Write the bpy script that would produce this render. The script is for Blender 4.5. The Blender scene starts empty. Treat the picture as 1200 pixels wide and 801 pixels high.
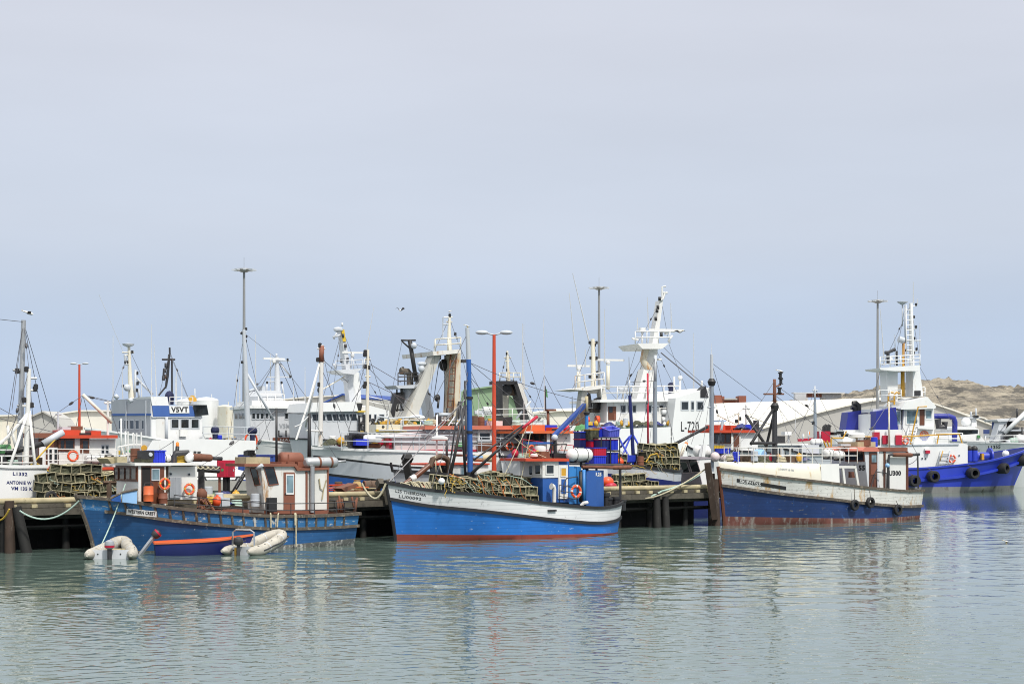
import bpy, bmesh, math, random
import numpy as np
from mathutils import Vector, Matrix
from mathutils.bvhtree import BVHTree
R = math.radians
SC = bpy.context.scene
COL = SC.collection
# ------------------------------------------------------------------ camera
CAMZ, FPX, CX, CY = 4.8, 2000.0, 600.0, 515.0      # eye height, focal length and horizon in photo pixels
cd = bpy.data.cameras.new('camera'); cam = bpy.data.objects.new('camera', cd); COL.objects.link(cam)
cam.location = (0, 0, CAMZ); cam.rotation_euler = (R(90), 0, 0)
cd.sensor_width = 36; cd.lens = 60; cd.sensor_fit = 'HORIZONTAL'; cd.shift_y = (CY - 400.5) / 1200
cd.clip_start = .5; cd.clip_end = 9000
SC.camera = cam
# ------------------------------------------------------------------ sky and sun
SUN_EL, SUN_AZ = R(52), R(148)                     # azimuth clockwise from +Y (the view direction): behind the right shoulder
w = bpy.data.worlds.new('World'); SC.world = w; w.use_nodes = True
nt = w.node_tree; nt.nodes.clear()
sky = nt.nodes.new('ShaderNodeTexSky'); sky.sky_type = 'NISHITA'; sky.sun_disc = False
sky.sun_elevation = SUN_EL; sky.sun_rotation = SUN_AZ; sky.air_density = 1.0; sky.dust_density = 1.5; sky.ozone_density = 2.0
bgs = nt.nodes.new('ShaderNodeBackground'); bgs.inputs[1].default_value = 0.05
nt.links.new(sky.outputs[0], bgs.inputs[0])
tc = nt.nodes.new('ShaderNodeTexCoord'); sep = nt.nodes.new('ShaderNodeSeparateXYZ')
nt.links.new(tc.outputs['Generated'], sep.inputs[0])
rmp = nt.nodes.new('ShaderNodeValToRGB'); rmp.color_ramp.interpolation = 'EASE'
def ramp_set(r, stops):
    e = r.color_ramp.elements
    while len(e) > 1: e.remove(e[0])
    e[0].position, e[0].color = stops[0][0], (*stops[0][1], 1)
    for p, c in stops[1:]:
        n = e.new(p); n.color = (*c, 1)
SKY_STOPS = [(0.0, (.44, .555, .765)), (.05, (.50, .60, .765)), (.13, (.60, .655, .76)), (.25, (.64, .67, .755)), (.4, (.95, .98, 1.01)), (1.0, (1.5, 1.5, 1.5))]
ramp_set(rmp, SKY_STOPS)
nt.links.new(sep.outputs[2], rmp.inputs[0])
nz = nt.nodes.new('ShaderNodeTexNoise'); nz.inputs['Scale'].default_value = 3.2; nz.inputs['Detail'].default_value = 5
mpw = nt.nodes.new('ShaderNodeMapping'); mpw.inputs['Scale'].default_value = (1, 1, 4.5)
nt.links.new(tc.outputs['Generated'], mpw.inputs[0]); nt.links.new(mpw.outputs[0], nz.inputs['Vector'])
mrw = nt.nodes.new('ShaderNodeMapRange'); mrw.inputs['From Min'].default_value = .3; mrw.inputs['From Max'].default_value = .7
mrw.inputs['To Min'].default_value = .955; mrw.inputs['To Max'].default_value = 1.035
nt.links.new(nz.outputs[0], mrw.inputs[0])
bgo = nt.nodes.new('ShaderNodeBackground')
nt.links.new(rmp.outputs[0], bgo.inputs[0])
nt.links.new(mrw.outputs[0], bgo.inputs[1])
add = nt.nodes.new('ShaderNodeMixShader'); add.inputs[0].default_value = .88
wo = nt.nodes.new('ShaderNodeOutputWorld')
nt.links.new(bgs.outputs[0], add.inputs[1]); nt.links.new(bgo.outputs[0], add.inputs[2]); nt.links.new(add.outputs[0], wo.inputs[0])
sl = bpy.data.lights.new('sun', 'SUN'); sl.energy = 3.2; sl.angle = R(5); sl.color = (1, .95, .87)
so = bpy.data.objects.new('sun', sl); COL.objects.link(so)
so.rotation_euler = Vector((-math.sin(SUN_AZ) * math.cos(SUN_EL), -math.cos(SUN_AZ) * math.cos(SUN_EL), -math.sin(SUN_EL))).to_track_quat('-Z', 'Y').to_euler()
SC.view_settings.view_transform = 'Standard'; SC.view_settings.look = 'None'
SC.view_settings.exposure = 0.18; SC.view_settings.gamma = 1; SC.view_settings.use_curve_mapping = False
SC.render.engine = 'CYCLES'
cy = SC.cycles
cy.max_bounces = 5; cy.diffuse_bounces = 2; cy.glossy_bounces = 3; cy.transmission_bounces = 3; cy.transparent_max_bounces = 8
cy.use_denoising = True; cy.filter_width = 1.05; cy.caustics_reflective = False; cy.caustics_refractive = False
random.seed(7)
rnd = random.Random(11)

# ------------------------------------------------------------------ materials
MATS = {}
def srgb(r, g, b):
    return tuple((c / 255 / 12.92) if c / 255 <= .04045 else ((c / 255 + .055) / 1.055) ** 2.4 for c in (r, g, b))
def paint(name, col, rough=.5, metal=0, var=.12, wear=0, wearcol=(.16, .07, .03), streak=True, scale=1.0, bump=0.0, wear2=0, wear2col=(.5, .5, .48), planks=0):
    """weathered paint: base colour + broad tone variation + streaky wear (rust or bare wood) with a shape of its own"""
    if name in MATS: return MATS[name]
    m = bpy.data.materials.new(name); m.use_nodes = True; MATS[name] = m
    n = m.node_tree; b = n.nodes['Principled BSDF']; L = n.links
    b.inputs['Roughness'].default_value = rough; b.inputs['Metallic'].default_value = metal
    t = n.nodes.new('ShaderNodeTexCoord')
    def noise(sc, det=4, mscale=None, rough_=.6, off=0):
        x = n.nodes.new('ShaderNodeTexNoise'); x.inputs['Scale'].default_value = sc; x.inputs['Detail'].default_value = det; x.inputs['Roughness'].default_value = rough_
        mp = n.nodes.new('ShaderNodeMapping'); mp.inputs['Scale'].default_value = mscale or (1, 1, 1); mp.inputs['Location'].default_value = (off, off * .7, off * .3)
        L.new(t.outputs['Object'], mp.inputs[0]); L.new(mp.outputs[0], x.inputs['Vector'])
        return x.outputs[0]
    def mapr(s, a, b_, c, d):
        x = n.nodes.new('ShaderNodeMapRange'); x.inputs['From Min'].default_value = a; x.inputs['From Max'].default_value = b_
        x.inputs['To Min'].default_value = c; x.inputs['To Max'].default_value = d; L.new(s, x.inputs[0]); return x.outputs[0]
    def mix(f, a, c, mode='MIX'):
        x = n.nodes.new('ShaderNodeMix'); x.data_type = 'RGBA'; x.blend_type = mode
        if isinstance(f, float): x.inputs[0].default_value = f
        else: L.new(f, x.inputs[0])
        for i, v in ((6, a), (7, c)):
            if isinstance(v, tuple): x.inputs[i].default_value = (*v, 1)
            else: L.new(v, x.inputs[i])
        return x.outputs[2]
    off = (hash_(name) % 97) * .37
    v = mapr(noise(.9 * scale, 5, (1, 1, .5) if streak else None, off=off), .3, .7, 0, 1)
    lo = tuple(c * (1 - var) for c in col); hi = tuple(min(.9, c * (1 + var)) for c in col)
    c = mix(v, lo, hi)
    if planks:
        wv = n.nodes.new('ShaderNodeTexWave'); wv.bands_direction = 'Z'; wv.inputs['Scale'].default_value = planks; wv.inputs['Distortion'].default_value = .6; wv.inputs['Detail Scale'].default_value = .3
        L.new(t.outputs['Object'], wv.inputs[0])
        c = mix(mapr(wv.outputs[1], 0, .12, .28, 0), c, tuple(x * .35 for x in col))
    if wear2:
        f2 = mapr(noise(3.1 * scale, 6, (1, 1, 2.2), .7, off + 5), .665 - wear2 * .42, .70 - wear2 * .42, 0, .85)
        c = mix(f2, c, wear2col)
    if wear:
        f = mapr(noise(2.3 * scale, 6, (1, 1, .28) if streak else None, .68, off + 9), .675 - wear * .36, .79 - wear * .34, 0, .9)
        c = mix(f, c, wearcol)
    L.new(c, b.inputs['Base Color'])
    if bump:
        bp = n.nodes.new('ShaderNodeBump'); bp.inputs['Strength'].default_value = .5; bp.inputs['Distance'].default_value = bump
        L.new(noise(6 * scale, 5), bp.inputs['Height']); L.new(bp.outputs[0], b.inputs['Normal'])
    return m
def hash_(s):
    h = 0
    for ch in s: h = (h * 131 + ord(ch)) % 1000003
    return h
def emit(name, col, st):
    m = bpy.data.materials.new(name); m.use_nodes = True; b = m.node_tree.nodes['Principled BSDF']
    b.inputs['Emission Color'].default_value = (*col, 1); b.inputs['Emission Strength'].default_value = st; MATS[name] = m; return m
def glassy(name, col, rough=.08):
    if name in MATS: return MATS[name]
    m = bpy.data.materials.new(name); m.use_nodes = True; b = m.node_tree.nodes['Principled BSDF']
    n = m.node_tree
    t = n.nodes.new('ShaderNodeTexCoord'); x = n.nodes.new('ShaderNodeTexNoise'); x.inputs['Scale'].default_value = 1.4
    n.links.new(t.outputs['Object'], x.inputs['Vector'])
    r = n.nodes.new('ShaderNodeValToRGB'); ramp_set(r, [(.35, tuple(c * .5 for c in col)), (.65, tuple(c * 1.5 for c in col))])
    n.links.new(x.outputs[0], r.inputs[0]); n.links.new(r.outputs[0], b.inputs['Base Color'])
    b.inputs['Roughness'].default_value = rough; b.inputs['IOR'].default_value = 1.5; b.inputs['Specular IOR Level'].default_value = .55
    MATS[name] = m; return m
RUST = (.17, .06, .022)
M = {}
def defmats():
    P = paint
    M['white'] = P('white_paint', (.70, .70, .68), .45, var=.06, wear=.10, wearcol=(.42, .27, .14))
    M['white_rust'] = P('white_paint_rusty', (.66, .65, .62), .5, var=.08, wear=.34, wearcol=(.36, .2, .08))
    M['cream'] = P('cream_paint', (.68, .645, .545), .5, var=.08, wear=.25, wearcol=(.48, .3, .1))
    M['whitewash'] = P('whitewashed_wood', (.60, .60, .57), .6, var=.1, wear=.36, wearcol=(.42, .25, .075), wear2=.20, wear2col=(.3, .3, .28), planks=1.6)
    M['grey'] = P('grey_paint', (.30, .32, .35), .5, var=.08, wear=.12)
    M['lgrey'] = P('light_grey_paint', (.47, .50, .54), .5, var=.07, wear=.1, wearcol=(.3, .25, .2))
    M['shipwhite'] = P('ship_white_paint', (.74, .75, .75), .42, var=.04, wear=.08, wearcol=(.5, .42, .3))
    M['shipgrey'] = P('ship_grey_white_paint', (.56, .58, .61), .45, var=.05, wear=.08, wearcol=(.4, .33, .26))
    M['black'] = P('black_paint', (.018, .018, .02), .5, var=.3, wear=.1, wearcol=(.08, .06, .05))
    M['tyre'] = P('tyre_rubber', (.016, .016, .018), .7, var=.3, scale=6, wear=.2, wearcol=(.06, .06, .06), streak=False)
    M['polegrey'] = P('light_mast_grey', (.25, .255, .26), .5, .2, var=.1)
    M['funnelblue'] = P('dark_funnel_blue', (.018, .026, .24), .4, var=.1)
    M['steel'] = P('galvanised_steel', (.42, .43, .44), .42, .6, var=.15, wear=.15)
    M['pipe'] = P('grey_mast_paint', (.26, .30, .35), .45, .1, var=.1)
    M['dark'] = P('dark_interior', (.012, .012, .013), .8, var=.3)
    M['darksteel'] = P('dark_steel', (.05, .05, .055), .5, .3, var=.2, wear=.2)
    M['rust'] = P('rusty_steel', (.16, .062, .035), .8, var=.3, wear=.3, wearcol=(.07, .03, .02), scale=2, bump=.01)
    M['rustbrown'] = P('brown_rust_paint', (.21, .075, .045), .65, var=.2, wear=.15, wearcol=(.08, .05, .04), scale=1.5)
    M['wood'] = P('weathered_brown_wood', (.09, .055, .035), .75, var=.35, wear=.3, wearcol=(.2, .17, .13), scale=2)
    M['varnish'] = P('varnished_wood', (.12, .042, .022), .4, var=.25, scale=2)
    M['rail'] = P('worn_timber_rail', (.085, .07, .055), .75, var=.3, wear=.4, wearcol=(.24, .21, .16), streak=False, scale=2)
    M['red'] = P('red_orange_paint', (.52, .06, .022), .45, var=.12, wear=.08, wearcol=(.25, .06, .03))
    M['orange'] = P('orange_paint', (.62, .13, .04), .45, var=.1)
    M['ringorange'] = P('lifebuoy_orange', (.72, .085, .025), .4, var=.06)
    M['crimson'] = P('crimson_box_paint', (.42, .012, .04), .4, var=.08)
    M['yellow'] = P('yellow_paint', (.62, .42, .03), .45, var=.1, wear=.2)
    M['gold'] = P('ochre_paint', (.55, .30, .03), .45, var=.1)
    M['brightblue'] = P('bright_blue_paint', (.035, .20, .52), .45, var=.1, wear=.06, wearcol=(.02, .07, .2))
    M['blue'] = P('royal_blue_paint', (.022, .095, .34), .5, var=.1, wear=.06, wearcol=(.2, .25, .3))
    M['navy'] = P('navy_paint', (.012, .02, .12), .45, var=.15)
    M['tugblue'] = P('ultramarine_paint', (.022, .046, .42), .38, var=.1, wear=.05, wearcol=(.1, .1, .25))
    M['lblue'] = P('pale_blue_paint', (.25, .45, .72), .5, var=.1)
    M['plasticblue'] = P('blue_plastic', (.02, .04, .5), .4, var=.12)
    M['plum'] = P('violet_blue_plastic', (.12, .14, .62), .4, var=.1)
    M['green'] = P('green_net', (.06, .2, .07), .7, var=.3, scale=4)
    M['olive'] = P('olive_netting', (.058, .062, .036), .9, var=.6, scale=5, streak=False, wear=.35, wearcol=(.018, .02, .014), bump=.02, wear2=.2, wear2col=(.15, .14, .09))
    M['trapbar'] = P('trap_frame_wood', (.34, .31, .20), .8, var=.4, scale=5, streak=False, wear=.3, wearcol=(.12, .12, .07))
    M['rope'] = P('pale_rope', (.42, .38, .27), .9, var=.25, scale=8, streak=False)
    M['grope'] = P('sea_green_rope', (.36, .48, .42), .9, var=.2, scale=8)
    M['yrope'] = P('yellow_rope', (.55, .36, .05), .9, var=.2, scale=8)
    M['orope'] = P('orange_rope', (.6, .2, .06), .9, var=.2, scale=8)
    M['wire'] = P('rigging_wire', (.10, .10, .11), .5, .3, var=.1)
    M['antenna'] = P('antenna_white', (.55, .56, .57), .5, var=.05)
    M['rib'] = P('hypalon_grey', (.42, .395, .34), .6, var=.15, wear=.32, wearcol=(.20, .18, .15), streak=False, scale=2, wear2=.1, wear2col=(.6, .58, .5))
    M['skin'] = P('skin', (.42, .24, .16), .5, var=.05)
    M['overall'] = P('navy_overall', (.012, .016, .06), .8, var=.2, scale=6, streak=False)
    M['concrete'] = P('weathered_concrete', (.34, .33, .30), .85, var=.15, wear=.25, wearcol=(.16, .15, .13), bump=.01)
    M['plank'] = P('grey_pier_planks', (.085, .076, .06), .85, var=.3, wear=.35, wearcol=(.045, .04, .034), scale=2, streak=False)
    M['bullrail'] = P('bleached_timber_beam', (.40, .345, .215), .8, var=.2, wear=.25, wearcol=(.2, .17, .1), scale=2, streak=False)
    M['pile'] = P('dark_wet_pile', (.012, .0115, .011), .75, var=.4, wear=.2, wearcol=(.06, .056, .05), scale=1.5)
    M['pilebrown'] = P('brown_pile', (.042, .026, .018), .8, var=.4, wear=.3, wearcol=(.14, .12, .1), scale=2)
    M['roofcream'] = P('cream_roof_sheet', (.72, .70, .63), .6, var=.05, wear=.05, wearcol=(.5, .45, .36), scale=.15)
    M['wallgrey'] = P('grey_sheet_wall', (.40, .395, .375), .7, var=.05, wear=.05, wearcol=(.3, .29, .27), scale=.12)
    M['brick'] = P('red_brick_wall', (.27, .095, .06), .8, var=.15, scale=.3, wear=.2, wearcol=(.2, .08, .06))
    M['roofgreen'] = P('green_roof_sheet', (.22, .33, .20), .6, var=.06, scale=.2)
    M['pinkish'] = P('pale_pink_white_paint', (.62, .53, .53), .5, var=.06, wear=.1)
    M['amber'] = P('amber_lens', (.8, .22, .02), .3, var=.05)
    M['glass'] = glassy('window_glass', (.022, .028, .032))
    M['glassblue'] = glassy('window_glass_sky', (.16, .24, .28))
    M['chrome'] = P('stainless_tube', (.6, .6, .6), .2, .9, var=.05)
    M['sack'] = P('straw_sack', (.42, .30, .13), .9, var=.2, scale=5)
    M['feather'] = P('white_feather', (.7, .7, .68), .7, var=.05)
    M['darkfeather'] = P('dark_feather', (.05, .045, .045), .7, var=.2)
    M['letter'] = P('black_lettering', (.02, .02, .022), .6, var=.2)
    M['letterw'] = P('white_lettering', (.7, .7, .68), .6, var=.05)
    M['letterred'] = P('faded_red_lettering', (.4, .08, .06), .6, var=.1)
    M['canopyblue'] = P('blue_tarpaulin', (.02, .06, .26), .6, var=.25, scale=2)
defmats()
for nm, k in (('olive_netting', .45), ('trap_frame_wood', .35)):      # every trap has weathered its own way
    n_ = MATS[nm].node_tree; oi = n_.nodes.new('ShaderNodeObjectInfo'); hs = n_.nodes.new('ShaderNodeHueSaturation'); mr_ = n_.nodes.new('ShaderNodeMapRange'); mr_.inputs['To Min'].default_value = 1 - k; mr_.inputs['To Max'].default_value = 1 + k
    bs = n_.nodes['Principled BSDF']; src = bs.inputs['Base Color'].links[0].from_socket; n_.links.new(oi.outputs['Random'], mr_.inputs[0]); n_.links.new(mr_.outputs[0], hs.inputs['Value']); n_.links.new(src, hs.inputs['Color']); n_.links.new(hs.outputs[0], bs.inputs['Base Color'])

# ------------------------------------------------------------------ mesh builder
class MB:
    def __init__(s): s.v = []; s.f = []; s.m = 0; s.fm = []; s.fs = []
    def add(s, vs, fs, smooth=False, m=None):
        o = len(s.v); s.v += [Vector(p) for p in vs]
        for f in fs: s.f.append([i + o for i in f]); s.fm.append(s.m if m is None else m); s.fs.append(smooth)
        return s
    def box(s, c, d, rz=0, m=None):
        c = Vector(c); x, y, z = d[0] / 2, d[1] / 2, d[2] / 2
        pts = [Vector((a * x, b * y, e * z)) for e in (-1, 1) for a, b in ((-1, -1), (1, -1), (1, 1), (-1, 1))]
        if rz: Rm = Matrix.Rotation(rz, 3, 'Z'); pts = [Rm @ p for p in pts]
        return s.add([c + p for p in pts], [(3, 2, 1, 0), (4, 5, 6, 7), (0, 1, 5, 4), (1, 2, 6, 5), (2, 3, 7, 6), (3, 0, 4, 7)], m=m)
    def box2(s, a, b, m=None):
        a = Vector(a); b = Vector(b); return s.box((a + b) / 2, [abs(b[i] - a[i]) for i in range(3)], m=m)
    def prism(s, poly, vec, m=None):
        """closed polygon of 3D points pushed along vec"""
        n = len(poly); vec = Vector(vec); a = [Vector(p) for p in poly]; b = [p + vec for p in a]
        return s.add(a + b, [tuple(range(n))[::-1], tuple(range(n, 2 * n))] + [(i, (i + 1) % n, n + (i + 1) % n, n + i) for i in range(n)], m=m)
    def tube(s, pts, r, n=6, m=None, caps=True):
        pts = [Vector(p) for p in pts]; k = len(pts); rs = r if isinstance(r, (list, tuple)) else [r] * k
        vs = []; prev = None
        for i, p in enumerate(pts):
            t = (pts[min(i + 1, k - 1)] - pts[max(i - 1, 0)])
            if t.length < 1e-9: t = Vector((0, 0, 1))
            t.normalize()
            if prev is None:
                a = t.orthogonal().normalized()
            else:
                a = prev - t * prev.dot(t)
                a = a.normalized() if a.length > 1e-6 else t.orthogonal().normalized()
            prev = a; b = t.cross(a)
            vs += [p + (a * math.cos(2 * math.pi * j / n + math.pi / n) + b * math.sin(2 * math.pi * j / n + math.pi / n)) * rs[i] for j in range(n)]
        fs = [(i * n + j, i * n + (j + 1) % n, (i + 1) * n + (j + 1) % n, (i + 1) * n + j) for i in range(k - 1) for j in range(n)]
        s.add(vs, fs, n > 4, m)
        if caps: s.add(vs[:n], [tuple(range(n))[::-1]], False, m); s.add(vs[-n:], [tuple(range(n))], False, m)
        return s
    def bar(s, p, q, w, h=None, m=None):
        return s.tube([p, q], [max(w, h or w) * .7071] * 2, 4, m) if h is None or h == w else s._bar2(p, q, w, h, m)
    def _bar2(s, p, q, w, h, m):
        p, q = Vector(p), Vector(q); t = (q - p).normalized(); up = Vector((0, 0, 1))
        a = t.cross(up); a = a.normalized() if a.length > 1e-4 else Vector((1, 0, 0)); b = a.cross(t)
        c = [a * w / 2 + b * h / 2, -a * w / 2 + b * h / 2, -a * w / 2 - b * h / 2, a * w / 2 - b * h / 2]
        return s.prism([p + x for x in c], q - p, m)
    def lathe(s, o, axis, prof, n=12, m=None, smooth=True):
        """prof: (distance along axis, radius)"""
        o = Vector(o); t = Vector(axis).normalized(); a = t.orthogonal().normalized(); b = t.cross(a)
        vs = [o + t * d + (a * math.cos(2 * math.pi * j / n) + b * math.sin(2 * math.pi * j / n)) * max(r, 1e-4) for d, r in prof for j in range(n)]
        k = len(prof)
        s.add(vs, [(i * n + j, i * n + (j + 1) % n, (i + 1) * n + (j + 1) % n, (i + 1) * n + j) for i in range(k - 1) for j in range(n)], smooth, m)
        s.add(vs[:n], [tuple(range(n))[::-1]], False, m); s.add(vs[-n:], [tuple(range(n))], False, m)
        return s
    def ball(s, c, r, n=10, m=None):
        r = r if isinstance(r, (tuple, list)) else (r, r, r); c = Vector(c); k = max(4, n // 2 + 1); vs = []
        for i in range(k + 1):
            a = math.pi * i / k
            for j in range(n):
                b = 2 * math.pi * j / n
                vs.append(c + Vector((math.sin(a) * math.cos(b) * r[0], math.sin(a) * math.sin(b) * r[1], -math.cos(a) * r[2])))
        return s.add(vs, [(i * n + j, i * n + (j + 1) % n, (i + 1) * n + (j + 1) % n, (i + 1) * n + j) for i in range(k) for j in range(n)], True, m)
    def torus(s, c, nrm, Rr, r, n=20, k=8, m=None, m2=None, every=None):
        c = Vector(c); t = Vector(nrm).normalized(); a = Vector((0, 0, 1)) - t * t.z
        a = a.normalized() if a.length > 1e-4 else t.orthogonal().normalized(); b = t.cross(a); vs = []
        for i in range(n):
            A = 2 * math.pi * i / n; d = a * math.cos(A) + b * math.sin(A)
            for j in range(k):
                B = 2 * math.pi * j / k; vs.append(c + d * (Rr + r * math.cos(B)) + t * r * math.sin(B))
        for i in range(n):
            mm = m2 if (m2 is not None and every and i % every == 0) else m
            s.add([vs[((i + di) % n) * k + j] for di in (0, 1) for j in range(k)], [(j, (j + 1) % k, k + (j + 1) % k, k + j) for j in range(k)], True, mm)
        return s
    def bvh(s):
        if not hasattr(s, '_b'): s._b = BVHTree.FromPolygons([tuple(p) for p in s.v], s.f)
        return s._b
    def build(s, name, mats, parent=None, label=None, kind=None):
        me = bpy.data.meshes.new(name); me.from_pydata([tuple(p) for p in s.v], [], s.f)
        if not isinstance(mats, (list, tuple)): mats = [mats]
        for m in mats: me.materials.append(M[m] if isinstance(m, str) else m)
        me.polygons.foreach_set('material_index', [min(i, len(mats) - 1) for i in s.fm]); me.polygons.foreach_set('use_smooth', s.fs)
        me.update()
        bm = bmesh.new(); bm.from_mesh(me); bmesh.ops.remove_doubles(bm, verts=bm.verts, dist=1e-5); bmesh.ops.recalc_face_normals(bm, faces=bm.faces)
        for e in bm.edges:
            if len(e.link_faces) == 2 and e.calc_face_angle(0) > .7: e.smooth = False
        bm.to_mesh(me); bm.free()
        o = bpy.data.objects.new(name, me); COL.objects.link(o)
        if parent is not None: o.parent = parent
        if label: o['label'] = label
        if kind: o['kind'] = kind
        return o

def tag(o, label, cat, group=None):
    o['label'] = label; o['category'] = cat
    if group: o['group'] = group
    return o
def P(px, py, Y): return Vector(((px - CX) * Y / FPX, Y, CAMZ - (py - CY) * Y / FPX))
def W(px, Y, z=0): return Vector(((px - CX) * Y / FPX, Y, z))

REG = []
def find(sub): return [t for t in REG if sub in t.root['label']][0]
class Thing:
    """an Empty at the thing's base with its own axes: x along, y away from the viewer, z up"""
    def __init__(s, name, label, cat, O, th=0, group=None):
        s.O = Vector(O); s.th = th; REG.append(s)
        s.root = bpy.data.objects.new(name, None); COL.objects.link(s.root)
        s.root.location = s.O; s.root.rotation_euler = (0, 0, th); s.root.empty_display_size = .3
        tag(s.root, label, cat, group)
        s.Ri = Matrix.Rotation(-th, 3, 'Z'); s.c = s.Ri @ (Vector((0, 0, CAMZ)) - s.O)
    def ray(s, px, py): return s.Ri @ Vector(((px - CX) / FPX, 1, -(py - CY) / FPX))
    def hit(s, px, py, p0, n):
        d = s.ray(px, py); n = Vector(n); return s.c + d * ((Vector(p0) - s.c).dot(n) / d.dot(n))
    def q(s, px, py, t=0): return s.hit(px, py, (0, t, 0), (0, 1, 0))
    def qs(s, px, py, x): return s.hit(px, py, (x, 0, 0), (1, 0, 0))
    def qz(s, px, py, z): return s.hit(px, py, (0, 0, z), (0, 0, 1))
    def l2w(s, p): return Matrix.Rotation(s.th, 3, 'Z') @ Vector(p) + s.O
    def w2l(s, p): return s.Ri @ (Vector(p) - s.O)
    def part(s, name, mb, mats, parent=None, label=None):
        return mb.build(name, mats, parent or s.root, label)
    def poly(s, pts, t): return [s.q(x, y, t) for x, y in pts]
    def block(s, pts, t0, t1, mats, name=None, parent=None, m=None):
        """outline seen in the plane y=t0, given real depth back to t1"""
        mb = MB(); mb.prism(s.poly(pts, t0), (0, t1 - t0, 0), m)
        if name: return s.part(name, mb, mats, parent)
        return mb
    def tube(s, pts, r, mats, name, t=0, n=6, parent=None):
        mb = MB(); mb.tube([s.q(p[0], p[1], p[2] if len(p) > 2 else t) for p in pts], r, n); return s.part(name, mb, mats, parent)

# lettering: glyph outlines from Blender's own font, laid on the surface they are painted on
_TX = {}
def glyphs(txt, bold=.0, sp=1.0):
    k = (txt, bold, sp)
    if k not in _TX:
        c = bpy.data.curves.new('t', 'FONT'); c.body = txt; c.resolution_u = 2; c.offset = bold; c.space_character = sp
        o = bpy.data.objects.new('t', c); COL.objects.link(o)
        me = o.to_mesh(); vs = np.array([v.co[:2] for v in me.vertices]); fs = [tuple(p.vertices) for p in me.polygons]
        o.to_mesh_clear(); bpy.data.objects.remove(o); bpy.data.curves.remove(c)
        mn = vs.min(0); mx = vs.max(0); vs = (vs - mn) / np.maximum(mx - mn, 1e-6)
        _TX[k] = (vs, fs)
    return _TX[k]
def lettering(T, txt, quad, targets, mats='letter', parent=None, off=.012, name='lettering', bold=.02, sp=1.05):
    """quad: photo corners top-left, top-right, bottom-right, bottom-left; targets: mesh builders it is painted on"""
    vs, fs = glyphs(txt, bold, sp); tl, tr, br, bl = [np.array(q, float) for q in quad]; out = []
    last = None
    for u, v in vs:
        p = (bl * (1 - u) + br * u) * (1 - v) + (tl * (1 - u) + tr * u) * v
        d = T.ray(p[0], p[1]).normalized(); best = None
        for mb in targets:
            if isinstance(mb, tuple):
                h = T.hit(p[0], p[1], mb[0], mb[1]); nn = Vector(mb[1]).normalized(); dist = (h - T.c).length
            else:
                h, nn, i, dist = mb.bvh().ray_cast(T.c, d)
            if h is not None and (best is None or dist < best[2]): best = (h, nn, dist)
        if best is None: best = (T.c + d * last, -d, last) if last else (T.c + d * 80, -d, 80)
        last = best[2]; n = best[1] if best[1].dot(d) < 0 else -best[1]
        out.append(best[0] + n * off)
    mb = MB(); mb.add(out, fs); return T.part(name, mb, mats, parent)

def window(T, quad, plane, pane='glass', frame=None, fw=.05, dep=.03, name='window', parent=None):
    """pane on a wall plane, with its frame as a sub-part; quad in photo pixels, clockwise from top-left"""
    p0, n = Vector(plane[0]), Vector(plane[1]).normalized()
    if n.dot(T.c - p0) < 0: n = -n
    pts = [T.hit(x, y, p0 + n * .004, n) for x, y in quad]
    mb = MB(); mb.prism(pts, n * (dep * .5)); o = T.part(name, mb, pane, parent)
    if frame:
        c = sum(pts, Vector()) / len(pts); mb = MB(); k = len(pts)
        inn = [p + (c - p).normalized() * .01 for p in pts]; out = [p + (p - c).normalized() * fw * 1.3 for p in pts]
        fr = [p + n * dep for p in inn]; fo = [p + n * dep for p in out]
        mb.add(inn + out + fr + fo, [f for i in range(k) for j in [(i + 1) % k] for f in ((2 * k + i, 2 * k + j, 3 * k + j, 3 * k + i), (3 * k + i, 3 * k + j, k + j, k + i), (i, j, 2 * k + j, 2 * k + i))])
        T.part('frame', mb, frame, o)
    return o
def rect(x0, y0, x1, y1): return [(x0, y0), (x1, y0), (x1, y1), (x0, y1)]

def railing(T, pts, h, rails=(.5, 1.0), step=1.1, r=.022, mats='white', name='railing', parent=None, lean=None):
    """posts and rails over a polyline of local deck points"""
    mb = MB(); up = Vector((0, 0, 1)); pts = [Vector(p) for p in pts]
    for f in rails: mb.tube([p + up * h * f for p in pts], r, 5)
    for a, b in zip(pts, pts[1:]):
        n = max(1, round((b - a).length / step))
        for i in range(n + 1): mb.tube([a.lerp(b, i / n), a.lerp(b, i / n) + up * h], r, 5)
    return T.part(name, mb, mats, parent)
def ladder(T, a, b, wdt, mats='white', name='ladder', axis=(1, 0, 0), step=.3, r=.02, parent=None):
    a, b, x = Vector(a), Vector(b), Vector(axis) * wdt / 2; mb = MB()
    mb.tube([a - x, b - x], r, 5); mb.tube([a + x, b + x], r, 5); n = max(2, int((b - a).length / step))
    for i in range(1, n): p = a.lerp(b, i / n); mb.tube([p - x, p + x], r * .8, 4)
    return T.part(name, mb, mats, parent)
def catmull(pts, x):
    xs = [p[0] for p in pts]; ys = [p[1] for p in pts]
    if x <= xs[0]: return ys[0]
    if x >= xs[-1]: return ys[-1]
    i = max(k for k in range(len(xs) - 1) if xs[k] <= x)
    def sl(j):
        a, b = max(j - 1, 0), min(j + 1, len(xs) - 1); return (ys[b] - ys[a]) / (xs[b] - xs[a])
    h = xs[i + 1] - xs[i]; t = (x - xs[i]) / h
    return (2 * t ** 3 - 3 * t * t + 1) * ys[i] + (t ** 3 - 2 * t * t + t) * h * sl(i) + (-2 * t ** 3 + 3 * t * t) * ys[i + 1] + (t ** 3 - t * t) * h * sl(i + 1)
def sag(a, b, d, n=10):
    a, b = Vector(a), Vector(b); return [a.lerp(b, i / n) - Vector((0, 0, d * 4 * (i / n) * (1 - i / n))) for i in range(n + 1)]

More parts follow.
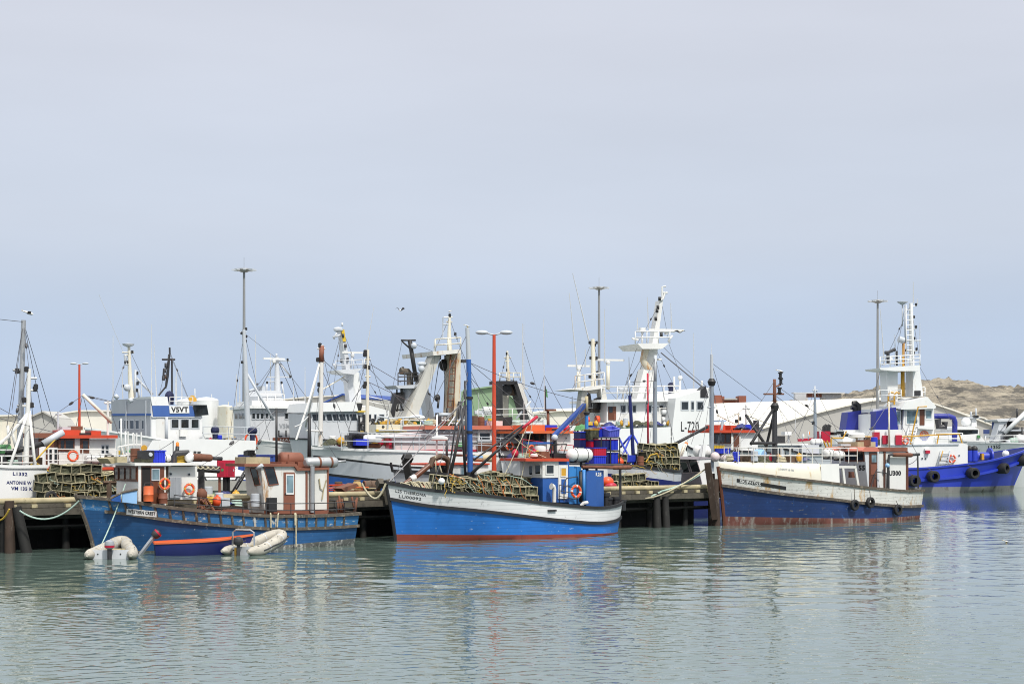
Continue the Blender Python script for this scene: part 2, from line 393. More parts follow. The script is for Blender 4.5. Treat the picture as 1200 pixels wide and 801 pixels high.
class Hull:
    """lofted hull; f=0 stem, f=1 stern; x runs from the left end of the boat to the right end"""
    def __init__(s, T, L, half, sheer, bow_over, stern_over=0, fe=.45, pe=2.0, fa=.6, tr=.7, pa=2.0, few=.55, pew=1.6, trw=.55, flip=False, draft=.7, bowpow=1.3):
        s.T, s.L, s.half, s.sheer, s.bo, s.so, s.flip, s.draft, s.bp = T, L, half, sheer, bow_over, stern_over, flip, draft, bowpow
        s.a = (fe, pe, fa, tr, pa); s.wl = (few, pew, fa, trw, pa)
        n = 44; s.fs = [.5 * (1 - math.cos(math.pi * i / n)) for i in range(n + 1)]
        s.fs[0] = .0
    def plan(s, f, a):
        fe, pe, fa, tr, pa = a
        g = 1 - (1 - f / fe) ** pe if f < fe else 1.0
        if f > fa: g *= 1 - (1 - tr) * ((f - fa) / (1 - fa)) ** pa
        return max(g, .012)
    def zs(s, f): return catmull(s.sheer, f)
    def pt(s, f, z, side=-1, out=0):
        zt = s.zs(f); r = max(0, min(1.25, z / zt)); z0 = s.zs(0); rb = max(-.4, z / z0)
        bw, bd = s.plan(f, s.wl), s.plan(f, s.a)
        h = s.half * (bw + (bd - bw) * r ** .85)
        if z < 0: h *= 1 - .45 * (z / s.draft) ** 2
        x0 = -s.bo * (max(rb, 0) ** s.bp) + (.35 * s.bo * -min(rb, 0)); x1 = s.L + s.so * max(0, z / s.zs(1))
        x = x0 + (x1 - x0) * f
        if s.flip: x = s.L - x
        return Vector((x, side * (h + out), z))
    def zrow(s, spec, f):
        if isinstance(spec, (int, float)): return spec
        if callable(spec): return spec(f)
        return s.zs(f) + spec[1]
    def shell(s, rows, mats, bul=.6, deckmat=None, inner=None, thick=.09, name='hull'):
        """rows: [(height, band material index above)]; the last row is the top"""
        mb = MB(); n = len(s.fs); ids = {}
        for side in (-1, 1):
            for j, (sp, mi) in enumerate(rows):
                for i, f in enumerate(s.fs):
                    ids[side, j, i] = len(mb.v); mb.v.append(s.pt(f, s.zrow(sp, f), side))
        for j in range(len(rows) - 1):
            for i in range(n - 1):
                for side in (-1, 1):
                    mb.f.append([ids[side, j, i], ids[side, j, i + 1], ids[side, j + 1, i + 1], ids[side, j + 1, i]]); mb.fm.append(rows[j][1]); mb.fs.append(True)
            for i in (0, n - 1):
                mb.f.append([ids[-1, j, i], ids[1, j, i], ids[1, j + 1, i], ids[-1, j + 1, i]]); mb.fm.append(rows[j][1]); mb.fs.append(False)
        o = s.T.part(name, mb, mats); s.mb = mb
        # inner bulwark and deck
        db = MB(); top = rows[-1][0]; k = MB()
        zi = [s.zrow(top, f) for f in s.fs]
        for side in (-1, 1):
            vs = []
            for f, z in zip(s.fs, zi):
                a = s.pt(f, z, side); b = s.pt(f, z, side, -min(thick, abs(a.y) * .6)); c = s.pt(f, z - bul, side, -min(thick + .02, abs(a.y) * .6)); vs += [a, b, c]
            mbf = [(3 * i + q, 3 * i + q + 1, 3 * (i + 1) + q + 1, 3 * (i + 1) + q) for i in range(n - 1) for q in (0, 1)]
            k.add(vs, mbf, True)
        a = [s.pt(1, zi[-1], sd, -thick) for sd in (-1, 1)]; up = Vector((0, 0, -bul)); ex = Vector((-thick if not s.flip else thick, 0, 0))
        k.add([a[0] + ex, a[1] + ex, a[1] + up + ex, a[0] + up + ex], [(0, 1, 2, 3)])
        s.T.part('bulwark', k, inner or mats[-1], o)
        vs = []
        for f, z in zip(s.fs, zi):
            for sd in (-1, 1):
                p = s.pt(f, z - bul, sd); p.y *= .985; vs.append(p)
        db.add(vs, [(2 * i, 2 * i + 1, 2 * i + 3, 2 * i + 2) for i in range(n - 1)], False)
        s.T.part('deck', db, deckmat or 'plank', o)
        s.o = o; return o
    def strake(s, spec, w, h, mats, name='rubbing_strake', f0=0, f1=1, parent=None, dz=0, ends=True):
        mb = MB()
        for side in (-1, 1):
            fl = [f for f in s.fs if f0 <= f <= f1]; vs = []
            for f in fl:
                z = s.zrow(spec, f) + dz; a = s.pt(f, z, side)
                g = s.pt(min(f + .01, 1), z, side) - s.pt(max(f - .01, 0), z, side); g.z = 0; g.normalize()
                nn = Vector((g.y, -g.x, 0)); nn = nn if nn.y * side > 0 else -nn
                for o, e in ((-.03, -h / 2), (w, -h / 2), (w, h / 2), (-.03, h / 2)): vs.append(a + nn * o + Vector((0, 0, e)))
            mb.add(vs, [(4 * i + q, 4 * i + (q + 1) % 4, 4 * (i + 1) + (q + 1) % 4, 4 * (i + 1) + q) for i in range(len(fl) - 1) for q in range(4)], False)
        if ends and f1 >= 1:
            z = s.zrow(spec, 1) + dz; a, b = s.pt(1, z, -1, w * .5), s.pt(1, z, 1, w * .5); sg = -1 if s.flip else 1
            mb.box2(a + Vector((-.03 * sg, 0, -h / 2)), b + Vector((w * sg, 0, h / 2)))
        return s.T.part(name, mb, mats, parent)
# ================================================================== the setting
def water():
    m = bpy.data.materials.new('harbour_water'); m.use_nodes = True; n = m.node_tree; L = n.links; b = n.nodes['Principled BSDF']
    b.inputs['Base Color'].default_value = (.098, .142, .124, 1); b.inputs['Roughness'].default_value = .03; b.inputs['IOR'].default_value = 1.5
    g = n.nodes.new('ShaderNodeNewGeometry'); x = n.nodes.new('ShaderNodeTexNoise'); x.inputs['Scale'].default_value = 3.5; x.inputs['Detail'].default_value = 3
    L.new(g.outputs['Position'], x.inputs['Vector']); bp = n.nodes.new('ShaderNodeBump'); bp.inputs['Strength'].default_value = 1; bp.inputs['Distance'].default_value = .005
    L.new(x.outputs[0], bp.inputs['Height']); L.new(bp.outputs[0], b.inputs['Normal'])
    # real ripples: calm water by the boats, a breeze patch in the open water nearer the viewer
    def field(X, Y, lo, hi, num, slope, spread, seed):
        q = np.random.default_rng(seed); z = np.zeros_like(X)
        for i in range(num):
            lam = lo * (hi / lo) ** q.random(); k = 2 * np.pi / lam; a = q.normal(0, spread) + np.pi / 2
            z += np.float32(slope * np.sqrt(2 / num) / k) * np.sin(np.float32(k * np.cos(a)) * X + np.float32(k * np.sin(a)) * Y + np.float32(q.random() * 6.28))
        return z
    def height(X, Y):
        wob = 4.0 * np.sin(X * .11 + 1) + 2.2 * np.sin(X * .27 + Y * .1) + 1.2 * np.sin(X * .6 - Y * .3)
        t = np.clip((Y + wob - WATER[0]) / (WATER[1] - WATER[0]), 0, 1); calm = t * t * (3 - 2 * t)
        patch = .8 + .3 * np.sin(X * .21 + Y * .5) * np.sin(X * .09 - Y * .23 + 2)
        z = calm * (field(X, Y, .7, 2.8, 40, WATER[2], .7, 3) * (.6 + .55 * np.sin(X * .13 + Y * .31) ** 2) + field(X, Y, .5, .9, 16, .012, .9, 4))
        if calm.min() < 1: z += (1 - calm) * patch * (field(X, Y, .24, .62, 46, WATER[3], .85, 9) + field(X, Y, .6, 1.4, 14, .018, .8, 10))
        return z
    cos, qs, base = [], [], 0
    def patch_(x0, x1, y0, y1, st, edges):
        nonlocal base
        xs = np.linspace(x0, x1, int((x1 - x0) / st) + 1); ys = np.linspace(y0, y1, int((y1 - y0) / st) + 1); X, Y = [v.astype(np.float32) for v in np.meshgrid(xs, ys)]
        z = height(X, Y); e = np.minimum(X - x0, x1 - X)
        e = np.minimum(e, Y - y0) if edges == 'near' else np.minimum(e, y1 - Y); z *= np.clip(e / 4, 0, 1)
        nx, ny = len(xs), len(ys); i = (np.arange(ny - 1)[:, None] * nx + np.arange(nx - 1)[None, :]).reshape(-1)
        cos.append(np.stack([X, Y, z], -1).reshape(-1, 3)); qs.append(np.stack([i, i + 1, i + nx + 1, i + nx], -1) + base); base += nx * ny
    patch_(-30, 30, 25, 66, .05, 'near'); patch_(-48, 54, 66, 118, .115, 'far')
    B = 3500.0
    for xa, xb, ya, yb in ((-B, -30, -60, 66), (30, B, -60, 66), (-30, 30, -60, 25), (-B, -48, 66, 118), (54, B, 66, 118), (-B, B, 118, 6000)):
        cos.append(np.array([(xa, ya, 0), (xb, ya, 0), (xb, yb, 0), (xa, yb, 0)], np.float32)); qs.append(np.array([[0, 1, 2, 3]]) + base); base += 4
    co = np.concatenate(cos); quads = np.concatenate(qs)
    me = bpy.data.meshes.new('water'); me.vertices.add(len(co)); me.vertices.foreach_set('co', co.astype(np.float32).reshape(-1)); me.loops.add(quads.size); me.loops.foreach_set('vertex_index', quads.reshape(-1).astype(np.int32))
    me.polygons.add(len(quads)); me.polygons.foreach_set('loop_start', np.arange(0, quads.size, 4, dtype=np.int32)); me.polygons.foreach_set('loop_total', np.full(len(quads), 4, np.int32)); me.polygons.foreach_set('use_smooth', np.ones(len(quads), bool))
    me.update(calc_edges=True); me.materials.append(m); ob = bpy.data.objects.new('water', me); COL.objects.link(ob); ob['kind'] = 'structure'
WATER = (49, 57, .030, .054)                      # where the breeze patch ends, where calm water begins, slopes of the two
water()
def structure(name, mb, m): return mb.build(name, m, kind='structure')
# the harbour bed keeps the sheet of water from being the only ground
mb = MB(); mb.add([(-3000, -60, -8), (3000, -60, -8), (3000, 6000, -8), (-3000, 6000, -8)], [(0, 1, 2, 3)]); structure('ground', mb, M['pile'])

# ---- far shore and rocky hills
def hills():
    m = bpy.data.materials.new('rocky_hillside'); m.use_nodes = True; n = m.node_tree; L = n.links; b = n.nodes['Principled BSDF']; b.inputs['Roughness'].default_value = .95
    g = n.nodes.new('ShaderNodeNewGeometry')
    def nse(sc, det, ms=(1, 1, 1), rough=.6):
        mp = n.nodes.new('ShaderNodeMapping'); mp.inputs['Scale'].default_value = ms; mp.inputs['Rotation'].default_value = (0, .35, .3)
        x = n.nodes.new('ShaderNodeTexNoise'); x.inputs['Scale'].default_value = sc; x.inputs['Detail'].default_value = det; x.inputs['Roughness'].default_value = rough
        L.new(g.outputs['Position'], mp.inputs[0]); L.new(mp.outputs[0], x.inputs['Vector']); return x.outputs[0]
    r = n.nodes.new('ShaderNodeValToRGB'); ramp_set(r, [(.36, (.12, .11, .097)), (.44, (.24, .215, .175)), (.52, (.40, .35, .27)), (.66, (.53, .47, .37))])
    L.new(nse(.09, 10, (1, .6, 3.2), .78), r.inputs[0])
    r2 = n.nodes.new('ShaderNodeValToRGB'); ramp_set(r2, [(.50, (0, 0, 0)), (.57, (1, 1, 1))]); L.new(nse(.11, 9, (.8, .5, 2.6), .72), r2.inputs[0])
    mx = n.nodes.new('ShaderNodeMix'); mx.data_type = 'RGBA'; L.new(r2.outputs[0], mx.inputs[0]); L.new(r.outputs[0], mx.inputs[6]); mx.inputs[7].default_value = (.125, .115, .098, 1)
    L.new(mx.outputs[2], b.inputs['Base Color'])
    bp = n.nodes.new('ShaderNodeBump'); bp.inputs['Strength'].default_value = 1; bp.inputs['Distance'].default_value = 2.2; L.new(nse(.3, 9, (1, 1, 2), .75), bp.inputs['Height']); L.new(bp.outputs[0], b.inputs['Normal'])
    prof = [(560, 500), (700, 489), (790, 478), (850, 475), (874, 469.5), (900, 467), (925, 467.5), (943, 469), (965, 465), (985, 460), (1005, 455), (1023, 450.5), (1045, 446), (1062, 444.5), (1080, 442.7), (1095, 441.7), (1104, 442), (1114, 444.5), (1126, 449), (1137, 453.5), (1144, 453), (1152, 451.5), (1168, 450), (1184, 452), (1200, 453), (1230, 449), (1270, 455), (1330, 470), (1420, 490), (1500, 505)]
    from mathutils import noise as mn
    Yc = 640; nx, ny = 620, 90; mb = MB(); vs = []
    for j in range(ny):
        v = j / (ny - 1); Y = 430 + v * 420
        for i in range(nx):
            px = 560 + (1500 - 560) * i / (nx - 1); X = (px - CX) * Yc / FPX
            top = CAMZ - (catmull(prof, px) - CY) * Yc / FPX
            k = 1 - abs((Y - Yc) / 215) ** 1.7 if Y < Yc else 1 - ((Y - Yc) / 215) ** 2
            q = Vector((X * .02, Y * .02, 0))
            kk = min(1, max(k, 0) + .1); z = top * max(0, k) ** .8
            z += (mn.ridged_multi_fractal(q * 2.2, .9, 2.1, 7, 1.0, 2.0) - 1.1) * (1.8 if abs(Y - Yc) > 14 else .8) * kk
            z += (abs(mn.noise(q * 5)) * 1.6 + (.9 - abs(mn.noise(q * 11 + Vector((3, 1, 0)))) * 2.2)) * kk * (1 if abs(Y - Yc) > 14 else .6) - 2.6 * kk
            vs.append((X * (Y / Yc) ** .25, Y, max(z - (1 - max(k, 0)) * 2, -3)))
    mb.add(vs, [(j * nx + i, j * nx + i + 1, (j + 1) * nx + i + 1, (j + 1) * nx + i) for j in range(ny - 1) for i in range(nx - 1)], True)
    structure('hills', mb, m)
hills()
# reclaimed land behind the quays carries the sheds
mb = MB(); mb.box2((-420, 205, -6), (420, 640, 1.7)); structure('land', mb, M['concrete'])

# ---- sheds and buildings ashore
def shed(name, label, px0, px1, Y, eave, ridge, depth, th, roof, wall, profile=None, cat='warehouse', extra=None):
    """gabled or arched shed; px0..px1 is the gable seen from the water, depth runs away along th"""
    a, b = W(px0, Y), W(px1, Y); Wd = (b - a).length
    T = Thing(name, label, cat, (a.x, a.y, 1.7), 0)
    dirv = Vector((math.sin(th), math.cos(th), 0)) * depth
    ze = CAMZ - (eave - CY) * Y / FPX - 1.7; zr = CAMZ - (ridge - CY) * Y / FPX - 1.7
    pr = profile or [(0, 0), (.5, 1), (1, 0)]
    pts = [Vector((u * Wd, 0, ze + (zr - ze) * v)) for u, v in pr]
    mb = MB(); mb.prism([Vector((0, 0, 0))] + pts + [Vector((Wd, 0, 0))], dirv); T.part('wall', mb, wall)
    rb = MB(); e = dirv.normalized() * .5
    for p, q in zip(pts, pts[1:]):
        n = Vector((-(q - p).z, 0, (q - p).x)).normalized() * .18
        d = (q - p).normalized()
        rb.prism([p + n * .1 - e, q + n * .1 - e + d * .02, q + n * 1.2 - e + d * .02, p + n * 1.2 - e], dirv + e * 2)
    T.part('roof', rb, roof)
    return T, Wd, ze, zr, dirv
arch = [(i / 14, math.sin(math.pi * i / 14) ** .75 if 0 < i < 14 else 0) for i in range(15)]
arch = [(0, 0), (.08, .19), (.16, .37), (.25, .55), (.35, .74), (.45, .9), (.55, 1), (.62, 1), (.70, .86), (.8, .6), (.9, .3), (1, 0)]
T, Wd, ze, zr, dv = shed('warehouse', 'huge warehouse with low curved cream roof and grey gable behind the tug', 890, 1172, 262, 503, 467, 108, R(-27), 'roofcream', 'wallgrey', arch)
shed('warehouse', 'long cream roofed shed behind the leftmost red wheelhouse boat and street lamp', 48, 205, 250, 497, 482, 40, R(8), 'roofcream', 'roofcream', [(0, .55), (.3, 1), (.8, 1), (1, .8)])
shed('warehouse', 'grey hip fronted shed behind the white mast at the left', 33, 77, 232, 512, 483, 5, R(5), 'wallgrey', 'wallgrey', [(0, .35), (.12, .8), (.42, 1), (.75, .72), (1, .1)])
shed('warehouse', 'yellowish cream shed at the far left edge', -70, 32, 240, 500, 487, 30, R(5), 'roofcream', 'cream', [(0, .4), (.5, .9), (1, 1)])
shed('warehouse', 'flat cream roofed shed behind the white ship with the round bridge front', 262, 420, 255, 486, 463, 40, R(10), 'roofcream', 'roofcream', [(0, .1), (.16, .55), (.6, .85), (1, 1)])
shed('blue_gabled_building', 'small building with dark blue gable behind the trawler funnel mast', 378, 412, 246, 474, 462.5, 20, R(20), 'canopyblue', 'wallgrey', [(0, 0), (.75, 1), (1, .6)], cat='building')
shed('warehouse', 'plain cream shed behind the red wheelhouse and the blue fish crates', 604, 712, 250, 492, 482, 40, R(4), 'roofcream', 'roofcream', [(0, .6), (.5, 1), (1, .9)])
T, Wd, ze, zr, dv = shed('green_building', 'tall green roofed building behind the double headed red street lamp', 541, 622, 236, 489, 453, 22, R(0), 'roofgreen', 'roofgreen', [(0, .2), (.02, .85), (.5, 1), (.62, .86), (1, 0)], cat='building')
wb = MB()
for i in range(5): wb.box((Wd * (.74 + .05 * i), -.06, ze * .72), (.5, .1, 1.5))
T.part('window', wb, 'glass')
lb = MB(); lb.box((Wd * .30, -.05, ze * 1.12), (2.2, .08, .5)); T.part('sign_board', lb, 'lgrey')
shed('warehouse', 'pale grey shed with sloping roof to the right of the tug wheelhouse', 1090, 1178, 300, 505, 478, 40, R(-10), 'roofcream', 'wallgrey', [(0, 1), (.7, .55), (1, 0)])
def ashore(T, x0, x1, y0, y1, Y, dep, mats, name='wall', dz=0):
    mb = MB(); a, b = P(x0, y0, Y), P(x1, y1, Y); mb.box2((a.x, Y + dz, b.z), (b.x, Y + dep + dz, a.z))
    for v in mb.v: v -= T.O
    return T.part(name, mb, mats)
T = Thing('brick_building', 'red brick block with a square corner tower on the low hill', 'building', W(850, 520, 8))
ashore(T, 831, 849, 464, 486, 520, 14, 'brick'); ashore(T, 849, 863, 468, 486, 520, 12, 'brick'); ashore(T, 866, 874.5, 463.5, 486, 522, 8, 'brick', 'tower')
ashore(T, 837, 846, 462.8, 464.2, 522, 5, 'brick', 'parapet'); ashore(T, 849, 864, 466.3, 468.2, 519, 14, 'wallgrey', 'roof'); ashore(T, 846, 867, 473, 490, 523, 9, 'brick', 'wing')
T = Thing('hilltop_building', 'long low flat roofed building with a red panel on the hill crest', 'building', W(960, 620, 18))
ashore(T, 930, 990, 459.4, 460.8, 632, 5, 'shipgrey', 'roof'); ashore(T, 947, 963, 461, 465, 634, 4, 'brick', 'wall'); ashore(T, 963, 986, 461.2, 470, 634, 4, 'shipgrey', 'wall'); ashore(T, 932, 947, 461, 470, 640, 4, 'shipgrey', 'wall')
for x0, x1, tp, Yt, c, lab in ((207, 238, 466, 214, 'shipwhite', 'broad white storage tank behind the blue banded wheelhouse'), (228, 256, 465, 208, 'shipwhite', 'white storage tank with domed top beside the cream tank'), (255, 272.5, 474, 206, 'cream', 'cream coloured storage tank with rounded top')):
    O = W((x0 + x1) / 2, Yt, 1.7); T = Thing('storage_tank', lab, 'storage tank', O, 0, 'storage tanks'); r = (x1 - x0) / 2 * Yt / FPX; h = P(0, tp, Yt).z - 1.7
    mb = MB(); mb.lathe((0, 0, 0), (0, 0, 1), [(0, r), (h - r * .30, r)], 28); T.part('shell', mb, c)
    mb = MB(); mb.lathe((0, 0, h - r * .30), (0, 0, 1), [(0, r * 1.01), (r * .12, r * .93), (r * .2, r * .7), (r * .28, r * .3), (r * .3, .05)], 28); mb.tube([(r * .5, -r * .4, r * .2 + h - r * .3), (r * .5, -r * .4, h + .35)], .05); T.part('roof', mb, c)

# ---- timber finger pier
PIER = Thing('timber_pier', 'dark timber piled pier with pale bull rail behind the moored boats', 'pier', W(15, 73), R(35)); PZ = 2.05
s1 = PIER.q(846, 600, 0).x; s0 = -22
mb = MB(); mb.box2((s0, .0, PZ - .18), (s1, 6, PZ)); PIER.part('deck', mb, 'plank')
mb = MB(); mb.box2((s0, -.16, PZ - .5), (s1, -.004, PZ - .2)); mb.box2((s0, .55, PZ - .7), (s1, .85, PZ - .2)); PIER.part('fascia_beam', mb, 'plank')
x = s0
while x < s1 - 2:                                     # bull rail laid along the deck edge in lengths
    x2 = min(x + rnd.uniform(5, 8), s1); gap = PIER.l2w(((x + x2) / 2, 0, 0)); mb = MB(); mb.tube([(x, .1, PZ + .12), (x2 - .12, .1, PZ + .12)], .14, 8); PIER.part('bull_rail', mb, 'bullrail'); x = x2
x = s0
while x < s1 - .3:
    mb = MB(); mb.box((x, -.02, PZ - .1), (.24, .3, .15)); PIER.part('deck_joist', mb, 'bullrail'); x += rnd.choice((.9, 1.0, 1.5))
mb = MB(); mb.box2((s0, 2.4, -1.5), (s1, 2.6, PZ - .2)); PIER.part('added_dark_bulkhead', mb, 'pile')  # added dark wall: stops light from the far side, keeps the underside black
mb = MB(); mb.tube([(s0, 1.2, .95), (s1, 1.2, .95)], .09, 6); mb.tube([(s0, .3, 1.05), (s1, .3, 1.05)], .06, 6); PIER.part('brace', mb, 'pile')
for i in range(27):
    x = s0 + 1 + i * 2.6 + rnd.uniform(-.3, .3)
    if x > s1 - .4: break
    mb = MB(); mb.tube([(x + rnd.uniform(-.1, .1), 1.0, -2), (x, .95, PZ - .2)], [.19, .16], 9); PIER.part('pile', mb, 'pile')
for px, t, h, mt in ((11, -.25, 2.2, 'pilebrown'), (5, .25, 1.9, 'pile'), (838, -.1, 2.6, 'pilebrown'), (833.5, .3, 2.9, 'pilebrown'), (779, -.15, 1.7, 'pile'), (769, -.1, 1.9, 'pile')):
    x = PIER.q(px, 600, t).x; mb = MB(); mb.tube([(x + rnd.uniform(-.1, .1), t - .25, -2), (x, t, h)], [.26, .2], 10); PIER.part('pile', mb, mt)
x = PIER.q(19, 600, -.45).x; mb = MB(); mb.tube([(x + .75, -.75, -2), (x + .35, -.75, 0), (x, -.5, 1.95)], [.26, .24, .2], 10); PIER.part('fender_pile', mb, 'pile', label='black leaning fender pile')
def plank_post(px0, y0, px1, y1, wpx, t, mt, T=PIER, name='mooring_post'):
    mb = MB(); a = T.q(px0, y0, t); b = T.q(px1, y1, t); b = a + (b - a) * 1.0; mb.bar(a, b, .34, .34); return T.part(name, mb, mt)
plank_post(829, 542, 838, 608, 6, -.5, 'pilebrown')
plank_post(452, 562, 457, 590, 5, -.35, 'plank'); plank_post(442, 566, 449, 566, 5, -.3, 'plank')
plank_post(475, 537, 480, 562, 5, 3.4, 'pile', name='bollard_post'); plank_post(472.5, 537, 482, 537, 5, 3.4, 'pile', name='bollard_cap')
# glimpsed boat beyond the piles
# ---- concrete quay behind
mb = MB(); a = W(205, 118); b = W(352, 118)
QUAY = Thing('concrete_quay', 'pale concrete quay carrying the white van and blue container', 'quay', W(205, 118), R(0))
mb.box2((0, 0, -3), (b.x - a.x, 16, 1.55)); QUAY.part('slab', mb, 'concrete')
mb = MB(); mb.box2((0, -.15, 1.3), (b.x - a.x, .25, 1.95)); QUAY.part('kerb_wall', mb, 'concrete')

# ---- lights on tall poles
def high_mast(px, top, Y, lab, lean=0):
    O = W(px, Y, 1.7); T = Thing('high_mast_light', lab, 'light mast', O, 0, 'high mast lights')
    h = P(0, top, Y).z - 1.7
    mb = MB(); mb.tube([(0, 0, 0), (0, 0, h)], [.25, .14], 10); T.part('pole', mb, 'polegrey')
    mb = MB(); mb.lathe((0, 0, h - .25), (0, 0, 1), [(0, .35), (.3, .95), (.42, .9), (.5, .2)], 14); T.part('head_ring', mb, 'polegrey')
    for k in range(8):
        a = k * math.pi / 4 + .2; mb = MB(); c = Vector((math.cos(a) * 1.12, math.sin(a) * 1.12, h + .02))
        mb.box(c, (.62, .34, .16), a); T.part('floodlight', mb, 'lgrey')
    mb = MB(); mb.tube([(0, 0, h), (0, 0, h + 1.5)], .025, 4); T.part('lightning_rod', mb, 'steel')
high_mast(286, 316.5, 200, 'tall grey light mast with ring of floodlights, highest of all, above the round fronted ship')
high_mast(702, 337.5, 235, 'tall grey light mast with ring of floodlights standing between the two trawler masts')
high_mast(1028.5, 353, 240, 'tall grey light mast with ring of floodlights close to the tug bridge')
def street_lamp(px, top, Y, base, lab, r=.1, kk=.112):
    O = W(px, Y, base); T = Thing('street_lamp', lab, 'street lamp', O, 0, 'red street lamps'); h = P(0, top, Y).z - base
    mb = MB(); mb.tube([(0, 0, 0), (0, 0, h)], [r * 1.25, r * .8], 10); T.part('pole', mb, 'red')
    for sg in (-1, 1):
        mb = MB(); k = kk; mb.tube([(0, 0, h - .02), (sg * k * 3.2, 0, h + k * .7)], k * .38, 6)
        T.part('arm', mb, 'lgrey')
        mb = MB(); c = Vector((sg * k * 5.6, 0, h + k * 1.0)); mb.ball(c, (k * 3.0, k * 1.3, k * 1.05), 12); T.part('lamp_head', mb, 'lgrey')
street_lamp(579, 392, 88, 2.05, 'red double headed street lamp, the taller one, rising behind the blue mast', .105)
street_lamp(93, 427, 128, 1.6, 'red double headed street lamp, the shorter one, behind the leftmost red wheelhouse', .10, .082)
# ================================================================== shared pieces
def house(T, pts, t0, t1, mats, name='wheelhouse', front=(0, -1), parent=None):
    """outline in photo pixels on the near wall; front = indices of the two corners of the bow-facing edge"""
    mb = MB(); pp = T.poly(pts, t0); mb.prism(pp, (0, t1 - t0, 0)); o = T.part(name, mb, mats, parent)
    p, q = pp[front[0]], pp[front[1]]; n = (q - p).cross(Vector((0, 1, 0)))
    return o, ((0, t0, 0), (0, 1, 0)), (p, n), pp, mb
def slab(T, pts, t0, t1, mats, name, parent=None): return T.block(pts, t0, t1, mats, name, parent)
def cyl_px(T, a, b, rpx, t, mats, name, n=14, ends=True, parent=None, bands=None):
    p, q = T.q(*a, t), T.q(*b, t); Y = T.l2w((p + q) / 2).y; r = rpx * Y / FPX; L = (q - p).length; mb = MB()
    pr = [(0, r * .55), (.03 * L, r * .85), (.1 * L, r), (.9 * L, r), (.97 * L, r * .85), (L, r * .55)] if ends else [(0, r), (L, r)]
    mb.lathe(p, q - p, pr, n); o = T.part(name, mb, mats, parent)
    if bands:
        for f in bands: b_ = MB(); b_.lathe(p.lerp(q, f), q - p, [(-.05, r * 1.03), (.05, r * 1.03)], n); T.part('strap', b_, 'rust', o)
    return o
def raft(T, a, b, rpx, t, mats='white', parent=None):
    """life raft canister lying in a cradle"""
    p, q = T.q(*a, t), T.q(*b, t); Y = T.l2w((p + q) / 2).y; r = rpx * Y / FPX; L = (q - p).length; mb = MB()
    mb.lathe(p, q - p, [(0, .02), (.02 * L, r * .55), (.09 * L, r * .9), (.16 * L, r), (.47 * L, r), (.48 * L, r * 1.05), (.52 * L, r * 1.05), (.53 * L, r), (.84 * L, r), (.91 * L, r * .9), (.98 * L, r * .55), (L, .02)], 18)
    o = T.part('liferaft_canister', mb, mats, parent); d = (q - p).normalized()
    k = MB()
    for f in (.28, .72):
        c = p.lerp(q, f); k.box(c - Vector((0, 0, r * 1.02)), (.12, r * 1.7, .12)); k.torus(c, d, r * 1.03, .018, 16, 5)
    T.part('cradle', k, 'darksteel', o); return o
def lifebuoy(px, py, T, t, rpx, label, bands='yellow', nrm=(0, 1, 0)):
    p = T.q(px, py, t); wpos = T.l2w(p); Rr = rpx * wpos.y / FPX; S = Thing('lifebuoy', label, 'lifebuoy', wpos, T.th, 'lifebuoys hung on the boats')
    mb = MB(); mb.torus((0, 0, 0), nrm, Rr * .8, Rr * .2, 24, 8, 0, 1, 6); S.part('ring', mb, ['ringorange', bands])
    mb = MB(); k = Rr * 1.03
    for i in range(4):
        a = math.pi / 4 + i * math.pi / 2; mb.tube([(math.cos(a + da) * k * (1 + .03), -.02, math.sin(a + da) * k) for da in (-.7, -.3, .3, .7)], .012, 4)
    S.part('grab_line', mb, 'rope'); return S
def tyre(px, py, T, t, rpx, label, rope=None, width=.2, group='tyre fenders', nrm=(0, 1, 0), mats='tyre'):
    p = T.q(px, py, t); wpos = T.l2w(p); Rr = rpx * wpos.y / FPX; S = Thing('tyre_fender', label, 'tyre fender', wpos, T.th, group)
    mb = MB(); prof = [(-width / 2, Rr * .55), (-width / 2, Rr * .9), (-width * .35, Rr), (width * .35, Rr), (width / 2, Rr * .9), (width / 2, Rr * .55), (0, Rr * .5), (-width / 2, Rr * .55)]
    n = 22; ax = Vector(nrm); a = Vector((0, 0, 1)); b = ax.cross(a); vs = [ax * d + (a * math.cos(2 * math.pi * j / n) + b * math.sin(2 * math.pi * j / n)) * r for d, r in prof for j in range(n)]
    mb.add(vs, [(i * n + j, i * n + (j + 1) % n, (i + 1) * n + (j + 1) % n, (i + 1) * n + j) for i in range(len(prof) - 1) for j in range(n)], True); S.part('tread', mb, mats)
    if rope:
        q = S.w2l(T.l2w(T.q(rope[0], rope[1], t + .05))); mb = MB(); mb.tube([(0, 0, Rr * .9), q], .02, 5); S.part('lanyard', mb, 'rail')
    return S
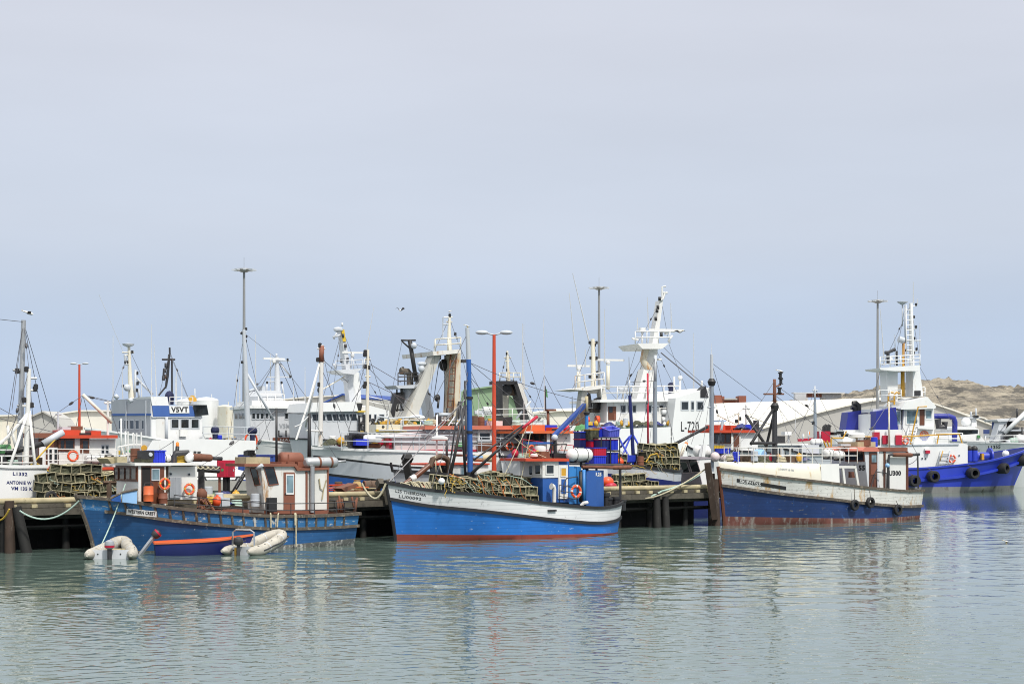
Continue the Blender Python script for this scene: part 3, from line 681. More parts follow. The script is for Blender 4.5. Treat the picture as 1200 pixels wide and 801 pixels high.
def gull(name, label, pos, rz, wings=None, sc=1.0, dark=True):
    S = Thing('seagull', label, 'seagull', pos, rz, 'seagulls'); mb = MB(); k = .16 * sc
    mb.lathe((-.24 * sc, 0, k * .9), (1, 0, .32), [(0, .02), (.1 * sc, k * .5), (.24 * sc, k * .62), (.38 * sc, k * .42), (.46 * sc, k * .30), (.55 * sc, k * .32), (.60 * sc, k * .2), (.64 * sc, .01)], 10)
    S.part('body', mb, 'feather')
    mb = MB()
    if wings is None:
        for sd in (-1, 1): mb.add([(.14 * sc, sd * k * .5, k * 1.5), (-.05 * sc, sd * k * .72, k * 1.35), (-.36 * sc, sd * k * .25, k * .75), (-.1 * sc, sd * k * .62, k * .8), (.12 * sc, sd * k * .6, k)], [(0, 1, 2, 3, 4)])
    else:
        for sd in (-1, 1): mb.prism([(.12 * sc, sd * .04, k), (.10 * sc, sd * .4 * sc, k + wings * .8), (-.06 * sc, sd * .75 * sc, k + wings * .5), (-.10 * sc, sd * .4 * sc, k + wings * .75), (-.1 * sc, sd * .04, k)], (0, 0, .012))
    S.part('wings', mb, 'darkfeather' if dark else 'lgrey')
    mb = MB(); mb.lathe((.36 * sc, 0, k * 2.25), (1, 0, -.2), [(0, .028 * sc), (.1 * sc, .004)], 6); S.part('beak', mb, 'yellow')
    if wings is None:
        mb = MB(); mb.tube([(0, .03, 0), (0, .03, k * .8)], .012, 4); mb.tube([(0, -.03, 0), (0, -.03, k * .8)], .012, 4); S.part('legs', mb, 'yellow')
    return S
# lobster trap: timber frame, netting, one mesh each and copied
def trap_meshes():
    L_, D_, H_ = .86, .56, .40; fr = MB()
    def e(a, b): fr.bar(a, b, .038)
    for x in (-L_ / 2, 0, L_ / 2):
        for y in (-D_ / 2, D_ / 2): e((x, y, 0), (x, y, H_))
        for z in (0, H_): e((x, -D_ / 2, z), (x, D_ / 2, z))
    for y in (-D_ / 2, D_ / 2):
        for z in (0, H_): e((-L_ / 2, y, z), (L_ / 2, y, z))
    net = MB(); r = random.Random(3); nx, nz = 7, 4
    for y, s in ((-D_ / 2 + .03, 1), (D_ / 2 - .03, -1)):
        g = [[(-L_ / 2 + L_ * i / nx, y + s * r.uniform(0, .07), .02 + (H_ - .04) * j / nz) for i in range(nx + 1)] for j in range(nz + 1)]
        net.add([p for row in g for p in row], [(j * (nx + 1) + i, j * (nx + 1) + i + 1, (j + 1) * (nx + 1) + i + 1, (j + 1) * (nx + 1) + i) for j in range(nz) for i in range(nx) if r.random() > .16])
    for x in (-L_ / 2 + .03, L_ / 2 - .03): net.add([(x, -D_ / 2, .02), (x, D_ / 2, .02), (x, D_ / 2, H_ - .02), (x, -D_ / 2, H_ - .02)], [(0, 1, 2, 3)])
    g = [(-L_ / 2 + L_ * i / nx, -D_ / 2 + D_ * j / 3, H_ - .01 - r.uniform(0, .06)) for j in range(4) for i in range(nx + 1)]
    net.add(g, [(j * (nx + 1) + i, j * (nx + 1) + i + 1, (j + 1) * (nx + 1) + i + 1, (j + 1) * (nx + 1) + i) for j in range(3) for i in range(nx)])
    rp = MB()
    rp.tube([(-.3, -D_ / 2 - .03, .3), (-.1, -D_ / 2 - .05, .12), (.12, -D_ / 2 - .04, .2), (.3, -D_ / 2 - .05, .05)], .016, 4)
    return fr, net, rp
TRAP = None
def trap(label, group, pos, rz, tilt=0, tip=0, rope=0):
    global TRAP
    if TRAP is None:
        f, n, r = trap_meshes(); e = bpy.data.objects.new('lobster_trap', None); COL.objects.link(e)
        fo = f.build('frame', 'trapbar', e); no = n.build('netting', 'olive', e); ro = r.build('rope', 'orope', e)
        ro2 = ro.data.copy(); ro2.materials[0] = M['yrope']; TRAP = (e, [fo, no], ro, [ro.data, ro2]); t = e
    else:
        t = TRAP[0].copy(); COL.objects.link(t)
        for c in TRAP[1]: d = c.copy(); COL.objects.link(d); d.parent = t
        if rope: d = TRAP[2].copy(); d.data = TRAP[3][rope % 2]; COL.objects.link(d); d.parent = t
    t.location = pos; t.rotation_euler = (tip, tilt, rz); t.scale = (rnd.uniform(.82, 1.12), rnd.uniform(.85, 1.1), rnd.uniform(.85, 1.05)); tag(t, label, 'lobster trap', group); return t
def crate_mesh(lx=.75, ly=.5, h=.4, col='plasticblue', band=None):
    mb = MB(); t = .03
    mb.box((0, 0, t / 2), (lx, ly, t))
    for sx in (-1, 1):
        mb.box((sx * (lx / 2 - t / 2), 0, h / 2), (t, ly, h)); mb.box((0, sx * (ly / 2 - t / 2), h / 2), (lx - 2 * t - .002, t, h))
    for k in range(6):
        x = -lx / 2 + lx * (k + .5) / 6
        for sy in (-1, 1): mb.box((x, sy * (ly / 2 + .012), h / 2), (.03, .024, h * .9))
    rim = MB()
    for s in (-1, 1): rim.box((0, s * (ly / 2 + .01), h), (lx + .07, .05, .045)); rim.box((s * (lx / 2 + .01), 0, h), (.05, ly - .035, .044))
    return mb, rim
def crate(label, pos, rz, col='plasticblue', rim=None, group='fish crates', lx=.75, ly=.5, h=.4, rot=None):
    S = Thing('fish_crate', label, 'fish crate', pos, rz, group); a, b = crate_mesh(lx, ly, h); S.part('tub', a, col); S.part('rim', b, rim or col)
    if rot: S.root.rotation_euler = (rot[0], rot[1], rz)
    return S
def spot_light(T, p, d=(0, -1, 0), r=.14, mats='darksteel', parent=None):
    mb = MB(); mb.lathe(Vector(p), d, [(-.18, .05), (-.05, r), (.06, r)], 10); mb.bar(p, Vector(p) - Vector((0, 0, r * 2)), .04); return T.part('spotlight', mb, mats, parent)
def radome(T, p, r, mats='white', parent=None):
    mb = MB(); mb.lathe(Vector(p), (0, 0, 1), [(0, r * .7), (.04, r), (r * .45, r), (r * .62, r * .8), (r * .7, .05)], 16); return T.part('radome', mb, mats, parent)
def scanner(T, p, L, mats='white', th=0, parent=None):
    mb = MB(); p = Vector(p); mb.lathe(p, (0, 0, 1), [(0, .16), (.22, .2), (.3, .1)], 10); mb.box(p + Vector((0, 0, .4)), (L, .14, .16), th); return T.part('radar_scanner', mb, mats, parent)
def whip(T, px, y0, y1, t, r=.018, lean=0, mats='antenna', parent=None):
    mb = MB(); a = T.q(px, y0, t); b = T.q(px + lean, y1, t); mb.tube([a, b], [r * 1.4, r * .6], 4); return T.part('whip_antenna', mb, mats, parent)
def wire(T, a, b, r=.014, d=0, mats='wire', name='stay', n=8, parent=None):
    mb = MB(); mb.tube(sag(a, b, d, n if d else 1), r, 4); return T.part(name, mb, mats, parent)
def porthole(T, px, py, plane, rpx, parent=None, name='porthole'):
    p0, n = Vector(plane[0]), Vector(plane[1]).normalized()
    if n.dot(T.c - p0) < 0: n = -n
    c = T.hit(px, py, p0, n); r = rpx * T.l2w(c).y / FPX; mb = MB(); mb.lathe(c, n, [(-.02, r), (.03, r), (.035, r * .1)], 12); o = T.part(name, mb, 'glass', parent)
    mb = MB(); mb.torus(c + n * .03, n, r, r * .16, 14, 6); T.part('rim', mb, 'lgrey', o); return o

# ================================================================== blue fishing boat at the left
def western():
    T = Thing('fishing_boat', 'faded blue wooden fishing boat with two white deckhouses behind the grey dinghies', 'fishing boat', W(111, 72.3), R(36))
    sheer = [(0, 2.42), (.1, 2.27), (.27, 1.9), (.46, 1.62), (.61, 1.46), (.82, 1.40), (1, 1.42)]
    H = Hull(T, 12.0, 2.05, sheer, .8, .12, fe=.42, pe=2.0, fa=.55, tr=.72, pa=2, few=.5, pew=1.5, trw=.6)
    m1 = paint('worn_blue_hull', (.014, .078, .21), .55, var=.28, wear=.12, wearcol=(.22, .28, .34), wear2=.03, wear2col=(.45, .48, .5), streak=False, planks=1.9)
    m2 = paint('worn_blue_hull_upper', (.03, .15, .35), .55, var=.2, wear=.26, wearcol=(.46, .46, .42), wear2=.16, wear2col=(.5, .5, .46), streak=False, planks=1.9)
    m3 = paint('grey_weed_boottop', (.10, .105, .10), .8, var=.3, wear=.5, wearcol=(.42, .42, .40), streak=False, scale=2)
    H.shell([(-.6, 2), (0, 2), (lambda f: .08 + .38 * max(0, f - .45), 0), (('s', -.55), 1), (('s', 0), 1)], [m1, m2, m3], bul=.55, deckmat='wood', inner='rustbrown')
    H.strake(('s', 0), .10, .14, 'rail', 'gunwale'); H.strake(('s', -.56), .09, .13, 'rail', f0=.05)
    for i in range(21):
        f = .08 + i * .0425; a, b = H.pt(f, H.zs(f) - .5, -1, .03), H.pt(f, H.zs(f) - .05, -1, .03); mb = MB(); mb.bar(a, b, .075); T.part('rubbing_post', mb, 'whitewash' if i in (11, 13) else 'rail')
    mb = MB(); mb.tube([H.pt(0, z, 1) * 1 + Vector((-.02, -H.pt(0, z, 1).y, 0)) for z in (-.3, .5, 1.2, 1.9, 2.5)], .09, 6); T.part('stem_post', mb, 'rail')
    b = MB(); q = [(148.5, 595), (183.6, 598.4), (183.4, 604.8), (148.2, 601.6)]
    pts = []
    for x, y in q:
        h, n, i, d = H.mb.bvh().ray_cast(T.c, T.ray(x, y).normalized()); pts.append(h)
    n = (pts[1] - pts[0]).cross(pts[3] - pts[0]).normalized(); n = n if n.y < 0 else -n
    b.prism([p + n * .05 for p in pts], n * .05); o = T.part('name_board', b, 'shipwhite')
    lettering(T, 'WESTERN CREST', [(150, 596.3), (182.3, 599.4), (182.2, 603.6), (149.8, 600.5)], [b], parent=o, bold=.03)
    # forward deckhouse
    HO, np_, fp, pp, hm = house(T, [(162, 545), (194.5, 544.6), (194.5, 592), (162, 591)], -1.2, 1.1, 'white', 'deckhouse')
    rp = MB(); a = T.poly([(158, 542.2), (233, 542.2), (233, 544.8), (158, 545.4)], -1.35); rp.prism(a, (0, 2.7, 0)); T.part('roof', rp, 'white', HO)
    fx = T.q(162, 545, -1.2).x
    wd = MB(); wd.box2((fx - .05, -1.2, T.q(162, 564, -1.2).z), (fx - .003, 1.1, T.q(162, 545, -1.2).z)); T.part('window_band', wd, 'varnish', HO)
    for x0, x1 in ((134.5, 138.5), (140.5, 146), (147.5, 152.5), (154, 159.5)): window(T, rect(x0, 548, x1, 561), ((fx - .05, 0, 0), (1, 0, 0)), 'glass', 'varnish', .03, parent=HO)
    window(T, rect(166, 547, 176, 590), np_, 'dark', 'varnish', .06, name='doorway', parent=HO)
    sd = slab(T, rect(176.5, 546.5, 192.5, 590), -1.225, -1.19, 'varnish', 'sliding_door', HO); window(T, rect(178, 549.5, 186.5, 562), ((0, -1.225, 0), (0, 1, 0)), 'glassblue', 'lgrey', .03, parent=sd)
    slab(T, rect(162.2, 545.5, 165, 591), -1.23, -1.21, 'white', 'corner_post', HO)
    # engine casing aft of it
    C2, np2, _, _, cm = house(T, [(196, 546), (231, 546), (231.5, 585), (196, 585)], -.95, .9, 'white', 'engine_casing')
    porthole(T, 199.8, 555, np2, 1.6, C2); porthole(T, 221.2, 555.5, np2, 1.5, C2)
    slab(T, rect(194.8, 546, 197.4, 576), -1.0, -.93, 'wood', 'corner_strip', C2)
    mb = MB()
    for k in range(6): mb.box2(T.q(199.3 + k * 2.05, 559, -1.15), T.q(200.7 + k * 2.05, 583, -1.05))
    mb.box2(T.q(199, 559, -1.08), T.q(211.5, 583, -.98)); T.part('ribbed_locker', mb, 'grey')
    lifebuoy(193, 566.5, T, -1.45, 7.2, 'orange lifebuoy with yellow bands hanging beside the open wheelhouse door of the faded blue boat')
    lifebuoy(221.8, 572.8, T, -1.15, 7.0, 'orange lifebuoy hung below a porthole on the white engine casing')
    # exhaust and silencer
    T.tube([(204, 560), (204, 534), (205.5, 530.5), (221, 530)], .12, 'darksteel', 'exhaust_pipe', -.5, 10)
    o = cyl_px(T, (221, 535), (248.5, 536.4), 4.4, -.5, 'rust', 'silencer', 16); T.tube([(248, 536.5), (260, 537.2)], .09, 'darksteel', 'tail_pipe', -.5, 8, o)
    mb = MB(); mb.bar(T.q(208, 544.5, -.7), T.q(258, 547.5, -.7), .08); mb.bar(T.q(208, 544.5, -.7), T.q(208, 585, -.7), .07); mb.bar(T.q(236, 546, -.2), T.q(236, 590, -.2), .22); mb.bar(T.q(228, 549.5, .2), T.q(257, 551.5, .2), .15); T.part('gallows_frame', mb, 'darksteel')
    mb = MB(); rr = random.Random(2)
    for k in range(7): x = 212 + k * 6; mb.tube(sag(T.q(x, 545 + rr.random(), -.75), T.q(x + 9, 546.5, -.75), .12, 6), .03, 5)
    T.part('hung_rope', mb, 'rope')
    T.tube([(203, 556), (203, 516)], .025, 'darksteel', 'aerial_post', -.4, 5)
    o = T.tube([(207, 534), (208, 522.5)], .09, 'black', 'lamp_post', -.45, 6); mb = MB(); mb.lathe(T.q(208, 522.5, -.45), (0, 0, 1), [(0, .07), (.14, .07), (.2, .02)], 8); T.part('amber_lamp', mb, 'amber', o)
    # on the roof of the forward house
    z = T.q(170, 542, 0).z
    Z = lambda px, py, t: T.l2w(T.q(px, py, t))
    crate('bright blue plastic fish crate lying on the roof of the faded blue boat', T.l2w(T.q(181.5, 542, -.4)), T.th, lx=.72, ly=.55, h=.52, group=None)
    bx = Thing('deck_box', 'black square box with round lens on the blue boat roof', 'box', Z(171.5, 537.6, -.8), T.th); mb = MB(); mb.box2((-.28, -.2, 0), (.28, .3, .36)); bx.part('case', mb, 'black'); mb = MB(); mb.lathe((.1, -.2, .2), (0, -1, 0), [(0, .09), (.05, .08)], 10); bx.part('lens', mb, 'lgrey')
    slab(T, rect(165, 537.4, 179.5, 541.6), -1.0, -.3, 'olive', 'roof_locker')
    slab(T, rect(137.5, 535, 149, 541.6), -.9, .5, 'bullrail', 'roof_hatch'); slab(T, [(126, 537), (133, 536), (137, 542), (131, 543)], -.6, .6, 'bullrail', 'roof_hatch')
    mb = MB()
    for p in ([(138, 541), (138, 523.5), (152, 521), (166, 521)], [(142, 523), (147.5, 541)], [(150, 541), (150, 505)], [(157, 521), (157, 508)], [(165.5, 541), (165.5, 506)], [(160, 521), (160, 507)], [(141, 534), (166, 531)]): mb.tube([T.q(x, y, .4) for x, y in p], .035, 5)
    T.part('roof_rail_frame', mb, 'white'); slab(T, [(146, 530), (166, 529.5), (166, 540.5), (153, 541)], .8, 1.0, 'white', 'spray_screen')
    mb = MB(); mb.torus(T.q(153, 537.5, .75), (0, 1, 0), .2, .05, 16, 6); T.part('black_hose_ring', mb, 'black')
    raft(T, (189, 536.5), (203, 537), 4.4, .6)
    spot_light(T, T.q(169, 524.5, .2), (-.5, -.8, 0), .13, 'gold')
    # foredeck
    slab(T, [(143.5, 577), (160.5, 573.8), (160.5, 590), (143.5, 588)], -1.62, -1.56, 'lblue', 'spray_board'); slab(T, [(131, 580.5), (141.5, 577.5), (141.5, 588), (131, 586.5)], -1.2, -1.14, 'blue', 'spray_board')
    mb = MB(); mb.tube([T.q(x, y, -1.64) for x, y in ((129, 584), (143.5, 576.5), (161, 573))], .05, 6); T.part('spray_rail', mb, 'rail')
    mb = MB(); mb.bar(T.q(128, 586, -.2), T.q(128, 564, -.2), .16); mb.bar(T.q(121, 565, -.2), T.q(136, 565, -.2), .12); T.part('bitt', mb, 'wood')
    S = Thing('oil_drum', 'upright orange drum on deck before the open wheelhouse door', 'drum', Z(174, 587, -1.5), T.th); mb = MB(); mb.lathe((0, 0, 0), (0, 0, 1), [(0, .21), (.26, .21), (.28, .225), (.3, .21), (.6, .21), (.64, .2)], 14); S.part('barrel', mb, 'orange'); mb = MB(); mb.tube([(-.2, 0, .63), (-.15, 0, .78), (.15, 0, .78), (.2, 0, .63)], .025, 5); S.part('handle', mb, 'darksteel')
    S = Thing('oil_drum', 'short brown rusty drum beneath the first lifebuoy', 'drum', Z(191, 589.5, -1.5), T.th); mb = MB(); mb.lathe((0, 0, 0), (0, 0, 1), [(0, .19), (.2, .2), (.22, .215), (.24, .2), (.45, .19)], 14); S.part('barrel', mb, 'rustbrown'); mb = MB(); mb.torus((0, 0, .45), (0, 0, 1), .18, .02, 14, 5); S.part('rim', mb, 'rust')
    fo = .62
    pts = [H.pt(f, H.zs(f), -1, -.1) for f in (.27, .35, .43, .51, .60, .7, .8, .9, .985)]
    pts += [H.pt(.985, H.zs(.985), 1, -.1)]
    railing(T, pts, .55, (.45, 1.0), 1.0, .022, 'darksteel')
    # aft wheelhouse
    HO, np_, fp, pp, hm = house(T, [(305.8, 545.6), (346, 545.6), (349, 551.2), (384.5, 549.8), (384.5, 601), (310.5, 601)], -.85, .75, 'white_rust', 'wheelhouse')
    slab(T, [(286.5, 543.2), (347.5, 543.2), (351, 548.6), (386, 547.3), (386, 550), (349, 551.4), (345.5, 546.2), (286.5, 546.4)], -.98, .88, 'rustbrown', 'roof', HO)
    window(T, [(309.3, 548), (320.5, 547.8), (325.8, 566.5), (315, 567.8)], np_, 'glass', 'rustbrown', .035, parent=HO)
    window(T, [(293.5, 549), (300.5, 548.6), (305.2, 567.2), (299, 568)], fp, 'glass', 'rustbrown', .035, parent=HO)
    d = slab(T, rect(332.5, 553, 345.5, 598.5), -.88, -.84, 'rustbrown', 'door', HO); window(T, rect(335.5, 556.8, 343.5, 577.5), ((0, -.88, 0), (0, 1, 0)), 'glassblue', 'shipwhite', .05, parent=d)
    mb = MB(); mb.lathe(T.q(334.3, 578, -.9), (0, -1, 0), [(0, .03), (.05, .03)], 8); T.part('handle', mb, 'darksteel', d)
    slab(T, rect(345.8, 555, 358, 597), -.865, -.845, 'white', 'door_panel', HO); slab(T, rect(358.2, 552, 360.6, 600), -.89, -.845, 'rustbrown', 'corner_strip', HO)
    slab(T, rect(310, 597.5, 384.5, 601.5), -.9, -.845, 'rustbrown', 'kick_board', HO); slab(T, rect(383.4, 550, 385.4, 600), -.88, .76, 'rustbrown', 'corner_strip', HO)
    mb = MB(); mb.tube([T.q(300.5, 549, -.9), T.q(307.5, 544.5, -1.15)], .08, 8); T.part('lamp_tube', mb, 'lgrey', HO)
    tn = slab(T, rect(288.5, 535.4, 316.5, 543.4), -.6, .5, 'bullrail', 'roof_locker', HO)
    mb = MB(); rr = random.Random(5)
    for k in range(7): mb.box(T.q(289 + k * 1.2, 533.6 - rr.random() * 4, .1), (.16, .3, .22))
    T.part('winch_gear', mb, 'black')
    o = cyl_px(T, (327, 537.8), (353.5, 538.2), 8.6, .3, 'rustbrown', 'fuel_tank', 20); mb = MB(); mb.box2(T.q(330, 541, -.3), T.q(332, 548, .8)); mb.box2(T.q(349, 541, -.3), T.q(351, 550, .8)); mb.bar(T.q(338, 532, -.45), T.q(338, 547, -.45), .06); T.part('saddle', mb, 'rustbrown', o)
    o = cyl_px(T, (357, 541.8), (395, 541.4), 6.3, -.75, 'steel', 'silencer', 18, True, None, (.42, .78)); T.tube([(394, 541), (405, 540)], .06, 'steel', 'tail_pipe', -.75, 8, o)
    mb = MB(); mb.tube([T.q(366, 546, -1.0), T.q(366, 600, -1.0)], .11, 10); o = T.part('exhaust_pipe', mb, 'steel')
    T.tube([(324, 545), (324, 478)], [.06, .05], 'black', 'derrick_post', .3, 8); T.tube([(362.5, 546), (362.5, 484)], [.10, .07], 'black', 'derrick_post', .4, 8)
    T.tube([(362, 487), (352, 497), (345, 500)], .03, 'antenna', 'derrick_arm', .4, 5)
    mb = MB(); mb.tube([T.q(*p, -.9) for p in ((374, 560.5), (375.5, 572), (379, 574), (382.5, 562))], .03, 5); mb.tube([T.q(*p, -.9) for p in ((379, 574), (377.5, 585))], .03, 5); T.part('hung_antlers', mb, 'bullrail')
    mb = MB(); mb.box2(T.q(315, 583, -1.25), T.q(321.5, 599, -1.0)); T.part('deck_winch', mb, 'black')
    # rusty gear at the stern and amidships
    mb = MB(); rr = random.Random(4)
    for k in range(14):
        x, y = 232 + rr.random() * 16, 580 + rr.random() * 14; mb.tube([T.q(x, y, -1), T.q(x + rr.uniform(-6, 9), y + rr.uniform(4, 12), -1 + rr.uniform(-.3, .3))], .06, 6)
    mb.ball(T.q(236, 579, -.9), .28, 8); T.part('rusty_winch', mb, 'rust')
    mb = MB()
    for k in range(9):
        x = 393 + rr.random() * 24; mb.tube([T.q(x, 600, -.3), T.q(x + rr.uniform(-4, 4), 580 + rr.random() * 6, -.3)], .05, 6)
    mb.prism(T.poly([(400, 572), (418, 566), (421, 569), (405, 576)], -.2), (0, .8, 0)); T.part('scrap_iron', mb, 'rust')
    for x0, x1, y1 in ((345.5, 346, 615), (317, 317.5, 618), (326.5, 325, 617), (346.5, 347, 640)):
        y0 = 601; mb = MB(); mb.tube([T.q(x0, y0, -1.95), T.q((x0 + x1) / 2, 603, -2.15), T.q(x1, y1, -2.2)], .035, 5); T.part('hanging_rope', mb, 'rope')
    mb = MB(); mb.bar(T.q(246, 583.5, .3), T.q(292, 583, .3), .18); T.part('timber_spar', mb, 'bullrail')
    slab(T, rect(236, 597, 292, 601), -1.0, 1.0, 'rustbrown', 'hatch_coaming')
    mb = MB(); mb.tube(sag(T.q(147, 566.5, -.5), T.l2w and T.w2l(W(117, 70.3, .35)), .15, 8), .025, 5); T.part('painter_rope', mb, 'grope')
    return T, H
WC, WCH = western()

# ================================================================== bright blue and white boat in the middle
def middle():
    T = Thing('fishing_boat', 'bright blue and white wooden fishing boat loaded with lobster traps', 'fishing boat', W(464, 80.7), R(36))
    sheer = [(0, 2.78), (.11, 2.45), (.27, 2.2), (.49, 1.82), (.61, 1.63), (.81, 1.40), (.94, 1.46), (1, 1.58)]
    H = Hull(T, 13.1, 2.2, sheer, .55, .15, fe=.42, pe=2.0, fa=.62, tr=.35, pa=3, few=.5, pew=1.5, trw=.25)
    mw = paint('white_hull_band', (.66, .67, .68), .5, var=.05, wear=.14, wearcol=(.2, .2, .2), wear2=.06, wear2col=(.3, .3, .3), streak=False, planks=1.7)
    mbm = paint('bright_blue_hull', (.016, .145, .50), .42, var=.16, wear=.10, wearcol=(.01, .06, .22), wear2=.05, wear2col=(.3, .4, .6), streak=False, planks=1.7)
    mr = paint('red_boottop', (.20, .035, .022), .7, var=.2, wear=.2, wearcol=(.08, .03, .02))
    H.shell([(-.6, 0), (0, 0), (lambda f: .34 - .28 * f, 1), (('s', -.80), 2), (('s', -.70), 3), (('s', 0), 3)], [mr, mbm, 'black', mw], bul=.6, deckmat='wood', inner='lgrey')
    H.strake(('s', 0), .07, .15, 'black', 'gunwale'); H.strake(('s', -.76), .09, .15, 'black')
    mb = MB(); mb.tube([Vector((H.pt(0, z, 1).x - .03, 0, z)) for z in (-.4, .3, 1.0, 1.8, 2.45, 2.9)], .085, 6); T.part('stem_post', mb, 'black')
    lettering(T, 'L25 THEIRONA', [(463.7, 572.6), (499.4, 578.4), (499.2, 581.6), (463.4, 576.4)], [H.mb], bold=.012)
    lettering(T, 'LU00092', [(467.6, 579), (493.8, 582.6), (493.6, 586), (467.4, 582.6)], [H.mb], bold=.012)
    mb = MB(); mb.box2(T.q(643, 597, -2.3), T.q(651, 598.6, -2.2)); T.part('scupper', mb, 'black')
    # wheelhouse
    HO, np_, fp, pp, hm = house(T, [(636, 540), (667, 540), (667, 588), (636, 588)], -1.0, .8, 'blue', 'wheelhouse')
    bx = T.q(636, 560, -1.0); ex = T.q(667.5, 540, -1.0)
    band = MB(); band.box2((bx.x - .04, -1.04, T.q(640, 559.5, -1).z), (T.q(654, 540, -1).x, .84, bx.z + (T.q(636, 540, -1).z - bx.z))); bo = T.part('window_band', band, 'white', HO)
    bp = ((0, -1.04, 0), (0, 1, 0)); bf = ((bx.x - .04, 0, 0), (1, 0, 0))
    window(T, rect(640, 544.5, 648.5, 554.5), bp, 'glass', 'white', .05, parent=bo)
    window(T, rect(627.5, 544.5, 633.5, 555), bf, 'glass', 'white', .05, parent=bo); window(T, rect(620.5, 545.5, 624, 556), bf, 'glass', 'white', .05, parent=bo)
    slab(T, [(616, 537), (667, 536.8), (667, 540.2), (616, 540)], -1.2, 1.0, 'red', 'roof', HO)
    d = slab(T, rect(654.5, 544.5, 665.5, 584), -1.06, -1.0, 'white', 'door', HO); window(T, rect(657.3, 548, 663, 557.5), ((0, -1.06, 0), (0, 1, 0)), 'gold', 'white', .03, name='door_pane', parent=d); slab(T, rect(658, 561, 663.5, 578), -1.08, -1.055, 'blue', 'door_panel', d)
    mb = MB(); c = [T.q(*p, -1.4) for p in ((649.5, 588), (649.5, 573), (648.5, 570), (646, 569.5))]; mb.tube(c, [.1, .1, .12, .17], 10); T.part('cowl_vent', mb, 'white')
    slab(T, [(667, 546), (675.5, 546), (675.5, 590), (667, 590)], -.95, .8, 'brightblue', 'after_cabin', HO)
    slab(T, [(676, 546.5), (681, 546.5), (681, 590), (676, 590)], -.85, .6, 'brightblue', 'after_cabin', HO)
    # engine casing with the number
    cs = MB(); a = [T.q(687, 552, -1.0), T.q(699, 551, -1.25), T.q(707.5, 551, -.85)]; low = [T.q(688, 592, -1.0), T.q(699.5, 593, -1.25), T.q(707.8, 590, -.85)]
    base = [Vector((p.x, p.y, 0)) for p in a]; base += [base[2] + Vector((0, 1.4, 0)), base[0] + Vector((0, 1.4, 0))]
    cs.prism([p + Vector((0, 0, .7)) for p in base], (0, 0, a[1].z - .7)); co = T.part('engine_casing', cs, 'blue')
    lettering(T, 'L25', [(698.2, 553.2), (704.6, 553.2), (704.6, 557.6), (698.2, 557.6)], [cs], 'letterw', co, bold=.05)
    T.tube([(684, 591), (684, 550)], .1, 'brightblue', 'vent_pipe', -1.1, 8); T.tube([(680.5, 588), (680.5, 552)], .09, 'black', 'vent_pipe', -1.15, 8)
    lifebuoy(675, 575.5, T, -1.5, 8.0, 'orange lifebuoy with white bands on the stern rail beside the L25 casing', 'shipwhite')
    raft(T, (665, 533), (693, 532.5), 7.4, -.9)
    cyl_px(T, (682, 546.8), (718, 547.6), 1.9, -1.1, 'rust', 'exhaust_pipe', 10, False); cyl_px(T, (718, 547.6), (740, 547.2), 2.6, -1.1, 'rust', 'silencer', 12)
    mb = MB()
    for a, b in (((727, 594), (727, 550)), ((681, 547), (681, 538)), ((699, 551), (699, 545)), ((727, 550), (727, 544))): mb.bar(T.q(*a, -.6), T.q(*b, -.6), .11)
    for a, b in (((681, 545), (730, 544.5)),):
        for t in (-.9, .3, 1.4): mb.bar(T.q(*a, t), T.q(*b, t), .09)
    mb.bar(T.q(727, 592, 1.2), T.q(727, 544, 1.2), .1); mb.bar(T.q(684, 592, 1.2), T.q(684, 544, 1.2), .1)
    T.part('stern_gallows', mb, 'darksteel')
    zpl = T.q(700, 544.5, .2).z
    mb = MB(); mb.box2((T.q(683, 544, -.9).x, -.9, zpl + .02), (T.q(728, 544, -.9).x, 1.5, zpl + .08)); T.part('gallows_platform', mb, 'darksteel')
    # cage of crates on the gallows
    cg = Thing('crate_cage', 'black wire cage holding dark blue fish crates on the stern of the bright blue boat', 'cage', T.l2w(T.q(715.5, 543.6, -.6)), T.th); hx = (T.q(726.5, 543, -.6) - T.q(705, 543, -.6)).length / 2; hz = T.q(715, 512.5, -.6).z - T.q(715, 543.6, -.6).z
    mb = MB()
    for sx in (-1, 0, 1):
        for y in (0, 1.1): mb.bar((sx * hx, y, 0), (sx * hx, y, hz), .06)
    for z in (0, hz * .5, hz):
        for y in (0, 1.1): mb.bar((-hx, y, z), (hx, y, z), .045)
        for sx in (-1, 1): mb.bar((sx * hx, 0, z), (sx * hx, 1.1, z), .045)
    cg.part('frame', mb, 'black')
    k = 0
    for z in (.03, hz * .5 + .04):
        for sx in (-.5, .5):
            k += 1
            crate(['dark blue fish crate inside the black cage, lower left', 'dark blue fish crate inside the black cage, lower right', 'dark blue fish crate inside the black cage, upper left', 'dark blue fish crate inside the black cage, upper right with red rim'][k - 1], cg.l2w((sx * hx, .5, z)), T.th, 'navy' if k % 2 else 'plasticblue', 'crimson' if k > 2 else None, 'fish crates stacked on the stern', hx * .9, .8, hz * .40)
    G = 'fish crates stacked on the stern'
    def cr(label, px, py, t, col, rim, lx, ly, h, rot=None): return crate(label, T.l2w(T.q(px, py, t)), T.th, col, rim, G, lx, ly, h, rot)
    cr('blue fish tub with broad red band under the white raft and cage', 698, 543.8, -.3, 'plasticblue', 'plasticblue', .78, .7, .42); cr('blue tub with red rim stacked on the red banded tub', 698, 534, -.3, 'crimson', 'plasticblue', .8, .72, .42)
    cr('dark blue crate with red rim left of the pale blue mast', 680, 524, .7, 'navy', 'crimson', .46, .5, .42); cr('dark blue crate topmost left of the pale blue mast', 680, 514.2, .7, 'navy', 'plasticblue', .46, .5, .36)
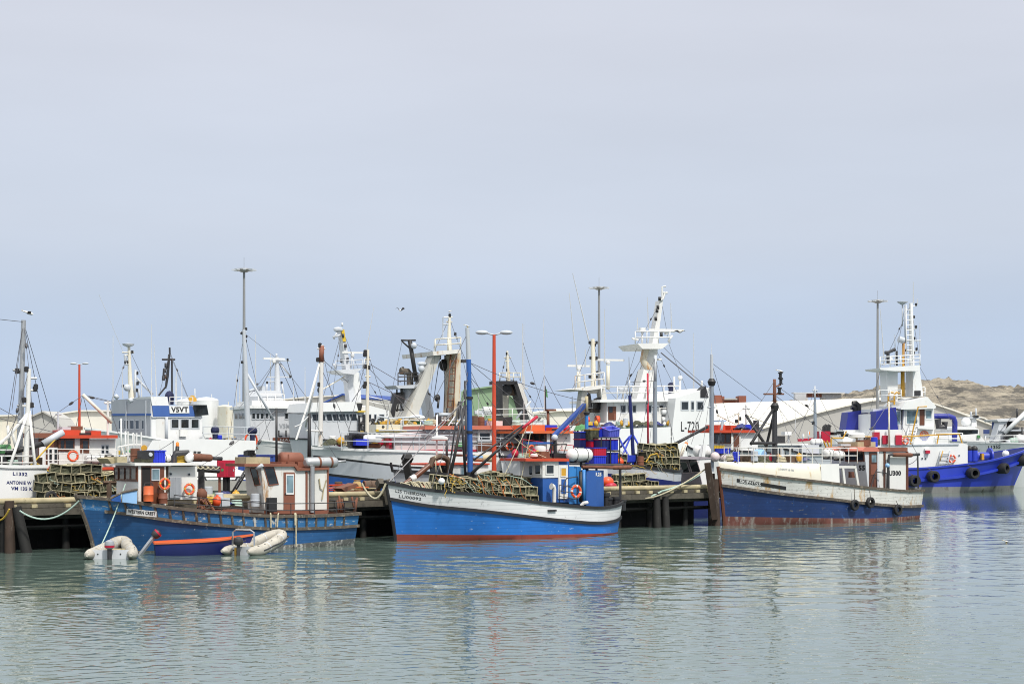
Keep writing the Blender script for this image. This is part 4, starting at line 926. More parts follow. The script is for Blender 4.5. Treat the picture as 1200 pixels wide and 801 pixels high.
    cr('olive net covered crate just right of the pale blue mast', 693, 515.5, .3, 'olive', 'gold', .56, .5, .55); cr('upright blue and red striped crate between the olive and violet ones', 702, 513, .3, 'plasticblue', 'crimson', .36, .5, .5)
    cr('tilted violet blue crate on top of the black cage', 715, 510.8, -.1, 'plum', 'plum', .72, .6, .42, (.25, -.12)); cr('crimson crate beneath the olive net covered one', 695, 523.8, .3, 'crimson', 'navy', .7, .5, .34)
    # mast at the stern and tall foremast
    o = T.tube([(687.5, 592), (687.5, 484)], [.11, .09], 'brightblue', 'mizzen_mast', .5, 10); mb = MB(); mb.lathe(T.q(687.5, 486, .5), (0, 0, 1), [(0, .13), (.12, .18), (.18, .1)], 10); T.part('mast_cap', mb, 'darksteel', o)
    T.tube([(687.5, 484), (687.3, 464)], .09, 'bullrail', 'topmast', .5, 8)
    mb = MB(); mb.prism(T.poly([(687, 472), (686, 478), (652, 511), (650.5, 509)], .45), (0, .3, 0)); T.part('furled_awning', mb, 'canopyblue')
    wire(T, T.q(686, 487, .45), T.q(645, 518, -.2), .03, 0, 'darksteel', 'boom')
    fm = T.tube([(551, 566), (550.6, 520), (549.2, 421)], [.14, .135, .12], 'blue', 'foremast', .2, 12); T.tube([(549.2, 421), (547.6, 384)], [.12, .10], 'lgrey', 'topmast', .2, 10, fm)
    mb = MB(); mb.lathe(T.q(551, 557.5, .2), (0, 0, 1), [(-.1, .22), (.2, .22)], 12); T.part('mast_collar', mb, 'black', fm)
    for y in (466, 506): mb = MB(); mb.lathe(T.q(550.2, y, .2), (0, 0, 1), [(-.06, .18), (.06, .18)], 12); T.part('mast_band', mb, 'black', fm)
    bm = T.tube([(553, 554, -.1), (614, 500, -.6)], [.075, .06], 'black', 'derrick_boom', 0, 8); T.tube([(612, 501.5, -.6), (629.5, 488, -.6)], [.065, .085], 'crimson', 'boom_tip', 0, 8, bm)
    T.tube([(553, 540, .6), (613, 498, 1.3)], .045, 'black', 'derrick_boom', 0, 8)
    for a, b, r in (((528, 556, .2), (545, 474, .3), .075), ((540, 470, .2), (545.5, 557, .3), .07), ((536, 480, 1.2), (526, 554, 1.0), .04)): T.tube([a, b], r, 'darksteel', 'mast_leg', 0, 8)
    A = T.q(549, 468, .2)
    for bpt in ((456, 564, 0), (497, 513, 0)): wire(T, A + Vector((-.2, 0, 0)), T.q(*bpt), .03, .05)
    for bpt in ((505, 575, -1), (600, 560, -1.5), (634, 541, -.5)): wire(T, T.q(549.8, 440, .2), T.q(*bpt), .014)
    wire(T, T.q(627, 489, -.6), T.q(549.5, 424, .2), .014); wire(T, T.q(625, 490, -.6), T.q(606, 585, -1), .02, 0, 'rope'); wire(T, T.q(620, 495, -.6), T.q(592, 555, -1), .02, 0, 'rope'); wire(T, T.q(603, 513, -.5), T.q(640, 536, -1), .02, 0.1, 'rope')
    gull('g', 'seagull perched on the tip of the tall blue foremast', T.l2w(T.q(547.6, 384, .2)), R(200), sc=.42)
    # roof gear
    mb = MB(); mb.box2(T.q(617.5, 517.6, -.1), T.q(647, 520, .2)); ro = T.part('scanner_bar', mb, 'blue'); mb = MB(); mb.lathe(T.q(632.5, 538, 0), (0, 0, 1), [(0, .12), (.3, .1), (.34, .3), (.5, .34), (.66, .3), (.7, .1)], 12); T.part('scanner_base', mb, 'white', ro)
    radome(T, T.q(628, 535.5, -.4), .28)
    mb = MB()
    for p in ([(641, 537), (646, 520), (664, 520.5), (659, 537)], [(646, 537), (646, 519)], [(664, 520), (647, 521)]): mb.tube([T.q(*q, -.2) for q in p], .035, 5)
    mb.box2(T.q(649, 531, -.4), T.q(657, 537, .1)); mb.box2(T.q(650, 514, -.2), T.q(651.2, 531, -.1)); T.part('roof_rack', mb, 'black')
    mb = MB(); mb.ball(T.q(650, 512.5, -.15), .17, 10); T.part('searchlight', mb, 'lgrey')
    # stern rails and bollards
    pts = [T.q(655.5, 588, -1.75), T.q(676, 592, -1.95)]; railing(T, pts, .85, (.35, .68, 1), .85, .02, 'darksteel')
    mb = MB(); mb.tube([T.q(661, 587, -1.72), T.q(661, 566, -1.7), T.q(664, 560, -1.5), T.q(677, 558, -1.2)], .03, 5); T.part('grab_rail', mb, 'darksteel')
    for px, r_, h_ in ((713, .24, .45), (721.5, .22, .5), (730, .2, .35), (710, .22, .7)):
        mb = MB(); p = T.q(px, 593, -.5); mb.lathe(p - Vector((0, 0, .2)), (0, 0, 1), [(0, r_ * .8), (.2 + h_ * .7, r_ * .8), (.2 + h_ * .75, r_), (.2 + h_, r_)], 12); T.part('bollard', mb, 'black')
    mb = MB(); mb.tube([T.q(681, 592, -1.6), T.q(684, 589, -1.7), T.q(688, 588.5, -1.6)], .09, 7); T.part('cleat', mb, 'white')
    T.tube([(726.5, 592), (725.8, 546)], .035, 'darksteel', 'stern_stanchion', -.2, 6)
    # foredeck: rope coils and old spar
    mb = MB(); rr = random.Random(8)
    for k in range(12):
        a = 470 + k * 2.4; mb.tube([T.q(a - 3, 575, -.2 + k * .03), T.q(a, 564.5 + rr.random() * 3, -.3), T.q(a + 9, 563.5 + rr.random() * 4, -.5), T.q(a + 17, 577 + rr.random() * 2, -.7)], .045, 5)
    T.part('coiled_rope', mb, 'rope')
    T.tube([(474, 566), (486, 559), (503, 545)], [.09, .13, .13], 'gold' if False else 'varnish', 'wooden_spar', .2, 10); T.tube([(481, 561.5), (486.5, 558.5)], .15, 'white', 'spar_lashing', .2, 8)
    # traps on the foredeck
    Gt = 'lobster traps on the bright blue boat'
    rows = [  # t, first px, count, base y at left, slope per trap, layers
        (-1.35, 512, 8, 586, 1.6, 3, 13.6), (-.55, 512, 8, 585, 1.5, 3, 13.4), (.25, 575, 4, 586, 1.0, 4, 13.2), (.9, 575, 3, 586, 1.0, 4, 13.0)]
    rr = random.Random(21)
    for t, p0, n, y0, sl_, lay, stp in rows:
        for i in range(n):
            px = p0 + stp * i * 1.12 + rr.uniform(-1, 1)
            f = (px - 464) / 267; base = H.zs(f) - .42
            top = lay + (1 if (t > -.6 and 3 < i < 7 and lay == 3) else 0) - (1 if i == n - 1 and lay == 3 and t < -1 else 0)
            for k in range(top):
                p = T.q(px + rr.uniform(-.7, .7), 580, t + rr.uniform(-.05, .05)); p.z = base + k * .415
                if abs(t) + .42 > abs(H.pt(max(0, (p.x - .5) / H.L), H.zs(f), -1).y): continue
                trap('pale lath lobster trap with olive netting, stacked on the bright blue boat', Gt, T.l2w(p), T.th + rr.uniform(-.42, .42), rr.uniform(-.14, .14), rr.uniform(-.12, .12), rope=rr.choice((0, 0, 0, 1, 1, 2)))
    mb = MB(); mb.ball(T.q(517.5, 563.5, -1.7), .16, 10); T.part('white_float', mb, 'shipwhite')
    for k in range(5):
        x = 560 + k * 11; mb = MB(); mb.tube([T.q(x, 557 + k, -1.7), T.q(x + 5, 565 + k, -1.75), T.q(x + 7, 575 + k, -1.75), T.q(x + 13, 582 + k, -1.72)], .016, 4); T.part('tangled_line', mb, 'orope')
    for k in range(22):                               # lines left lying over the stack
        x, y = rr.uniform(512, 606), rr.uniform(553, 566); p = [T.q(x, y, -1.3)]
        for j in range(5): x += rr.uniform(-3, 8); y += rr.uniform(.5, 6); p.append(T.q(x, min(y, 584), -1.72 + rr.uniform(-.06, .06)))
        mb = MB(); mb.tube(p, rr.uniform(.010, .018), 4); T.part('tangled_line', mb, rr.choice(('orope', 'grope', 'rope', 'rope', 'yrope')))
    return T, H
MD, MDH = middle()

# ================================================================== navy and white boat at the right
def skip():
    T = Thing('fishing_boat', 'navy and rust streaked white fishing boat with cream whaleback bow and grey wheelhouse', 'fishing boat', W(849, 96), R(36))
    sheer = [(0, 3.18), (.2, 2.68), (.42, 2.32), (.55, 2.1), (.68, 1.93), (.84, 1.76), (1, 1.72)]
    H = Hull(T, 15.0, 2.4, sheer, .45, .05, fe=.4, pe=2.1, fa=.6, tr=.62, pa=2.2, few=.48, pew=1.6, trw=.5)
    mw = M['whitewash']
    mn = paint('scuffed_navy_hull', (.009, .032, .125), .5, var=.25, wear=.20, wearcol=(.02, .085, .27), wear2=.10, wear2col=(.12, .12, .13), streak=False, planks=1.5)
    mr = paint('rusty_boottop', (.13, .045, .035), .8, var=.3, wear=.45, wearcol=(.28, .25, .23), scale=1.5)
    H.shell([(-.6, 0), (0, 0), (lambda f: .5 - .28 * min(1, f * 1.6), 1), (('s', -1.0), 2), (('s', -.86), 3), (('s', 0), 3)], [mr, mn, 'rail', mw], bul=.55, deckmat='wood', inner='lgrey')
    H.strake(('s', 0), .08, .14, 'rail', 'gunwale'); H.strake(('s', -.93), .12, .16, 'rail')
    mb = MB(); mb.tube([Vector((H.pt(0, z, 1).x - .02, 0, z)) for z in (-.4, .5, 1.4, 2.3, 3.3)], .1, 6); T.part('stem_post', mb, 'varnish')
    b = MB(); pts = []
    for x, y in [(863.8, 560.3), (921.4, 569.6), (920.8, 573.9), (863.2, 564.2)]:
        h, n, i, d = H.mb.bvh().ray_cast(T.c, T.ray(x, y).normalized()); pts.append(h)
    # board follows the plank curve in four lengths
    bl = MB()
    for k in range(6):
        q = []
        for u in (k / 6, (k + 1) / 6):
            for top in (1, 0):
                x = 863.5 + 57.6 * u; y = 560.3 + 9.3 * u + (0 if top else 4.1); h, n, i, d = H.mb.bvh().ray_cast(T.c, T.ray(x, y).normalized()); q.append(h + (n if n.y < 0 else -n) * .02)
        bl.add(q, [(0, 1, 3, 2)])
    o = T.part('name_board', bl, 'black'); lettering(T, 'SKIPNESS', [(867, 561.4), (891.5, 565.4), (891.2, 569), (866.7, 565)], [bl], 'letterw', o, bold=.02)
    # whaleback: plating above the sheer that falls inwards, ending at the working deck
    f1 = .375; fl = [f1 * i / 22 for i in range(23)]; wb = MB()
    for sd in (-1, 1):
        vs = []
        for f in fl:
            z0 = H.zs(f) + .06; zt = 3.58 - .14 * f / f1; a = H.pt(f, H.zs(f), sd, -.03); a.z = z0
            for k in range(6):
                u = k / 5; p = a.copy(); p.z = z0 + (zt - z0) * math.sin(u * math.pi / 2); p.y = sd * max(0.0, abs(a.y) - .35 * (1 - math.cos(u * math.pi / 2)) * min(1, abs(a.y) / .8)); vs.append(p)
        wb.add(vs, [(6 * i + k, 6 * i + k + 1, 6 * (i + 1) + k + 1, 6 * (i + 1) + k) for i in range(22) for k in range(5)], True)
    n0 = len(wb.v) // 2; tp = [wb.v[6 * i + 5] for i in range(23)] + [wb.v[n0 + 6 * i + 5] for i in range(22, -1, -1)]
    vs = []; 
    for i in range(23): vs += [wb.v[6 * i + 5], wb.v[n0 + 6 * i + 5]]
    wb.add(vs, [(2 * i, 2 * i + 1, 2 * i + 3, 2 * i + 2) for i in range(22)])
    wo_ = T.part('whaleback', wb, 'cream')
    def side(px, py):
        h, n, i, d = H.mb.bvh().ray_cast(T.c, T.ray(px, 562 + (px - 840) * .06).normalized()); return h
    for k in range(7):                                  # white side plating aft of it
        pass
    pl = MB(); vs = []
    for i in range(8):
        f = f1 - .01 + .095 * i / 7; z0 = H.zs(f) + .06; a = H.pt(f, H.zs(f), -1, -.02); vs += [Vector((a.x, a.y, z0)), Vector((a.x, a.y + .06, 3.42))]
    pl.add(vs, [(2 * i, 2 * i + 1, 2 * i + 3, 2 * i + 2) for i in range(7)]); T.part('side_plating', pl, 'white')
    zt = 3.40
    mb = MB(); yb = -2.3
    mb.prism(T.poly([(970, 545.2), (1003.6, 545.6), (1003.6, 548.4), (970, 548)], yb), (0, .12, 0)); mb.prism(T.poly([(987, 548), (989.3, 548), (992, 570), (989.5, 570)], yb), (0, .1, 0)); mb.prism(T.poly([(1001.6, 548), (1004, 548), (1008, 572), (1005.6, 572)], yb), (0, .1, 0)); T.part('side_frame', mb, 'white_rust')
    # rail above
    pts = []
    for i in range(12):
        f = .06 + .52 * i / 11; a = H.pt(min(f, .6), H.zs(f), -1, -.38 if f > .15 else -.12); a.z = 3.5 - .1 * f; pts.append(a)
    railing(T, pts, .86, (.5, 1), .95, .027, 'white_rust')
    pts2 = [Vector((p.x, -p.y, p.z)) for p in pts]; railing(T, pts2, .86, (.5, 1), .95, .022, 'white_rust')
    lettering(T, 'LUDERITZ LB 355', [(911.5, 547.8), (930.5, 549.6), (930.5, 551.8), (911.5, 550)], [wb], 'grey', wo_, .02)
    # wheelhouse
    HO, np_, fp, pp, hm = house(T, [(1013, 527), (1030, 527), (1030, 576), (1017.5, 576)], -1.5, 1.3, 'shipgrey', 'wheelhouse')
    slab(T, [(990, 527.6), (1003, 524.6), (1017, 523.2), (1030, 527.2), (1030, 529.2), (990, 529.2)], -1.65, 1.45, 'orange', 'roof', HO) if False else None
    mb = MB(); mb.prism(T.poly([(1010.5, 528.8), (1010.5, 527.4), (1014, 523.6), (1028, 523.6), (1030.5, 527.4), (1030.5, 528.8)], -1.65), (0, 3.1, 0)); T.part('roof', mb, paint('faded_coral_paint', (.50, .16, .11), .55, var=.1, wear=.1), HO)
    fx = T.q(1013, 535, -1.5).x
    wd = MB(); p0, n0_ = fp
    for x0, x1 in ((990.8, 995), (996, 1003), (1004, 1011.5)): window(T, [(x0, 530), (x1, 530), (x1 + .6, 539), (x0 + .6, 539)], fp, 'glass', 'varnish', .07, parent=HO)
    lettering(T, 'L 55', [(1000.5, 544.6), (1013.8, 544.6), (1013.8, 551), (1000.5, 551)], [(p0 + n0_.normalized() * .0, n0_)], 'letter', HO, bold=.05)
    d = slab(T, rect(1019, 529.5, 1028.2, 570.5), -1.54, -1.49, 'varnish', 'door', HO); window(T, rect(1021, 532.5, 1027, 541.5), ((0, -1.54, 0), (0, 1, 0)), 'glassblue', 'varnish', .04, parent=d); slab(T, rect(1020.8, 543.5, 1027.2, 556), -1.56, -1.535, 'rustbrown', 'door_panel', d)
    C2, np2, _, _, cm = house(T, [(1030.2, 528), (1063, 528), (1063, 577), (1030.2, 577)], -1.3, 1.1, 'white', 'after_cabin')
    slab(T, rect(1029.8, 524, 1063.6, 528.4), -1.42, 1.25, 'rustbrown', 'roof', C2); slab(T, rect(1036, 528.5, 1038, 574), -1.36, -1.28, 'varnish', 'corner_strip', C2); slab(T, rect(1062.2, 528.5, 1064.6, 574), -1.34, 1.1, 'varnish', 'corner_strip', C2); slab(T, rect(1041, 533, 1042.5, 574), -1.34, -1.29, 'rail', 'corner_strip', C2)
    lettering(T, 'U300', [(1041.5, 551), (1055.8, 551), (1055.8, 557), (1041.5, 557)], [cm], 'letter', C2, bold=.05)
    o = cyl_px(T, (1046, 532.4), (1069, 533), 2.7, -1.6, 'rust', 'silencer', 12); T.tube([(1069, 532.5), (1077, 532)], .09, 'darksteel', 'tail_pipe', -1.6, 8, o); T.tube([(1046, 532.4), (1042, 533), (1041, 540), (1041, 573)], .08, 'darksteel', 'exhaust_pipe', -1.6, 8)
    mb = MB(); mb.bar(T.q(1076, 572, -1.3), T.q(1075.4, 532, -1.3), .09); mb.bar(T.q(1064, 532, -1.3), T.q(1077, 532, -1.3), .09); mb.bar(T.q(1076, 572, 1.2), T.q(1075.4, 532, 1.2), .09); T.part('stern_gallows', mb, 'darksteel')
    wire(T, T.q(1075, 537, -1.3), T.q(1064.5, 544, -1.3), .02, .06)
    pts = [T.q(1027.5, 572, -1.8), T.q(1039, 573.5, -1.9)]; railing(T, pts, .98, (1.0, .05), .7, .03, 'darksteel')
    mb = MB(); mb.tube([T.q(1020.5, 571, -1.8), T.q(1026, 553, -1.8), T.q(1028, 549, -1.8)], .03, 5); T.part('hand_rail', mb, 'darksteel')
    mb = MB(); mb.ball(T.q(1040, 545, -1.65), .14, 8); T.part('blue_float', mb, 'lblue')
    slab(T, rect(996.5, 552.5, 1003, 559.5), -1.9, -1.75, 'varnish', 'hatch_box')
    raft(T, (966, 531.2), (976, 531.2), 5.4, -.6); raft(T, (978, 533), (988, 533), 5.2, -.3)
    # roof gear
    slab(T, rect(1005, 517.5, 1026, 523.4), -.8, .8, 'bullrail', 'roof_box')
    T.tube([(1004, 524), (1004, 513)], .06, 'white', 'radome_post', .2, 6); radome(T, T.q(1004, 513, .2), .5); slab(T, rect(985.5, 520, 997, 522.2), -.5, .2, 'lgrey', 'roof_lamp')
    T.tube([(1042.3, 524), (1041.6, 470)], .05, 'cream', 'aerial_post', .3, 6)
    # foremast with struts
    ms = T.tube([(908, 566), (907.8, 476)], [.17, .14], 'darksteel', 'foremast', .1, 10); T.tube([(907.8, 476), (907.6, 444)], [.12, .09], 'rust', 'topmast', .1, 8, ms)
    mb = MB(); mb.bar(T.q(895, 461.5, .1), T.q(918.5, 461.5, .1), .07); mb.bar(T.q(907, 453.5, .1), T.q(915, 450.5, .1), .07); T.part('crosstree', mb, 'rust', ms)
    for x, y in ((915, 450), (913.5, 460.5), (914.5, 443)): mb = MB(); mb.lathe(T.q(x, y, .1), (0, 0, 1), [(0, .14), (.04, .14), (.05, .09), (.26, .09), (.27, .14), (.34, .14)], 8); T.part('mast_lamp', mb, 'black', ms)
    mb = MB(); mb.lathe(T.q(907.8, 477, .1), (0, 0, 1), [(-.2, .2), (.1, .26), (.25, .15)], 10); T.part('mast_collar', mb, 'black', ms)
    for a, b in (((907, 478, .1), (880, 520, -1.2)), ((874, 486, 1.2), (897, 521, -.3)), ((880, 519, -1.2), (910, 519, .1)), ((908.5, 478, .1), (894, 540, 1.5))): T.tube([a, b], .085, 'black', 'mast_strut', 0, 8)
    gull('g', 'seagull with dark back standing on the lamp of the black foremast', T.l2w(T.q(914.5, 437.4, .1)), R(180), sc=.6)
    for a, b in (((907, 470, .1), (846, 545, 0)), ((907, 462, .1), (993, 526, -.4)), ((907, 470, .1), (960, 545, -2))): wire(T, T.q(*a), T.q(*b), .016)
    for px, py, rx, ry, lab in ((1001.6, 591.4, 1001, 572, 'black tyre fender hanging amidships on the rust streaked hull, furthest forward of three'), (1020, 588.4, 1019, 573, 'black tyre fender hanging below the brown wheelhouse door'), (1052.3, 597, 1050, 586, 'black tyre fender hanging lowest near the stern of the navy boat')):
        h, n, i, d = H.mb.bvh().ray_cast(T.c, T.ray(px, py).normalized()); tyre(px, py, T, h.y - .26, 6.4, lab, (rx, ry), .2, 'tyre fenders on the navy boat')
    # working deck clutter
    mb = MB(); mb.lathe(T.q(971, 556, 1.0), (1, 0, 0), [(-.4, .3), (.4, .3)], 10); T.part('deck_drum', mb, 'plasticblue'); mb = MB(); mb.tube([T.q(976, 568, .3), T.q(976, 556, .3), T.q(979, 553, .3)], .13, 8); T.part('vent_cowl', mb, 'grey'); mb = MB(); mb.box2(T.q(981, 549, .9), T.q(985, 566, 1.1)); T.part('winch_post', mb, 'darksteel')
    mb = MB(); rr = random.Random(9)
    for k in range(9): x = 852 + rr.random() * 40; mb.tube([T.q(x, 541, rr.uniform(-.6, .8)), T.q(x + rr.uniform(-6, 8), 533 + rr.random() * 5, .2)], .06, 6)
    mb.prism(T.poly([(866, 541), (870, 534), (880, 532), (886, 541)], -.3), (0, .9, 0)); T.part('anchor_gear', mb, 'wood')
    mb = MB(); mb.lathe(T.q(890, 536, .9), (.3, -1, 0), [(-.3, .42), (-.2, .5), (.2, .5), (.3, .42)], 14); T.part('blue_reel', mb, 'lblue'); slab(T, rect(880, 534.5, 901, 537), 1.2, 1.4, 'red', 'anchor_bar')
    return T, H
SK, SKH = skip()

# ================================================================== small boats at the left hull
def rib(label, px, py, fwd, length, half, th, bowlift, transom='shipgrey', bar_=False, engine_red=False, vee=.62):
    """inflatable seen from astern: local x to starboard, y ahead"""
    T = Thing('inflatable_dinghy', label, 'dinghy', W(px, CAMZ * FPX / (py - CY)), th, 'inflatable dinghies'); r = .24; L = length
    path = []; rs = []
    for i in range(25):
        u = i / 24; a = math.pi * u
        if u < .36: k = u / .36; x, y = -half * (1 - (1 - vee) * k * k), -.5 + k * (L * .72 + .1)
        elif u > .64: k = (1 - u) / .36; x, y = half * (1 - (1 - vee) * k * k), -.5 + k * (L * .72 + .1)
        else: k = (u - .36) / .28; x = -half * vee * math.cos(math.pi * k); y = L * .72 - .4 + math.sin(math.pi * k) * (L * .22)
        y2 = max(0, (y - L * .1) / (L * .8)); path.append((x, y, r * .75 + bowlift * y2 ** 1.25)); e = min(i, 24 - i); rs.append(r * (.25, .75, .95)[e] if e < 3 else r)
    mb = MB(); mb.tube(path, rs, 12); tb = T.part('buoyancy_tube', mb, 'rib')
    mb = MB(); mb.tube([(x * 1.0 + (.235 if x > 0 else -.235) * (1 if abs(x) > .3 else 0), y + (.2 if abs(x) < .5 else 0), z + .02) for x, y, z in path[3:-3]], .03, 5); T.part('rubbing_strip', mb, 'darksteel', tb)
    for i in (5, 9, 15, 19):
        a, b = Vector(path[i]), Vector(path[i + 1]); mb = MB(); mb.lathe(a, b - a, [(-.03, r * 1.012), (.03, r * 1.012)], 12); T.part('seam_band', mb, 'lgrey', tb)
    mb = MB()
    for i in list(range(4, 11, 2)) + list(range(14, 21, 2)):
        p, q = [Vector(path[j]) + Vector((.10 if path[j][0] > 0 else -.10, 0, r * .95)) for j in (i, min(i + 2, 24))]; mb.tube(sag(p, q, .06, 5), .014, 4)
    T.part('grab_line', mb, 'darksteel', tb)
    mb = MB(); n = 10
    vs = []
    for i in range(n + 1):
        y = L * .86 * i / n; wd = half * (.92 - .4 * (i / n) ** 2); y2 = max(0, (y - L * .35) / (L * .6)); vs += [(-wd, y, .08 + bowlift * .8 * y2 ** 1.6), (wd, y, .08 + bowlift * .8 * y2 ** 1.6)]
    mb.add(vs, [(2 * i, 2 * i + 1, 2 * i + 3, 2 * i + 2) for i in range(n)]); T.part('floor', mb, 'lgrey')
    mb = MB(); mb.box2((-half + .1, -.03, -.08), (half - .1, .03, .36)); tr = T.part('transom', mb, transom)
    for sx in (-.6, .45): k = MB(); k.lathe((sx * half, -.03, .2), (0, -1, 0), [(0, .03), (.02, .03)], 8); T.part('drain_plug', k, 'dark', tr)
    if bar_:
        k = MB(); k.tube([(-half + .1, .1, .2), (-half + .12, .1, .95), (-half + .3, .1, 1.05), (half - .3, .1, 1.05), (half - .12, .1, .95), (half - .1, .1, .2)], .035, 8); T.part('roll_bar', k, 'chrome')
        k = MB(); k.box2((-.12, -.05, -.02), (-.02, -.032, .3)); k.v = [v + Vector((-half * .35, 0, 0)) for v in k.v]; T.part('yellow_stripe', k, 'gold', tr)
    mb = MB(); mb.box2((-half + .2, L * .32, .3), (half - .2, L * .32 + .22, .34)); T.part('thwart', mb, 'bullrail')
    outboard(T, (-.02, -.12, 0), engine_red); return T
def outboard(T, p, red=False, tilt=0):
    p = Vector(p); Rm = Matrix.Rotation(tilt, 3, 'X'); mb = MB(); X = lambda x, y, z: p + Rm @ Vector((x, y, z))
    mb.lathe(X(0, -.1, .42), Rm @ Vector((0, .0, 1)), [(0, .13), (.06, .19), (.2, .2), (.3, .17), (.36, .06)], 12); o = T.part('outboard_motor', mb, 'darksteel' if not red else 'grey')
    k = MB(); k.lathe(X(0, -.1, .47), Rm @ Vector((0, 0, 1)), [(0, .197), (.09, .207)], 12); T.part('cowl_band', k, 'crimson' if red else 'black', o)
    k = MB(); k.bar(X(0, -.1, .42), X(0, -.1, -.45), .13); k.box(X(0, -.14, -.1), (.22, .36, .03)); k.lathe(X(0, -.1, -.5), Rm @ Vector((0, -1, 0)), [(-.2, .03), (-.1, .07), (.15, .07), (.2, .03)], 8); T.part('leg', k, 'darksteel', o)
    k = MB(); k.tube([X(0, -.05, .5), X(-.05, .3, .55), X(-.1, .55, .58)], .025, 6); T.part('tiller', k, 'black', o)
rib('small grey inflatable dinghy seen stern on with dark outboard, under the blue bow', 130, 654.5, 0, 3.35, .86, R(4), .42, engine_red=True, vee=.36)
rib('larger grey inflatable dinghy with steel roll bar, right of the orange edged launch', 283.5, 650, 0, 3.3, .66, R(-27), .62, bar_=True)
def launch():
    T = Thing('open_launch', 'navy open launch with orange gunwale tied between the two grey dinghies', 'launch', W(255, 72.0), R(36) if False else R(10))
    L = 3.7; T.root.location = W(182, 71.2); T.O = Vector(W(182, 71.2)); T.th = R(15); T.root.rotation_euler = (0, 0, T.th); T.Ri = Matrix.Rotation(-T.th, 3, 'Z'); T.c = T.Ri @ (Vector((0, 0, CAMZ)) - T.O)
    sheer = [(0, .78), (.35, .60), (1, .50)]
    H = Hull(T, L, .72, sheer, .4, .05, fe=.55, pe=2, fa=.7, tr=.8, pa=2, few=.65, pew=1.5, trw=.7, flip=True, draft=.3)
    H.shell([(-.2, 0), (0, 0), (('s', 0), 0)], ['navy'], bul=.36, deckmat='orange', inner='orange', thick=.05); H.strake(('s', .01), .04, .07, 'orange', 'gunwale')
    for f in (.3, .55, .8):
        mb = MB(); a = H.pt(f, H.zs(f) - .12, -1, -.05); b = H.pt(f, H.zs(f) - .12, 1, -.05); mb.box2((a.x - .12, a.y, a.z - .02), (b.x + .12, b.y, b.z + .02)); T.part('thwart', mb, 'orange')
    S = T; p = Vector((-.12, 0, .42)); mb = MB(); ax = Vector((-.75, 0, -.66))
    mb.lathe(p + Vector((.12, 0, .42)), -ax, [(-.12, .12), (-.04, .18), (.1, .19), (.2, .15), (.24, .05)], 12); o = T.part('outboard_motor', mb, 'darksteel'); k = MB(); k.lathe(p + Vector((.2, 0, .48)), -ax, [(0, .195), (.07, .19)], 12); T.part('cowl_band', k, 'crimson', o)
    k = MB(); k.bar(p + Vector((.1, 0, .4)), p + ax * .8, .12); k.lathe(p + ax * .85, (-.66, 0, .75), [(-.2, .03), (-.05, .06), (.15, .06)], 8); T.part('leg', k, 'grey', o)
    return T
launch()
# ================================================================== things standing on the pier and quay
def traps_on(T, t_list, px0, px1, y, layers, step, label, group, seed, base=None):
    rr = random.Random(seed)
    for t in t_list:
        px = px0
        while px < px1:
            p0 = T.q(px, y, t); n = layers(px, t) if callable(layers) else layers
            for k in range(n):
                p = p0 + Vector((rr.uniform(-.06, .06), rr.uniform(-.08, .08), 0)); p.z = (base if base is not None else PZ) + k * .41
                trap(label, group, T.l2w(p), T.th + rr.uniform(-.5, .5), rr.uniform(-.15, .15), rr.uniform(-.13, .13), rr.choice((0, 0, 0, 1, 2)))
            px += step + rr.uniform(-1, 1)
    for i in range(int((px1 - px0) / 5)):
        x, y0_ = rr.uniform(px0, px1), T.q(px0, y, t_list[0]); y_ = y - rr.uniform(12, 24); p = []
        for j in range(5): p.append(T.q(x, y_, t_list[0] - .34)); x += rr.uniform(-3, 7); y_ += rr.uniform(0, 5)
        mb = MB(); mb.tube(p, rr.uniform(.010, .018), 4); T.part('tangled_line', mb, rr.choice(('rope', 'grope', 'rope', 'yrope')))
traps_on(PIER, (2.9, 3.7), 55, 138, 580, lambda px, t: 4 if 70 < px < 116 else 3, 17.0, 'olive netted lobster trap in the stack on the pier at the left', 'lobster traps on the pier at the left', 5)
traps_on(PIER, (3.2, 4.2), 714, 772, 566, lambda px, t: 2 if 722 < px < 758 else 1, 15.5, 'weathered lobster trap heaped on the pier beside the blue tripod mast', 'lobster traps at the pier end', 6)
S = Thing('fire_hose_cabinet', 'crimson double doored cabinet on posts, standing on the pier', 'cabinet', PIER.l2w((PIER.q(264.5, 560, 3.6).x, 3.6, PZ)), R(12))
a = S.q(254.5, 539, 0); b = S.q(275.2, 559, 0); mb = MB(); mb.box2((a.x, 0, b.z), (b.x, .4, a.z)); bd = S.part('body', mb, 'crimson')
mid = (a.x + b.x) / 2
for x0, x1 in ((a.x + .02, mid - .012), (mid + .012, b.x - .02)):
    mb = MB(); mb.box2((x0, -.035, b.z + .03), (x1, -.003, a.z - .03)); d = S.part('door', mb, 'crimson'); c = (x0 + x1) / 2
    mb = MB(); mb.box2((c - .1, -.05, b.z + .1), (c + .1, -.037, a.z - .12)); S.part('panel', mb, paint('crimson_dark', (.30, .012, .035), .4), d)
    mb = MB(); mb.box((x0 + .05 if x0 < mid - .1 else x1 - .05, -.05, b.z + .35), (.03, .03, .1)); S.part('handle', mb, 'lgrey', d)
mb = MB(); mb.lathe((mid - .18, -.052, (a.z + b.z) / 2 - .05), (0, -1, 0), [(0, .07), (.01, .07)], 12); S.part('badge', mb, 'green')
for x in (a.x + .12, b.x - .28): mb = MB(); mb.bar((x, .2, 0), (x, .2, b.z), .09); S.part('leg', mb, 'rustbrown' if x < mid else 'black')
mb = MB(); mb.bar((mid + .0, .25, 0), (mid + .0, .25, b.z), .2); S.part('post', mb, 'black')
